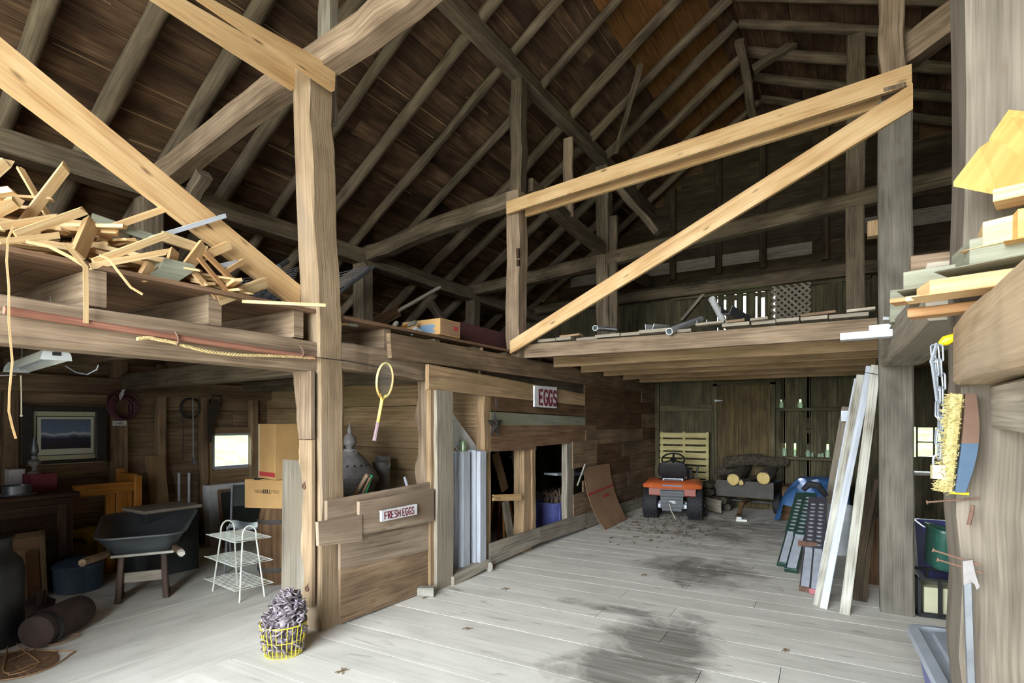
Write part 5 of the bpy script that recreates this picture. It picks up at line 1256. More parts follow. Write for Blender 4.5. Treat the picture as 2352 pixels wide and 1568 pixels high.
# rope, pole
a, b = PX(8, 712, -3.25), PX(722, 822, -3.25)
mb = MB(); mb.tube([V((-3.245, a.y+(b.y-a.y)*k/8, a.z+(b.z-a.z)*k/8-.004*math.sin(k/8*PI))) for k in range(9)], .019, 10); mb.build('pole', M['tree_pole'], None, 'reddish brown pole tied along the face of the rope-hung beam', 'pole', smooth=True)
P = [PX(u, v, -3.235) for u, v in ((315, 778), (340, 775), (365, 780), (395, 785), (430, 795), (480, 807), (540, 814), (600, 816), (660, 818), (722, 822))]
mb = MB(); N = 260
def cr(P, f):
    x = f*(len(P)-1); i = min(int(x), len(P)-2); g = x-i; p0, p1, p2, p3 = P[max(i-1, 0)], P[i], P[i+1], P[min(i+2, len(P)-1)]
    return .5*((2*p1)+(p2-p0)*g+(2*p0-5*p1+4*p2-p3)*g*g+(3*p1-p0-3*p2+p3)*g**3)
for ph in (0, 2*PI/3, 4*PI/3):
    mb.tube([cr(P, k/N)+V((math.cos(k*.62+ph)*.0055, 0, math.sin(k*.62+ph)*.0055)) for k in range(N+1)], .0052, 5)
mb.build('rope', M['rope'], None, 'pale twisted rope strung along the beam left of the main post', 'rope', smooth=True, angle=70)
mb = MB(); mb.tube([PX(722, 820, -3.22), PX(790, 828, -3.2), PX(888, 846, -3.17)], .004, 6); mb.build('cord', M['wire_dark'], None, 'thin dark cord from the main post to the racket head', 'cord')
for i, (u, v) in enumerate(((405, 782), (693, 812))):
    p = PX(u, v, -3.23); mb = MB(); mb.tube([p+V((-.01, 0, .05)), p+V((.012, .004, .02)), p+V((.012, .004, -.01)), p+V((-.01, .008, -.03))], .006, 6); mb.build('cleat', M['rust'], None, ('rusty cleat holding the rope near its loose end', 'rusty cleat holding the rope near the main post')[i], 'cleat')

# tennis racket
XR_ = -3.14
c = PX(884, 873, XR_); top = PX(886, 833, XR_); gr0, gr1 = PX(868, 970, XR_), PX(860, 1012, XR_); th0 = PX(876, 915, XR_)
t, m = loc_thing('tennis_racket', 'old wooden tennis racket hanging on a cord above the half wall', 'racket', gr1)
ax = (top-gr1).normalized(); sd = ax.cross(V((1, 0, 0))).normalized(); hr = (top-c).length; wr = hr*.62
pts = [c+sd*math.sin(a)*wr+ax*math.cos(a)*hr*(1.0 if math.cos(a) > 0 else 1.02) for a in [2*PI*k/36 for k in range(36)]]
mb = MB(); mb.tube(pts, .0095, 8, True); mb.build('head', M['racket_wood'], t, smooth=True)
mb = MB()
for k in range(-8, 9):
    x = k/9*wr; h = hr*math.sqrt(1-(k/9)**2); mb.tube([c+sd*x-ax*h, c+sd*x+ax*h], .0008, 4)
for k in range(-11, 12):
    y = k/12*hr; h = wr*math.sqrt(1-(k/12)**2); mb.tube([c+ax*y-sd*h, c+ax*y+sd*h], .0008, 4)
mb.build('strings', M['netstring'], t)
mb = MB(); b0 = c-ax*hr
mb.tube([b0+sd*wr*.42+ax*hr*.18, b0+sd*wr*.18-ax*.0, b0-ax*.03], .009, 8); mb.tube([b0-sd*wr*.42+ax*hr*.18, b0-sd*wr*.18, b0-ax*.03], .009, 8); mb.tube([b0-ax*.02, gr0], [.013, .0125], 8); mb.build('throat', M['racket'], t, smooth=True)
mb = MB(); mb.tube([gr0, gr1+ax*.01, gr1], [.014, .0155, .018], 8); mb.build('grip', M['grip'], t)

# things on the loft deck beyond the main post
DZ = 2.297
t, m = loc_thing('loft_carton', 'open-ended brown carton with a blue emblem on the loft edge', 'box', (-3.47, 4.15, DZ), 0)
mb = MB(m); mb.box(-.23, .23, -.15, .15, 0, .15, .004); mb.build('carton', M['card'], t)
mb = MB(m); mb.prism([(-.1, .0), (-.1, .06), (-.04, .08), (.08, .08), (.12, .06), (.08, .035), (.12, .01), (.08, .0)], (.06, -.1505, .02), (1, 0, 0), (0, 0, 1), .001); mb.build('emblem', M['blue_print'], t)
mb = MB(m); mb.box(.23, .232, -.14, .14, .01, .14); mb.build('end_panel', M['card_dull'], t)
mb = MB(m); mb.box(.232, .233, .05, .12, .06, .1); mb.build('label_patch', M['red_print'], t)
mb = MB(); a, b = PX(1056, 764, -3.45), PX(1172, 806, -3.45); mb.box(-3.47, -3.44, a.y, PX(1175, 770, -3.45).y, DZ, DZ+.22, .003); mb.build('maroon_board', M['deep_maroon'], None, 'long dark maroon board standing on edge along the loft', 'board')
for i, (p0, p1, r) in enumerate(((PX(762, 742, -3.4), PX(818, 745, -3.4), .016), (PX(893, 762, -3.45), PX(911, 742, -3.5), .018), (PX(905, 760, -3.4), PX(952, 741, -3.45), .018))):
    d = (p1-p0); t, m = loc_thing('axe_handle', ('pale tool handle end lying beside the main post on the loft', 'short brown tool handle end beside the carton on the loft, left of two', 'longer brown tool handle end resting on the carton, right of two')[i], 'handle', p1)
    mb = MB(); mb.tube([p0-V((d.x, d.y, 0))*.6, p0, p0.lerp(p1, .6)], [r*.8, r*.75, r*.8], 10); mb.build('shaft', M['orange_wood'] if i else M['scrap'], t, smooth=True)
    mb = MB(); mb.tube([p0.lerp(p1, .6), p0.lerp(p1, .8), p1, p1+d*.12], [r*.8, r*1.2, r*1.25, r*.6], 10); mb.build('knob', M['white_worn'], t, smooth=True)
p0, p1 = PX(1010, 660, -4.3), PX(860, 745, -4.3)
t, m = loc_thing('paddle', 'grey boat paddle leaning on the loft behind the carton', 'paddle', p1)
mb = MB(); mb.tube([p0, p0.lerp(p1, .68)], .022, 8); mb.build('shaft', M['greyb'], t, smooth=True)
d = (p1-p0).normalized(); mb = MB(); mb.beam(p0.lerp(p1, .66), p1, .13, .022, (1, 0, 0), .01, 4); mb.build('blade', M['dkb'], t)
mb = MB(); mb.tube([PX(945, 765, -3.35), PX(955, 757, -3.38), PX(968, 766, -3.36), PX(985, 770, -3.35)], [.02, .03, .025, .008], 8); mb.build('plastic_bag', M['white_plastic'], None, 'small crumpled pale bag tucked under the loft carton', 'bag', smooth=True)
# netting folded on the loft
t, m = loc_thing('hammock', 'grey rope hammock bundled on the loft behind the main post', 'hammock', PX(650, 690, -4.0))
def net_bar(u0, v0, u1, v1, x): return PX(u0, v0, x), PX(u1, v1, x)
mb = MB()
for (A, B) in (((560, 640), (690, 612)), ((585, 672), (680, 622)), ((560, 700), (700, 660)), ((640, 715), (690, 672))):
    a0, a1 = PX(*A, -3.75), PX(*B, -4.15)
    for k in range(12):
        o = V((-.03*k, .012*k, -.012*k)); mb.tube([a0+o, a0.lerp(a1, .5)+o+V((0, 0, -.02)), a1+o], .004, 4)
for k in range(16):
    a0 = PX(560+k*8, 640+k*4, -3.7); mb.tube([a0, a0+V((-.25, .1, -.03)), a0+V((-.5, .3, .08))], .004, 4)
for k in range(9):
    a0, a1 = PX(775, 628+k*6, -4.2), PX(845, 612+k*2, -4.2); mb.tube([a0, a1], .0035, 4)
mb.build('netting', M['black_net'], t)
mb = MB(); mb.tube([PX(640, 612, -4.2), PX(660, 600, -4.25)], .022, 8); mb.build('spreader_bar', M['steel'], t, smooth=True)
mb = MB(); mb.tube([PX(775, 675, -4.2), PX(858, 612, -4.2)], .018, 8); mb.build('spreader_bar', M['steel'], t, smooth=True)

# ================================================================== egg wall: signs and leaning things
def sign(name, label, x, q, text, hgt, w, gap, stroke, x0, y0, th=.02):
    P = [PX(u, v, x) for u, v in q]
    t, m = loc_thing(name, label, 'sign', P[3])
    mb = MB(); mb.loft([[P[0], P[3], P[3]+V((-th, 0, 0)), P[0]+V((-th, 0, 0))], [P[1], P[2], P[2]+V((-th, 0, 0)), P[1]+V((-th, 0, 0))]]); mb.build('board', M['sign'], t)
    X = P[2]-P[3]; Y = P[0]-P[3]; L, Hh = X.length, Y.length
    mb = MB(); O = P[3]+X*x0+Y*y0; write(mb, text, O+V((.001, 0, 0)), X, Y, Hh*hgt, L*w, L*gap, L*stroke, (1, 0, 0)); mb.build('lettering', M['maroon'], t)
sign('egg_sign', 'square white sign painted EGGS high on the egg wall', -3.165, [(1228, 885), (1279, 889), (1279, 937), (1228, 934)], 'EGGS', .66, .155, .055, .075, .2, .15)
sign('egg_sign', 'long white sign painted FRESH EGGS on the half wall', -3.115, [(876, 1173), (958, 1157), (958, 1181), (877, 1198)], 'FRESH EGGS', .66, .062, .028, .024, .08, .16)
c = PX(1141, 976, -3.12)
t, m = loc_thing('tin_star', 'dark tin star hanging on the tan jamb beside the egg wall', 'star', c)
mb = MB(); pts = []; R1_, R2_ = .155, .065
for k in range(10): a = PI/2+k*PI/5; r = R1_ if k % 2 == 0 else R2_; pts.append(V((-3.14, c.y+math.cos(a)*r, c.z+math.sin(a)*r)))
ce = mb.add((-3.105, c.y, c.z)); cb = mb.add((-3.143, c.y, c.z)); ids = [mb.add(p) for p in pts]
for k in range(10): mb.face((ids[k], ids[(k+1) % 10], ce)); mb.face((ids[(k+1) % 10], ids[k], cb))
mb.build('star', M['star'], t)
mb = MB(); p = c+V((0, 0, R1_)); mb.tube([p, p+V((.0, -.02, .06)), p+V((0, -.03, .11)), p+V((0, -.0, .12)), p+V((0, .01, .06)), p], .004, 5); mb.tube([c+V((.01, -.08, .05)), c+V((.02, 0, .045)), c+V((.01, .08, .055))], .003, 5); mb.build('hanging_wire', M['wire_dark'], t)
# white door panels stacked in the doorway
def panel(u0, u1, vt, vb, x, th, lab, lean=.0):
    a, b = PX(u0, vb, x), PX(u1, vb, x); zt_ = PX((u0+u1)/2, vt, x).z; z0 = max(PX((u0+u1)/2, vb, x).z, .06)
    mb = MB(); w_ = b.y-a.y; y = (a.y+b.y)/2
    mb.beam((x-th/2, y, z0), (x-th/2-lean, y+.0, zt_), w_, th, (-1, 0, 0), .003); mb.build('closet_board', M['white_wood'], None, lab, 'board', 'white boards in the doorway')
for a in ((1033, 1066, 1040, 1316, -3.32, .03, 'white panel in the doorway, leftmost one against the grey jamb'), (1064, 1080, 1036, 1308, -3.22, .12, 'white panel edge in the doorway, second from the grey jamb'),
          (1076, 1096, 1034, 1303, -3.3, .03, 'white panel in the doorway, third from the grey jamb'), (1092, 1104, 1033, 1296, -3.2, .1, 'white panel edge in the doorway, fourth from the grey jamb'), (1103, 1117, 1036, 1290, -3.16, .06, 'narrow white panel in the doorway, nearest the tan jamb')): panel(*a)
q = [PX(u, v, -3.36) for u, v in ((1030, 940), (1097, 1033), (1052, 1036), (1030, 1010))]
mb = MB(); mb.prism([(p.y, p.z) for p in q][::-1], (-3.36, 0, 0), (0, 1, 0), (0, 0, 1), .02); mb.build('shelf_board', M['sign'], None, 'slanting white shelf board in the doorway above the white panels', 'board')
p = PX(1064, 1038, -3.3)
t, m = loc_thing('drink_can', 'green drink can standing on top of the white panels', 'can', p)
mb = MB(m); mb.lathe([(.024, 0), (.031, .008), (.031, .1), (.025, .112)], 20); mb.build('body', M['canm'], t, smooth=True)
mb = MB(m); mb.lathe([(.025, .112), (.026, .116), (.022, .114)], 20); mb.build('rim', M['galv'], t, smooth=True)
# behind the low openings
p = PX(1150, 1130, -3.55)
t, m = loc_thing('wooden_stool', 'brown wooden stool inside the first low opening', 'stool', (-3.62, p.y+.12, 0))
mb = MB(m); mb.lathe([(.13, .56), (.14, .575), (.14, .59), (.13, .6)], 20); mb.build('seat', M['orange_wood'], t, smooth=True)
for k in range(4): a = PI/4+k*PI/2; mb = MB(m); mb.tube([(math.cos(a)*.18, math.sin(a)*.18, 0), (math.cos(a)*.1, math.sin(a)*.1, .565)], .016, 8); mb.build('leg', M['orange_wood'], t, smooth=True)
mb = MB(m); mb.tube([(.12, .12, .22), (-.12, .12, .22)], .01, 6); mb.tube([(.12, -.12, .22), (.12, .12, .22)], .01, 6); mb.build('rung', M['orange_wood'], t)
p = PX(1175, 1120, -3.9)
t, m = loc_thing('stepladder', 'grey stepladder inside the first low opening', 'ladder', (-3.95, p.y+.25, 0))
for sy in (-1, 1): mb = MB(m); mb.beam((.15, sy*.19, 0), (0, sy*.14, 1.15), .03, .05, (0, 1, 0), .004); mb.build('side_rail', M['greyb'], t)
for k in range(4): z = .25+k*.25; mb = MB(m); mb.box(.13-z*.13-.05, .13-z*.13+.04, -.17, .17, z, z+.02); mb.build('step', M['greyb'], t)
mb = MB(m); mb.box(-.12, .06, -.16, .16, 1.15, 1.175); mb.build('top_step', M['greyb'], t)
xpl('cross_board', -3.19, [(1134, 1136), (1198, 1134), (1198, 1149), (1134, 1150)], .02, 'short new board nailed across the first low opening', 'new', 'board', None, 2)
for i, (a, b, lab) in enumerate((((1137, 1040), (1160, 1125), 'dark plank slanting inside the first low opening, upper one'), ((1160, 1150), (1178, 1265), 'grey plank slanting inside the first low opening, lower one'))):
    P0, P1 = PX(*a, -3.45), PX(*b, -3.4); mb = MB(); mb.beam(P0, P1, .13, .02, (1, 0, 0), .003); mb.build('leaning_plank', M['dkb' if i == 0 else 'greyb'], None, lab, 'board')
p = PX(1268, 1180, -3.5)
t, m = loc_thing('storage_tote', 'lilac-blue storage tote full of dry stems behind the second low opening', 'tote', (-3.55, PX(1270, 1200, -3.55).y, 0))
def tote(m, sx, sy, sz, t, mat='tote_blue', tap=.86):
    mb = MB(m); rr = lambda k, z, q: [V((a*sx/2*k, b*sy/2*k, z)) for a, b in ((-1+q, -1), (1-q, -1), (1, -1+q), (1, 1-q), (1-q, 1), (-1+q, 1), (-1, 1-q), (-1, -1+q))]
    mb.loft([rr(tap*.6, 0, .2), rr(tap, 0, .2), rr(.98, sz*.93, .16), rr(1.05, sz*.93, .16), rr(1.05, sz, .16), rr(.97, sz, .16), rr(tap*.97, .012, .2), rr(tap*.5, .012, .2)]); mb.build('bin', M[mat], t, smooth=True, angle=35)
tote(m, .42, .62, .42, t)
mb = MB(m); mb.box(.19, .213, -.06, .08, .12, .36, .006); mb.box(.19, .212, -.2, -.12, .1, .38, .004); mb.build('rib', M['tote_blue'], t)
mb = MB(Matrix.Translation((-3.55, PX(1270, 1200, -3.55).y, 0)))
for k in range(70):
    x, y = RN.uniform(-.17, .17), RN.uniform(-.27, .27); h = RN.uniform(.03, .17); mb.tube([(x, y, .34), (x+RN.uniform(-.03, .03), y+RN.uniform(-.03, .03), .42+h*.5), (x+RN.uniform(-.09, .09), y+RN.uniform(-.09, .09), .42+h)], [.003, .0025, .001], 4)
mb.box(-.18, .18, -.27, .27, .3, .385)
mb.build('dry_stems', M['twig'], None, 'tangle of dry stems filling the lilac-blue tote', 'stems', kind='stuff')
xpl('shelf_plank', -3.4, [(1280, 1087), (1350, 1084), (1350, 1091), (1280, 1092)], .2, 'thin white plank inside the second low opening', 'white_wood', 'board', None, 2)
mb = MB(); mb.beam(PX(1326, 1115, -3.15), PX(1344, 1066, -3.12), .022, .014, (1, 0, 0), .002); mb.build('wood_strip', M['white_worn'], None, 'short pale stick hanging at the gap left of the curved cardboard', 'wood strip')
# curved cardboard
rows = []
for i in range(13):
    f = i/12; row = []
    for (ua, va, uc, vc, ub, vb, x0, y) in (((1340, 1072, 1347, 1165, 1390, 1217, 0, 0)), ((1400, 1064, 1405, 1130, 1440, 1192, 0, 1))):
        u = (1-f)**2*ua+2*f*(1-f)*uc+f*f*ub; v = (1-f)**2*va+2*f*(1-f)*vc+f*f*vb
        xx = -3.14+.2*f**2.2
        p = PX(u, v, xx)
        if f == 1: p = PZ(u, v, .004); 
        row.append(p)
    rows.append([row[0].lerp(row[1], j/5) for j in range(6)])
t, m = loc_thing('cardboard_sheet', 'large brown cardboard sheet curling out from the egg wall to the floor', 'cardboard', rows[-1][0])
mb = MB(); mb.grid(rows, .005); mb.build('sheet', M['card_dull'], t, smooth=True)
def on_sheet(f, g):
    x = f*12; i = min(int(x), 11); h = x-i; a = rows[i][0].lerp(rows[i][5], g); b = rows[i+1][0].lerp(rows[i+1][5], g); n = (rows[i+1][0]-rows[i][0]).cross(rows[i][5]-rows[i][0]).normalized()
    if n.x < 0: n = -n
    return a.lerp(b, h)+n*.004
mb = MB(); mb.grid([[on_sheet(.36+.0*k+df, k/8) for k in range(9)] for df in (0, .015, .03)]); mb.grid([[on_sheet(.47+df, .5+k*.06) for k in range(5)] for df in (0, .02, .04)]); mb.build('stripe', M['red_print'], t)
mb = MB(); mb.grid([[on_sheet(.15+df, .2+k*.03) for k in range(4)] for df in (0, .008)]); mb.build('print_mark', M['ink_print'], t)
# block at the foot of the jamb
p = PZ(972, 1368); mb = MB(Matrix.Translation((p.x+.02, p.y+.02, 0)) @ Matrix.Rotation(.5, 4, 'Z')); mb.box(-.07, .07, -.05, .05, 0, .075, .012); mb.build('stone_block', M['stone'], None, 'small grey stone block on the floor by the half wall', 'block')
# ================================================================== rear of the aisle
# riding mower seen from behind
ra, rb = PZ(1494, 1190), PZ(1596, 1196); c = (ra+rb)/2; axm = (rb-ra).normalized(); rz = math.atan2(axm.y, axm.x)
t, m = loc_thing('riding_mower', 'orange riding mower parked at the back of the aisle', 'mower', (c.x, c.y, 0), rz)
m = m @ Matrix.Translation((0, .12, 0))
def tyre(M4, r, w, rr, lugs=0):
    mb = MB(M4 @ Matrix.Rotation(PI/2, 4, 'Y')); h = w/2
    mb.lathe([(rr, -h*.8), (rr+.02, -h), (r-.04, -h), (r-.012, -h*.85), (r, -h*.5), (r, h*.5), (r-.012, h*.85), (r-.04, h), (rr+.02, h), (rr, h*.8)], 30)
    for k in range(lugs):
        for s_ in range(-2, 3):
            a = 2*PI*(k+.5*(s_ % 2))/lugs; Q = Matrix.Rotation(a, 4, 'Z'); x = s_*w*.19
            p = Q @ V((r+.004, 0, x)); d = Q @ V((0, 1, 0)); mb.beam(p-d*.014, p+d*.014, .03, .012, Q @ V((1, 0, 0)))
    return mb
tr = (rb-ra).length/2
for sx in (-1, 1):
    w = tyre(m @ Matrix.Translation((sx*tr, 0, .235)), .23, .23, .1, 26).build('rear_tyre', M['black_rubber'], t, smooth=True, angle=35)
    mb = MB(m @ Matrix.Translation((sx*tr, 0, .235)) @ Matrix.Rotation(PI/2, 4, 'Y')); mb.lathe([(.02, -.09), (.1, -.08), (.1, .08), (.02, .09)], 20); mb.build('hub', M['steel'], w, smooth=True)
    w = tyre(m @ Matrix.Translation((sx*.36, 1.2, .18)), .18, .16, .08, 0).build('front_tyre', M['black_rubber'], t, smooth=True, angle=35)
    mb = MB(m @ Matrix.Translation((sx*.36, 1.2, .18)) @ Matrix.Rotation(PI/2, 4, 'Y')); mb.lathe([(.02, -.06), (.08, -.05), (.08, .05), (.02, .06)], 16); mb.build('hub', M['steel'], w, smooth=True)
# fender: a curved lip with rounded ends
def fring(x, k):
    y0 = -.3+.1*abs(x/.42)**4; return [V((x, y0, .49)), V((x, y0-.008, .5)), V((x, y0+.02, .545)), V((x, y0+.06, .575-k)), V((x, .2, .6-k)), V((x, .45, .58-k)), V((x, .46, .5)), V((x, .2, .52)), V((x, y0+.05, .5))]
mb = MB(m); mb.loft([fring(x, .06 if abs(x) > .4 else 0) for x in (-.43, -.42, -.38, -.3, -.15, 0, .15, .3, .38, .42, .43)]); fe = mb.build('fender', M['orange_paint'], t, smooth=True, angle=60)
mb = MB(m); mb.box(-.13, .15, -.292, -.278, .52, .545); mb.build('decal', M['blue_print'], fe)
mb = MB(m); mb.box(-.34, .34, -.2, .3, .36, .5, .02); mb.build('rear_panel', M['orange_dark'], t)
mb = MB(m)
for k, (x0, x1, z0, z1, y) in enumerate(((-.17, .17, .36, .46, -.25), (-.165, .165, .2, .37, -.255), (-.14, .14, .14, .21, -.24))): mb.box(x0, x1, y, -.18, z0, z1, .012)
for z in (.2, .255, .31, .365, .41): mb.box(-.14, .14, -.262, -.25, z, z+.012, .003)
pl = mb.build('rear_cover', M['grey_plastic'], t)
mb = MB(m); mb.box(-.04, .05, -.263, -.26, .29, .305); mb.box(.0, .06, -.2635, -.26, .268, .284); mb.build('sticker', M['paper'], pl)
mb = MB(m); mb.tube([(-tr, 0, .235), (tr, 0, .235)], .035, 10); mb.beam((-.24, -.12, .21), (.24, -.12, .21), .06, .07, (0, 0, 1), .01); mb.build('axle', M['alu'], t)
mb = MB(m); mb.box(-.18, .18, -.1, 1.3, .2, .3, .01); mb.build('chassis', M['black_plastic'], t)
mb = MB(m)
def srow(z, w, y, d): return [V((x*w, y+abs(x)**3*-.02-d*.0, z)) for x in (-1, -.85, 0, .85, 1)]
mb.loft([[V((sx*w, y, z)) for sx, y in ((-1, y0+.03), (-.9, y0), (.9, y0), (1, y0+.03), (1, y0+.09), (-1, y0+.09))] for z, w, y0 in ((.62, .17, -.02), (.66, .21, -.05), (.76, .22, -.09), (.84, .2, -.12), (.865, .16, -.12))]); st = mb.build('backrest', M['seat'], t, smooth=True, angle=50)
mb = MB(m); mb.box(-.21, .21, -.02, .38, .6, .68, .03); mb.build('seat', M['seat'], t)
mb = MB(m); mb.box(-.15, .15, -.02, .02, .56, .62); mb.tube([(-.13, -.06, .6), (.13, -.06, .6)], .008, 6); mb.build('seat_bracket', M['steel'], t)
SW = m @ Matrix.Translation((-.05, .72, .86)) @ Matrix.Rotation(math.radians(32), 4, 'X')
mb = MB(SW); mb.tube(ring_pts((0, 0, 0), (1, 0, 0), (0, 1, 0), .18, None, 28), .014, 8, True); sw = mb.build('steering_wheel', M['black_plastic'], t, smooth=True)
mb = MB(SW)
for a in (PI/2, PI*7/6, -PI/6): mb.beam((0, 0, -.01), (math.cos(a)*.175, math.sin(a)*.175, 0), .035, .012, (0, 0, 1), .004)
mb.lathe([(.05, -.02), (.05, .005), (.03, .015)], 14); mb.tube([(0, 0, -.02), (0, -.02, -.3)], .02, 8); mb.build('spokes', M['black_plastic'], sw)
mb = MB(m); mb.loft([[V((x, y, z)) for x, z in ((-.24*k, .32), (.24*k, .32), (.24*k, .6*h), (.17*k, .74*h), (-.17*k, .74*h), (-.24*k, .6*h))] for y, k, h in ((.7, 1, 1.0), (1.0, 1, .98), (1.35, .95, .9), (1.5, .8, .75))]); mb.build('hood', M['orange_paint'], t, smooth=True, angle=35)
mb = MB(m); mb.box(-.26, .26, .55, .72, .4, .74, .02); mb.build('dashboard', M['black_plastic'], t)
mb = MB(m); mb.box(-.46, .46, .35, .95, .12, .22, .03); dk = mb.build('mower_deck', M['grey_plastic'], t)
for sx in (-1, 1): mb = MB(m @ Matrix.Translation((sx*.47, .35, .07)) @ Matrix.Rotation(PI/2, 4, 'Y')); mb.lathe([(.02, -.03), (.065, -.025), (.065, .025), (.02, .03)], 14); mb.build('gauge_wheel', M['black_rubber'], dk, smooth=True)
mb = MB(m); mb.tube([(.3, .2, .55), (.34, .22, .68)], .007, 6); mb.tube([(.34, .22, .68), (.36, .23, .8)], .016, 8); mb.build('lever', M['black_plastic'], t)
mb = MB(m); mb.tube([(-.03, -.3, .27), (.0, -.32, .16), (.06, -.34, .05)], .005, 5); mb.build('starter_rope', M['string'], t)

# leaves and chips on the floor
mb = MB()
for k in range(420):
    u, v = RN.gauss(1530, 75), RN.gauss(1205, 20)
    if v < 1165: continue
    p = PZ(u, v)
    if p.x < -3.1 or p.y > 10: continue
    a = RN.uniform(0, 2*PI); s_ = RN.uniform(.012, .035); X = V((math.cos(a), math.sin(a), RN.uniform(-.2, .3))); Y = V((-math.sin(a), math.cos(a), RN.uniform(-.2, .3)))
    i = [mb.add(p+X*s_+V((0, 0, .008))), mb.add(p+Y*s_*.6+V((0, 0, .012))), mb.add(p-X*s_+V((0, 0, .006))), mb.add(p-Y*s_*.6+V((0, 0, .01)))]; mb.face(i, None, RN.random())
mb.build('leaf_litter', M['leaf'], None, 'dry leaves and bark crumbs scattered behind the orange mower', 'leaves', kind='stuff')
for i, (u, v, lab) in enumerate(((1480, 1320, 0), (975, 1372, 1), (1073, 1443, 2), (1160, 1352, 3), (1805, 1493, 4), (785, 1540, 5))):
    p = PZ(u, v, .006); mb = MB()
    for k in range(3): a = RN.uniform(0, PI); d = V((math.cos(a), math.sin(a), 0))*RN.uniform(.02, .045); mb.tube([p-d, p+V((RN.uniform(-.01, .01), .01, .004)), p+d], .003, 5)
    mb.build('twig', M['leaf'], None, ('dry twig on the aisle floor by the dark stain', 'dry twig on the aisle floor near the stone block', 'dry twig on the aisle floor in front of the half wall', 'dry twig on the aisle floor before the doorway panels', 'dry twig on the aisle floor at the lower right', 'dry twig on the aisle floor near the main post')[i], 'twig')

# pallet against the back wall
yP = YB-.17; a, b = PY(1517, 993, yP), PY(1629, 995, yP)
t, m = loc_thing('pallet', 'pale wooden pallet standing on end behind the mower', 'pallet', ((a.x+b.x)/2, yP, 0))
W = b.x-a.x; Hh = (a.z+b.z)/2; n = 11
for k in range(n):
    z = .02+k*(Hh-.1)/(n-1); mb = MB(); w_ = RN.uniform(.08, .1); s_ = RN.uniform(-.006, .006); mb.beam((a.x, yP-.03, z+.04+s_), (b.x, yP-.03, z+.04-s_), .016, w_, (0, 0, 1), .002, 2); mb.build('deck_board', M['pallet'], t)
for x in (a.x+.03, (a.x+b.x)/2, b.x-.03): mb = MB(); mb.box(x-.02, x+.02, yP-.02, yP+.07, 0, Hh+.02); mb.build('stringer', M['pallet'], t)
# firewood in a low crib
t, m = loc_thing('crib_board', 'low grey plank on edge holding back the firewood beside the mower', 'board', (-2.07, 9.5, 0))
mb = MB(); mb.beam((-2.18, 9.68, .13), (-1.84, 9.34, .13), .03, .2, (0, 0, 1), .004, 3, .005); mb.build('plank', M['greyb'], t)
for k in range(24):
    lay = k//6; r = RN.uniform(.05, .075); p = V((-2.17+.07*(k % 6)+RN.uniform(-.02, .02), 9.95-.06*(k % 6)*.3+RN.uniform(-.05, .05), .075+.115*lay))
    d = V((RN.uniform(-.35, .35), 1, RN.uniform(-.06, .06))).normalized()*RN.uniform(.17, .24); mb = MB(); a0 = RN.uniform(0, 2)
    mb.loft([[q+s1*r*math.cos(x+a0)+t1*r*math.sin(x+a0) for x in (0, 1.3, 2.4, 3.6, 5)] for q, (s1, t1) in ((p-d, perp(d)), (p, perp(d)), (p+d, perp(d)))]); mb.build('firewood', M['bark'], None, 'split firewood piece heaped between the mower and the cart', 'firewood', 'firewood heap')
# dump cart with logs
cx, cyy = -1.47, 9.93
t, m = loc_thing('dump_cart', 'small dark two-wheeled dump cart loaded with logs', 'cart', (cx, cyy, 0), math.radians(-4))
mb = MB(m); bw, z0, z1 = .43, .29, .53
mb.loft([[V((sx*(bw-.06+.06*k), sy, z)) for sx, sy in ((-1, -.42-.06*k), (1, -.42-.06*k), (1, .32), (-1, .32))] for z, k in ((z0, 0), (z1, 1))], caps=False)
mb.box(-bw+.05, bw-.05, -.42, .32, z0, z0+.015); mb.build('tub', M['black_plastic'], t)
mb = MB(m); mb.box(-bw, bw, -.48, -.455, z0-.0, z1+.02, .004); mb.build('front_panel', M['cart_grey'], t)
for sx in (-1, 1):
    w = tyre(m @ Matrix.Translation((sx*.4, .02, .17)), .17, .11, .08).build('wheel', M['black_rubber'], t, smooth=True, angle=35)
    mb = MB(m @ Matrix.Translation((sx*.4, .02, .17)) @ Matrix.Rotation(PI/2, 4, 'Y')); mb.lathe([(.02, -.05), (.08, -.04), (.08, .04), (.02, .05)], 14); mb.build('hub', M['steel'], w, smooth=True)
mb = MB(m); mb.tube([(-.4, .02, .17), (.4, .02, .17)], .015, 8); mb.build('axle', M['steel'], t)
mb = MB(m); mb.beam((.02, .1, .27), (.0, -.62, .2), .07, .05, (0, 0, 1), .006); mb.beam((.0, -.6, .21), (-.0, -.8, .06), .06, .05, (0, 0, 1), .006); mb.beam((0, -.76, .08), (0, -.95, .05), .05, .03, (0, 0, 1), .004); mb.build('tongue', M['dkb'], t)
p = PZ(1703, 1196); mb = MB(Matrix.Translation((p.x, p.y, 0)) @ Matrix.Rotation(.2, 4, 'Z')); mb.box(-.075, .075, -.05, .05, 0, .03, .004); mb.box(-.07, .0, -.03, .04, .03, .06, .004); mb.build('white_block', M['paper'], None, 'small white block on the floor under the cart tongue', 'block')
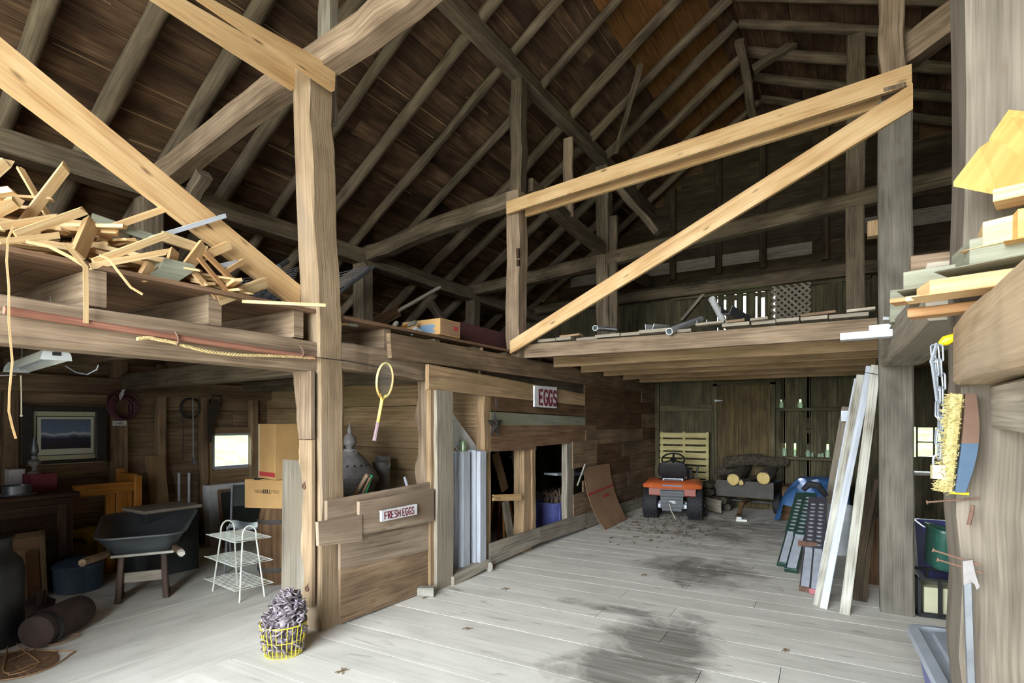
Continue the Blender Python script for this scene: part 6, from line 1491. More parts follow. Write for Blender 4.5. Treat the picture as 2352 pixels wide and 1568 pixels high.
def logpiece(a, b, r, label, seg=8, end='cut'):
    a, b = V(a), V(b); t = thing('log', label, 'log', a.lerp(b, .5)-V((0, 0, r)), 0, 'logs on the cart')
    mb = MB(); mb.log(a, b, r, r*.95, 14, seg, .02, .022); mb.build('bark', M['bark'], t, smooth=True, angle=60)
    d = (b-a).normalized(); s1, t1 = perp(d); mb = MB(); sd = RN.random()*9
    for e, o in ((a-d*.003, -1), (b+d*.003, 1)):
        mb.loft([[e+(s1*math.cos(x)+t1*math.sin(x))*(r*.9+r*.1*noise.noise(V((x, sd, 0)))) for x in [2*PI*k/16 for k in range(16)]], [e+d*.002*o+(s1*math.cos(x)+t1*math.sin(x))*r*.86 for x in [2*PI*k/16 for k in range(16)]]]); mb.build('cut_end', M[end], t); mb = MB()
logpiece(PY(1684, 1101, 9.32), V((-1.6, 10.22, .7)), .098, 'thick log with a round pale cut end, left one on the cart')
logpiece(PY(1753, 1098, 9.32), V((-1.18, 10.2, .7)), .102, 'thick log with a round pale cut end, right one on the cart')
logpiece(PY(1702, 1108, 9.36), V((-1.4, 10.1, .56)), .045, 'thin split log beside the left thick log on the cart')
logpiece((-1.85, 9.75, .82), (-1.35, 10.15, .86), .1, 'dark log lying crosswise on top of the cart load, left one', end='bark')
logpiece((-1.4, 9.85, .85), (-.98, 10.2, .83), .085, 'dark log lying crosswise on top of the cart load, right one', end='bark')
logpiece((-2.0, 9.9, .64), (-1.62, 10.25, .7), .09, 'dark log sticking out left of the cart load', end='bark')
# blue tarp over a low heap
rows = []
for i in range(21):
    f = i/20; row = []
    for j in range(25):
        g = j/24; x = -1.02+g*.95; y = 9.02+f*.8
        h = .66*min(1, f*2.6)**.6*min(1, (g*3.2))**.5*(1-.05*g)
        edge = .24+.1*noise.noise(V((x*3, 1, 0)))-(.2 if g < .12 else 0)
        z = max(.04, edge*(1-min(1, f*3))+h)
        z += .022*noise.noise(V((x*7, y*7, 2)))+.04*noise.noise(V((x*2.5, y*2.5, 5)))
        row.append(V((x, y-.0*g, max(.03, z))))
    rows.append(row)
mb = MB(); mb.grid(rows, .006); mb.build('blue_tarp', M['tarp'], None, 'crumpled blue tarp covering a heap below the wall shelves', 'tarp', smooth=True, angle=80)
mb = MB(); mb.box(-.95, -.12, 9.35, 10.0, 0, .5, .03); mb.build('covered_heap', M['dkb'], None, 'dark crate-like heap under the blue tarp', 'heap')
# wall shelf jars
for i, (u, v0, v1, w) in enumerate(((1795, 919, 934, .036), (1838, 921, 934, .04), (1802, 1022, 1039, .036), (1826, 1022, 1039, .016), (1856, 1025, 1040, .036), (1866, 1030, 1040, .02), (1882, 1034, 1041, .03), (1889, 1031, 1041, .02), (1901, 1024, 1042, .034))):
    y = YB-.075; p = PY(u, v1, y); q = PY(u, v0, y); s0 = PY(1783, 937, YB-.1).z if i < 2 else PY(1783, 1047, YB-.1).z
    h = max(.06, q.z-p.z); t, m = loc_thing('glass_jar', ('tall pale glass jar on the upper shelf, left one', 'squat pale glass jar on the upper shelf, right one', 'widest pale jar, first from the left on the lower shelf', 'slim bottle, second on the lower shelf from the left', 'wide clear jar in the middle of the lower shelf', 'small slim bottle just right of the wide clear jar', 'short stubby jar, third from the right on the lower shelf', 'narrow bottle between the stubby jar and the last jar', 'flared glass at the right end of the lower shelf')[i], 'jar', (p.x, y, s0+.001), 0, 'glass jars on the wall shelves')
    mb = MB(m); r = w*1.0; mb.lathe([(r*.4, .002), (r, .004), (r, h*.72), (r*.75, h*.85), (r*.72, h), (r*.66, h), (r*.68, h*.86), (r*.92, h*.7), (r*.92, .008), (r*.4, .006)], 18); mb.build('glass', M['jar'], t, smooth=True)
# loading ramps leaning down to the floor
def ramp(name, label, foot, head, w, mat, tail, split):
    foot, head = V(foot), V(head); d = (head-foot).normalized(); L = (head-foot).length; s_ = d.cross(V((0, 0, 1))).normalized(); n = s_.cross(d).normalized()
    t = thing(name, label, 'ramp', foot, 0, 'loading ramps')
    P = lambda l, x, z: foot+d*l+s_*x+n*z
    mb = MB(); ch = [(-w/2, -.04), (-w/2, 0), (w/2, 0), (w/2, -.04), (w/2-.006, -.04), (w/2-.006, -.006), (-w/2+.006, -.006), (-w/2+.006, -.04)]
    mb.loft([[P(l, x, z) for x, z in ch] for l in (L*split, L)]); up_ = mb.build('channel', M[mat], t)
    k = 0; l = L*split+.05; mb = MB(); cnt = int((L*(1-split)-.08)/.07)
    for k in range(cnt):
        mb2 = MB(); c0 = P(l+k*.07, 0, .001); mb2.loft([[c0+s_*math.cos(x)*w*.26*q+d*math.sin(x)*.014*q+n*z for x in [2*PI*i/12 for i in range(12)]] for q, z in ((1, 0), (.85, .006), (.4, .008))]); mb.v += mb2.v and []; off = len(mb.v); mb.v += mb2.v; mb.f += [tuple(i+off for i in f) for f in mb2.f]; mb.uv += mb2.uv; mb.r += mb2.r; mb.mi += mb2.mi
    mb.build('tread', M['galv'], up_, smooth=True)
    mb = MB(); mb.loft([[P(l, x, z-.012) for x, z in ((-w*.32, -.03), (-w*.32, 0), (w*.32, 0), (w*.32, -.03))] for l in (0.02, L*split+.1)]); mb.build('tongue', M['alu'], t)
    mb = MB(); mb.loft([[P(l, x, z) for x, z in ((-w*.42, -.036), (-w*.42, -.004), (-w*.36, -.004), (-w*.36, -.03))] for l in (0, L*split)]); mb.loft([[P(l, x, z) for x, z in ((w*.42, -.036), (w*.42, -.004), (w*.36, -.004), (w*.36, -.03))] for l in (0, L*split)]); mb.build('side_rail', M[mat], t)
    mb = MB(); mb.beam(P(.01, -w*.45, -.02), P(.01, w*.45, -.02), .02, .045, n, .003); mb.build('end_lip', M[tail], t)
g0, g1 = PZ(1803, 1300, .04), PY(1851, 1129, 7.55)
for i, (u0, v0, u1) in enumerate(((1798, 1294, 1842), (1816, 1307, 1861))):
    f0 = PZ(u0, v0, .045); h0 = PY(u1, 1131, f0.y+1.2); ramp('loading_ramp', ('green loading ramp with slotted treads, left of the pair', 'green loading ramp with slotted treads, right of the pair')[i], f0, h0, .13, 'ramp_green', 'ramp_green', .42)
for i, (u0, v0, u1) in enumerate(((1848, 1350, 1870), (1872, 1356, 1888))):
    f0 = PZ(u0, v0, .045); h0 = PY(u1, 1141, f0.y+1.35); ramp('loading_ramp', ('grey loading ramp with slotted treads, left of the pair', 'grey loading ramp with slotted treads, right of the pair')[i], f0, h0, .1, 'ramp_grey', 'rust' if i == 0 else 'pink', .4)
f0 = PZ(1848, 1350, .045); h0 = PY(1870, 1141, f0.y+1.35); c0 = f0.lerp(h0, .4); mb = MB(); mb.beam(c0+V((-.09, -.02, .03)), c0+V((.07, 0, .03)), .02, .05, (0, -.4, 1), .003); mb.build('ramp_stop', M['rust'], None, 'small rusty stop plate across the grey loading ramps', 'plate')
mb = MB(); p = PY(1862, 1118, 7.6); mb.tube([p+V((-.08, .05, -.04)), p+V((-.02, .02, .03)), p+V((.08, .0, .02)), p+V((.16, .05, -.1))], [.03, .045, .045, .03], 8); mb.build('rubber_hose', M['black_rubber'], None, 'black rubber hose draped over the tops of the loading ramps', 'hose', smooth=True)
# boards leaning on the right row
def lean(name, foot, top_uv, ytop, w, th, mat, label, up=(0, 1, 0), seg=6, wob=.004):
    a = PZ(*foot); b = PY(top_uv[0], top_uv[1], ytop); mb = MB(); mb.beam(a, b, w, th, up, .003, seg, wob); return mb.build(name, M[mat], None, label, 'board', 'boards leaning on the right row')
lean('leaning_board', (1880, 1392), (1978, 862), 5.85, .075, .03, 'white_worn', 'worn white board leaning right, first of the leaning trio from the left')
lean('leaning_board', (1872, 1388), (1966, 872), 5.95, .03, .06, 'white_wood', 'white grooved board edge leaning at the far left of the trio')
lean('leaning_board', (1891, 1397), (1998, 842), 5.72, .055, .03, 'white_wood', 'cleanest white board leaning in the middle of the trio')
lean('leaning_board', (1940, 1411), (2012, 840), 5.55, .07, .045, 'white_worn', 'cream chipped board leaning nearest the right aisle post')
lean('leaning_board', (1966, 1370), (2013, 1100), 5.6, .035, .03, 'gableb', 'dark brown board leaning between the cream board and the post')
lean('leaning_board', (1895, 1230), (1948, 935), 7.6, .13, .025, 'greyb', 'wide grey plank leaning behind the white boards')
lean('leaning_board', (1975, 1380), (1999, 1130), 5.75, .1, .02, 'gableb', 'dark plank leaning behind the cream chipped board')
mb = MB(); p = PY(1945, 955, 7.56); mb.box(p.x-.06, p.x+.04, 7.545, 7.56, p.z-.06, p.z+.06, .003); mb.build('metal_plate', M['steel'], None, 'small drilled metal plate at the top of the grey leaning plank', 'plate')
mb = MB(); mb.tube([PY(1985, 855, 5.6), PY(2020, 860, 5.4)], .003, 5); mb.build('tie_wire', M['wire_dark'], None, 'thin wire tying the leaning boards to the right aisle post', 'wire')
p = PY(1928, 1110, 7.3)
t, m = loc_thing('white_bucket', 'white bucket behind the leaning white boards', 'bucket', (p.x, p.y, 0))
mb = MB(m); mb.lathe([(.1, 0), (.11, .01), (.13, .5), (.135, .5), (.135, .55), (.12, .55), (.1, .02)], 22); mb.build('body', M['white_plastic'], t, smooth=True)
p = PZ(2010, 1300); 
t, m = loc_thing('garden_tool', 'black-handled tool with an orange-red tip behind the cream board', 'tool', (p.x, p.y+.3, 0))
mb = MB(m); mb.tube([(0, 0, 0), (-.02, .05, .5)], .02, 8); mb.build('shaft', M['black_rubber'], t, smooth=True)
mb = MB(m); mb.tube([(-.02, .05, .5), (-.02, .055, .56)], .025, 8); mb.build('tip', M['orange_bit'], t, smooth=True)
mb = MB(); p = PY(1990, 1180, 6.2); mb.box(p.x-.1, p.x+.15, 6.1, 6.5, 0, .62, .01); mb.build('dark_crate', M['dkb'], None, 'dark crate in the shadow behind the leaning boards', 'crate')

# ================================================================== on the rear loft
LZ = 2.4
def pipe(a, b, r, label, mat='white_plastic', wall=.006):
    a, b = V(a), V(b); d = (b-a).normalized(); s1, t1 = perp(d); mb = MB(); n = 18
    mb.loft([[p+(s1*math.cos(x)+t1*math.sin(x))*q for x in [2*PI*k/n for k in range(n)]] for p, q in ((a+d*.15, r-wall), (a, r-wall), (a, r), (b, r))]); return mb.build('pvc_pipe', M[mat], None, label, 'pipe', 'white pipes on the loft', smooth=True, angle=50)
pipe(PY(1367, 753, 5.5), PY(1412, 768, 6.6)+V((0, 0, .06)), .03, 'short white pipe end on the loft, leftmost pipe')
pipe(PY(1537, 761, 5.3), PY(1610, 733, 6.6), .034, 'white pipe poking out over the loft edge in the middle')
pipe(PY(1635, 686, 5.9), PY(1662, 738, 6.2), .034, 'grey-white pipe standing up steeply before the bright gaps', 'sign')
def channel(a, b, w, h, label, mat='white_plastic'):
    a, b = V(a), V(b); d = (b-a).normalized(); s1, t1 = perp(d); mb = MB(); pr = [(-w, h), (-w*.9, -h*.6), (-w*.5, -h), (w*.5, -h), (w, h*.6), (w, h), (w*.9, h), (w*.85, h*.5), (w*.42, -h*.85), (-w*.42, -h*.85), (-w*.8, -h*.5), (-w*.9, h)]
    mb.loft([[p+s1*x+t1*z for x, z in pr] for p in (a, b)]); return mb.build('gutter_piece', M[mat], None, label, 'gutter', 'gutter pieces on the loft')
channel(PY(1492, 752, 5.5), PY(1530, 758, 6.4)+V((0, 0, .02)), .045, .035, 'pale square gutter end on the loft between two pipes', 'sign')
channel(PY(1668, 712, 5.7), PY(1712, 738, 6.2), .06, .04, 'grey gutter piece leaning behind the steep pipe', 'steel')
channel(PY(1612, 742, 5.6), PY(1640, 752, 6.1), .05, .03, 'grey gutter piece lying left of the steep pipe', 'steel')
for i, (u0, u1, v) in enumerate(((1290, 1335, 779), (1600, 1665, 757), (1670, 1712, 752), (1725, 1765, 748), (1840, 1920, 731), (1945, 2010, 724))):
    a, b = PY(u0, v, 5.42), PY(u1, v-3, 5.42); a.z = max(a.z, LZ+.01); b.z = a.z+.006; mb = MB(); mb.beam(a, b, .1, .022, (0, 0, 1), .003); mb.build('loose_board', M['greyb' if i % 2 else 'wallb'], None, 'loose short board on the loft lip above the aisle, %s from the left' % ordinal(i), 'board', 'loose boards on the loft lip')
# lattice on the back wall
a, b = PY(1700, 640, YB-.06), PY(1862, 632, YB-.06); c0 = PY(1860, 748, YB-.06); x0, x1, z0, z1 = PY(1772, 640, YB-.06).x, b.x, 2.95, b.z
t, m = loc_thing('lattice_panel', 'diamond lattice panel leaning on the back wall of the loft', 'lattice', ((x0+x1)/2, YB-.06, z0))
mb = MB(); st = .105; k = -14
for sg, yy in ((1, YB-.055), (-1, YB-.067)):
    for k in range(-14, 30):
        q0 = x0+k*st if sg > 0 else x0+k*st
        pts = [(q0, z0), (q0+sg*(z1-z0), z1)]; (xa_, za), (xb_, zb) = pts
        lo, hi = 0.0, 1.0
        for bound, sgn in ((x0, 1), (x1, -1)):
            fa, fb = (xa_-bound)*sgn, (xb_-bound)*sgn
            if fa < 0 and fb < 0: lo, hi = 1, 0
            elif fa < 0: lo = max(lo, fa/(fa-fb))
            elif fb < 0: hi = min(hi, fa/(fa-fb))
        if hi-lo < .03: continue
        A = V((xa_+(xb_-xa_)*lo, yy, za+(zb-za)*lo)); B = V((xa_+(xb_-xa_)*hi, yy, za+(zb-za)*hi)); mb.beam(A, B, .008, .036, (0, 1, 0) if False else (-sg*1, 0, 1))
mb.build('slats', M['greyb'], t)
for i, (u0, u1, v0, v1) in enumerate(((1625, 1706, 651, 642), (1758, 1819, 641, 632))):
    a, b = PY(u0, v0, YB-.1), PY(u1, v1, YB-.1); mb = MB(); mb.beam(a, b, .03, .062, (0, 0, 1), .003); mb.build('white_strip', M['greenb'], None, ('pale strip above the bright wall gaps, left one', 'pale strip above the lattice, right one')[i], 'strip')
mb = MB(); mb.beam(PY(1565, 735, YB-.1), PY(1622, 668, YB-.1), .05, .03, (0, 1, 0), .003); mb.build('brace_stick', M['greyb'], None, 'diagonal stick on the back wall left of the bright gaps', 'stick')
mb = MB(); mb.box(PY(1545, 650, YB-.05).x, PY(2000, 650, YB-.05).x, YB-.06, YB-.005, 3.72, 3.9); mb.build('back_girt', M['backb'], None, 'dark horizontal girt across the back wall above the lattice', 'beam')
mb = MB(); mb.box(PY(1900, 650, YB-.05).x, PY(1935, 650, YB-.05).x, YB-.05, YB-.005, 2.4, 3.72); mb.build('back_stud', M['backb'], None, 'dark upright on the back wall right of the lattice', 'stud')
# ================================================================== right-hand side
# lumber stacked across the right beam
def stk(u0, v0, u1, v1, dep, w, th, mat, label, cut_=0.0, slope=(1, -.25)):
    a = PD(u0, v0, dep); d = V((slope[0], slope[1], 0)).normalized(); 
    L = .9; b = a+d*L
    # aim the far end at the second pixel's ray height
    r = ray(u1, v1); k = (b.x*FWD.x+b.y*FWD.y); b.z = EYE+r.z*(a.x*FWD.x+a.y*FWD.y+ (PD(u1, v1, dep)-a).length*0) if False else a.z+.0
    mb = MB(); mb.beam(a, b, w, th, (0, 0, 1), .003, 4)
    for i in range(8): mb.v[i] = mb.v[i]+d*(cut_*(1 if i in (2, 3, 4, 5) else 0))
    return mb.build('stacked_lumber', M[mat], None, label, 'lumber', 'lumber stacked at the right edge')
stk(2068, 655, 2200, 640, 1.9, .12, .06, 'greenb', 'greenish thick plank end in the right stack, left of the orange board', .02)
stk(2098, 672, 2300, 640, 1.78, .1, .045, 'new', 'orange-tan board sticking out furthest low in the right stack', .05)
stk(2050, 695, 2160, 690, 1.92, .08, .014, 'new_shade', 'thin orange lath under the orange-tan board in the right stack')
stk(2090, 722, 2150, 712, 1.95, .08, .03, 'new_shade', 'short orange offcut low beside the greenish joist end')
stk(2085, 690, 2160, 690, 1.84, .07, .015, 'scrap', 'thin pale lath between the greenish plank and the orange board')
stk(2165, 605, 2352, 600, 1.74, .15, .075, 'greenb', 'big grey angular block resting on the orange-tan board', .09, (1, -.45))
stk(2222, 560, 2352, 545, 1.68, .14, .07, 'scrap', 'thick pale plank above the grey angular block', .06, (1, -.5))
stk(2285, 460, 2352, 450, 1.6, .1, .035, 'scrap', 'pale board end directly under the plywood', .0)
stk(2308, 530, 2352, 520, 1.55, .1, .08, 'ply', 'thick yellow block end at the right edge of the stack', .03)
q = [PD(2190, 428, 1.72), PD(2250, 350, 1.72), PD(2272, 335, 1.72), PD(2276, 322, 1.72), PD(2318, 262, 1.72), PD(2460, 280, 1.6), PD(2460, 470, 1.45), PD(2290, 448, 1.6)]
mb = MB(); n_ = V((0, .004, .016)); mb.loft([q, [p+n_ for p in q]]); mb.build('plywood_offcut', M['ply'], None, 'bright yellow plywood offcut jutting over the top of the right stack', 'plywood')
# white gutter pieces on the right beam
for i, (u, v, dep, L, w) in enumerate(((1930, 774, 3.75, .62, .05), (1996, 756, 3.85, .5, .045))):
    a = PD(u, v, dep); b = a+V((L, -.06, 0)); mb = MB(); mb.loft([[p+V((0, y, z)) for y, z in ((-w, -.025), (w, -.025), (w, .03), (w*.8, .03), (w*.8, -.015), (-w*.8, -.015), (-w*.8, .02), (-w, .02))] for p in (a, b)]); mb.build('white_gutter', M['white_plastic'], None, ('white gutter piece sticking out left over the aisle, lower one', 'white gutter piece behind and above the lower one')[i], 'gutter')
mb = MB(); a = PD(2028, 731, 3.8); mb.tube([a, a+V((.08, 0, -.01)), a+V((.1, 0, -.12))], .012, 6); mb.build('gutter_bracket', M['white_plastic'], None, 'small white bracket on top of the gutter pieces', 'bracket', smooth=True)
# hanging chain and padlock
p0 = PY(2153, 792, 2.36)
t, m = loc_thing('hanging_chain', 'bright galvanised chain doubled over a hook on the near right post', 'chain', p0-V((0, 0, .5)))
mb = MB()
def chain_line(pts, L=.03, W=.011, r=.0032):
    tot = sum((b-a).length for a, b in zip(pts, pts[1:])); n = max(2, int(tot/(L*1.45)))
    for k in range(n):
        f = (k+.5)/n*tot; acc = 0
        for a, b in zip(pts, pts[1:]):
            l = (b-a).length
            if acc+l >= f: q = a.lerp(b, (f-acc)/l); d = (b-a).normalized(); break
            acc += l
        link(mb, q, d, (1, .2, 0) if k % 2 else (.2, 1, 0), L, W, r)
for off in (-.012, .008): chain_line([PY(2152+off*500, 795, 2.36), PY(2160+off*300, 880, 2.36), PY(2162+off*300, 960, 2.34), PY(2157, 1052, 2.3)])
mb.build('links', M['chain_galv'], t, smooth=True)
mb = MB(); mb.tube([PY(2152, 788, 2.36), PY(2139, 830, 2.36), PY(2142, 840, 2.36), PY(2150, 900, 2.36), PY(2160, 970, 2.36), PY(2167, 1015, 2.36)], .006, 6); mb.build('loop_wire', M['chain_galv'], t, smooth=True)
p = PY(2156, 1078, 2.3)
t, m = loc_thing('padlock', 'brass padlock with a steel shackle on the end of the hanging chain', 'padlock', p-V((0, 0, .03)))
mb = MB(m); mb.box(-.022, .022, -.011, .011, 0, .045, .005); mb.build('body', M['brass'], t)
mb = MB(m); mb.tube([(-.014, 0, .045)]+[(-math.cos(a)*.014, 0, .065+math.sin(a)*.014) for a in [PI*k/8 for k in range(9)]]+[(.014, 0, .045)], .0038, 8); mb.build('shackle', M['galv'], t, smooth=True)
mb = MB(); p = PY(2171, 783, 2.4); mb.tube([p+V((-.016, 0, -.01)), p, p+V((.03, 0, .015))], [.008, .018, .012], 10); mb.build('yellow_clip', M['yellow'], None, 'small bright yellow plastic clip above the hanging chain', 'clip', smooth=True)
# brush hanging on the post
a, b = PY(2196, 905, 2.31), PY(2172, 1128, 2.31); ax = (b-a).normalized()
t, m = loc_thing('push_brush', 'straw-bristled brush hanging upright on the near right post', 'brush', b)
sd = V((1, .12, 0)).normalized()
mb = MB()
rings = []
for k in range(9):
    f = k/8; o = a.lerp(b, f)+sd*(.036+.012*math.sin(f*PI)); w_ = .02+.012*math.sin(f*PI); rings.append([o+sd*x*w_*.7+V((0, y*.022, 0)) for x, y in ((-1, -1), (1, -.8), (1.1, 0), (1, .8), (-1, 1))])
mb.loft(rings[:5]); mb.build('wooden_block', M['brush_wood'], t, smooth=True)
mb = MB(); mb.loft(rings[4:]); mb.build('painted_block', M['brush_blue'], t, smooth=True)
mb = MB()
for k in range(900):
    f = RN.random(); o = a.lerp(b, f)+V((RN.uniform(-.022, .022), RN.uniform(-.024, .024), 0))+sd*.0; d = (-sd*RN.uniform(.6, 1)+V((RN.uniform(-.5, .5), RN.uniform(-1.0, .4), RN.uniform(-.5, .5)))).normalized()*RN.uniform(.012, .022)
    mb.tube([o, o+d], [.0016, .0009], 3, caps=False)
mb.tube([a, a.lerp(b, .25), a.lerp(b, .5), a.lerp(b, .75), b], .021, 8)
mb.build('bristles', M['bristle'], t)
mb = MB(); p = b+V((.03, 0, -.004)); mb.tube([p+V((-.02, 0, 0)), p+V((.03, 0, 0))], .004, 6); mb.build('yellow_edge', M['yellow'], t)
# big nails and iron on the post
for i, (u0, v0, u1, v1, y) in enumerate(((2130, 1153, 2205, 1147, 2.36), (2144, 1263, 2210, 1284, 2.3), (2154, 1285, 2212, 1302, 2.3))):
    A, B = PY(u0, v0, y), PY(u1, v1, y); B = B+(B-A).normalized()*.05; d = (A-B).normalized(); mb = MB(); mb.tube([B, A], .003, 8); mb.tube([A-d*.001, A+d*.003], .007, 10)
    mb.build('spike_nail', M['rust'], None, ('long rusty nail below the hanging brush', 'long rusty nail before the green basket, upper of two', 'long rusty nail before the green basket, lower of two')[i], 'nail', smooth=True)
mb = MB(); mb.tube([PY(2234, 1160, 2.33), PY(2232, 1175, 2.33), PY(2225, 1205, 2.33)], .006, 6); mb.build('bent_nail', M['rust'], None, 'bent rusty nail hammered into the face of the near right post', 'nail', smooth=True)
t, m = loc_thing('iron_bar', 'flat iron bar held by a rusty bracket down the near right post', 'bar', PY(2226, 1560, 2.3))
A, B = PY(2222, 1335, 2.31), PY(2233, 1640, 2.31); B.z = max(B.z, .02)
mb = MB(); mb.beam(B, A, .022, .012, (0, 1, 0), .002); mb.build('bar', M['steel'], t)
q = [PY(u, v, 2.3) for u, v in ((2210, 1286), (2232, 1284), (2240, 1320), (2249, 1345), (2242, 1352), (2236, 1338), (2228, 1334), (2212, 1342))]
mb = MB(); mb.prism([(p.x, p.z) for p in q][::-1], (0, 2.3, 0), (1, 0, 0), (0, 0, 1), .012); mb.build('bracket', M['iron'], t)
# big lidded tote
tc_ = V((.56, 3.35, 0)); tc_ = V((.66, 3.3, 0))
t, m = loc_thing('lidded_tote', 'large lilac tote with a grey lid on the floor at the lower right', 'tote', tc_, math.radians(4))
mb = MB(m)
def rr(sx, sy, z, q): 
    pts = []
    for cx, cy, a0 in ((sx-q, sy-q, 0), (-sx+q, sy-q, 90), (-sx+q, -sy+q, 180), (sx-q, -sy+q, 270)):
        for k in range(5): a = math.radians(a0+k*22.5); pts.append(V((cx+q*math.cos(a), cy+q*math.sin(a), z)))
    return pts
mb.loft([rr(.3, .44, 0, .05), rr(.36, .52, .36, .07), rr(.33, .49, .36, .07), rr(.28, .42, .01, .05)]); mb.build('bin', M['tote_blue'], t, smooth=True, angle=35)
mb = MB(m); mb.loft([rr(.385, .545, .335, .09), rr(.39, .55, .345, .09), rr(.385, .545, .375, .09), rr(.34, .5, .38, .07), rr(.325, .485, .37, .06), rr(.29, .45, .368, .05), rr(.28, .44, .38, .05), rr(.1, .2, .38, .04)]); mb.build('lid', M['tote_lid'], t, smooth=True, angle=35)
mb = MB(m); P = [V(p) for p in ((-.02, .5, .39), (-.1, .42, .388), (-.06, .36, .388), (.06, .33, .388), (-.02, .28, .388), (-.09, .16, .388), (-.06, .0, .388), (.02, -.12, .388), (.14, -.22, .388))]
mb.tube([cr(P, k/60) for k in range(61)], .007, 8); mb.build('black_cable', M['wire_dark'], None, 'black cable curled on the grey tote lid', 'cable', smooth=True)
mb = MB(m); mb.box(.02, .1, .12, .2, .382, .41, .006); mb.build('plug', M['black_plastic'], None, 'small dark plug lying on the grey tote lid', 'plug')
# crate, basket and tote in the right room
cp = V((.6, 5.5, -.05))
t, m = loc_thing('milk_crate', 'black open crate behind the grey-lidded tote', 'crate', cp, math.radians(8))
mb = MB(m); sx, sy, z0, z1 = .22, .19, .06, .35
for z in (z0, z1-.02, ):
    mb.box(-sx, sx, -sy, -sy+.02, z, z+.025, .004); mb.box(-sx, sx, sy-.02, sy, z, z+.025, .004); mb.box(-sx, -sx+.02, -sy, sy, z, z+.025, .004); mb.box(sx-.02, sx, -sy, sy, z, z+.025, .004)
for x in (-sx+.01, -.08, .1, sx-.01):
    for y in (-sy+.01, sy-.01): mb.box(x-.012, x+.012, y-.01, y+.01, z0, z1, .003)
for y in (-.07, .08):
    for x in (-sx+.01, sx-.01): mb.box(x-.01, x+.01, y-.012, y+.012, z0, z1, .003)
mb.box(-sx, sx, -sy, sy, z0-.01, z0+.006); mb.build('lattice_sides', M['black_plastic'], t)
mb = MB(m); mb.box(-.22, .22, -.19, .19, 0, .048, .006); mb.build('wood_box', M['dkb'], None, 'dark low box under the black crate', 'box')
t2, m2 = loc_thing('crate_carton', 'pale carton sitting inside the black crate', 'box', cp+V((0, 0, .07)), math.radians(8)); mb = MB(m2); mb.box(-.17, .17, -.14, .14, 0, .2, .004); mb.build('carton', M['mat_cream'], t2)
t, m = loc_thing('laundry_basket', 'dark green tilted basket on top of the black crate', 'basket', cp+V((.06, .02, .38)), math.radians(8))
mt = m @ Matrix.Rotation(math.radians(12), 4, 'Y'); mb = MB(mt)
mb.loft([rr(.17, .14, .0, .05), rr(.185, .155, .02, .06), rr(.22, .19, .28, .07), rr(.235, .205, .285, .07), rr(.235, .205, .305, .07), rr(.21, .18, .3, .07), rr(.17, .14, .03, .05)]); mb.build('tub', M['green_plastic'], t, smooth=True, angle=35)
mb = MB(mt)
for i in range(5):
    for k in range(3): mb.box(-.02+i*.035, .002+i*.035, -.175-k*.01, -.155-k*.006, .08+k*.05, .115+k*.05)
mb.build('slots', M['black_plastic'], t)
mb = MB(mt); mb.beam((.14, .1, .1), (.1, -.02, .5), .16, .006, (1, 0, 0)); mb.beam((.2, .05, .1), (.2, -.05, .42), .2, .005, (0, 1, 0)); mb.build('cardboard_piece', M['card'], None, 'brown cardboard piece sticking out of the green basket', 'cardboard')
t, m = loc_thing('blue_bin', 'dark blue bin in the shadow of the right room', 'bin', (.78, 6.8, -.05), .1); tote(m, .5, .55, .55, t, 'tote_blue')
mb = MB(); mb.box(1.1, 2.2, 7.4, 8.2, 0, .9, .02); mb.build('dark_chest', M['dkb'], None, 'bulky dark chest deep in the right room below the barred window', 'chest')
mb = MB(); p = PY(2130, 1085, 9.2); mb.box(p.x-.35, p.x+.8, 9.15, 9.4, p.z-.04, p.z, .004); mb.build('wall_shelf', M['white_worn'], None, 'pale shelf edge below the barred window of the right room', 'shelf')
SKY, SUN, EXPO = 5, 5, 2.35
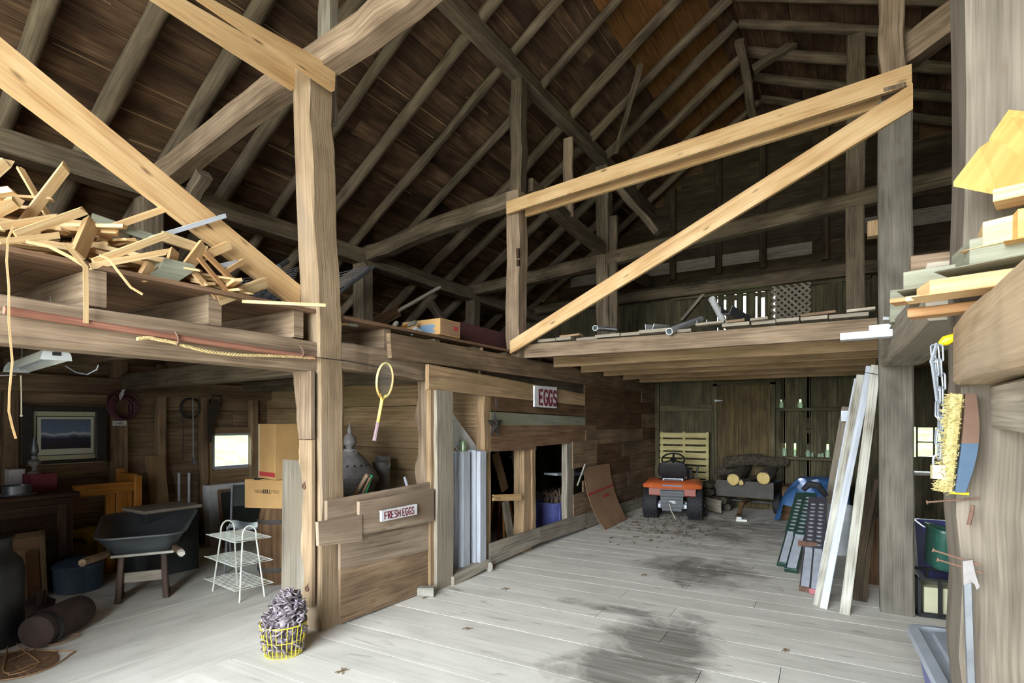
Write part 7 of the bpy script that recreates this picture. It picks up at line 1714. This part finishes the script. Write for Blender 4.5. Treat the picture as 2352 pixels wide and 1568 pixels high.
# ================================================================== outside, light, camera
mb = MB(); mb.plate([(-60, -40, -.35), (60, -40, -.35), (60, 60, -.35), (-60, 60, -.35)], -.02); mb.build('ground', M['grass'], kind='structure')
mb = MB(); mb.plate([(-14, -25, -.33), (14, -25, -.33), (14, -2.6, -.33), (-14, -2.6, -.33)], -.02); mb.build('ground_drive', M['gravel'], kind='structure')
mb = MB(); mb.plate([(-60, 70, 10), (-60, -40, 10), (-13, -40, -.3), (-13, 70, -.3)], -.05); mb.build('ground_hill', M['hill'], kind='structure')
mb = MB(); mb.plate([(-40, 17, -.3), (40, 17, -.3), (40, 32, 4.2), (-40, 32, 4.2)], -.05); mb.build('ground_rise', M['hill'], kind='structure')
w = bpy.data.worlds.new('sky'); sc.world = w; w.use_nodes = True; nt = w.node_tree; bg = nt.nodes['Background']
tc = nt.nodes.new('ShaderNodeTexCoord'); sp = nt.nodes.new('ShaderNodeSeparateXYZ'); nt.links.new(tc.outputs['Generated'], sp.inputs[0])
rp = nt.nodes.new('ShaderNodeValToRGB'); e = rp.color_ramp.elements
e[0].position = 0.0; e[0].color = (.95, .98, 1.0, 1); e[1].position = .6; e[1].color = (.86, .94, 1.0, 1)
nt.links.new(sp.outputs[2], rp.inputs[0]); nt.links.new(rp.outputs[0], bg.inputs['Color']); bg.inputs['Strength'].default_value = SKY
s = bpy.data.lights.new('sun', 'SUN'); s.energy = SUN; s.angle = math.radians(2); s.color = (1, .97, .92)
so = bpy.data.objects.new('sun', s); C.objects.link(so); so.rotation_euler = V((.35, -.55, -1.0)).to_track_quat('-Z', 'Y').to_euler()
def portal(name, loc, dirn, sx, sy):
    l = bpy.data.lights.new(name, 'AREA'); l.shape = 'RECTANGLE'; l.size = sx; l.size_y = sy; l.cycles.is_portal = True
    o = bpy.data.objects.new(name, l); C.objects.link(o); o.location = loc; o.rotation_euler = V(dirn).to_track_quat('-Z', 'Z').to_euler()
portal('doorway_portal', (-1.53, YF-.05, 2.2), (0, 1, 0), 4.17, 4.4)
portal('window_portal', (XO-.06, (wy0+wy1)/2, (wz0+wz1)/2), (1, 0, 0), wy1-wy0, wz1-wz0)
cd = bpy.data.cameras.new('camera'); co = bpy.data.objects.new('camera', cd); C.objects.link(co)
co.location = (0, 0, EYE); co.rotation_euler = (PI/2, 0, YAW)
cd.sensor_width = 36; cd.sensor_fit = 'HORIZONTAL'; cd.lens = FPX/2352*36; cd.shift_y = (V0-784)/2352; cd.clip_start = .05; cd.clip_end = 200
sc.camera = co
vs = sc.view_settings; vs.view_transform = 'Standard'; vs.look = 'None'; vs.gamma = 1.0; vs.use_curve_mapping = False; vs.exposure = EXPO
cy = sc.cycles; cy.max_bounces = 7; cy.diffuse_bounces = 5; cy.glossy_bounces = 3; cy.transmission_bounces = 6; cy.transparent_max_bounces = 8
cy.sample_clamp_indirect = 6.0; cy.caustics_reflective = False; cy.caustics_refractive = False
cy.use_adaptive_sampling = True; cy.adaptive_threshold = .06
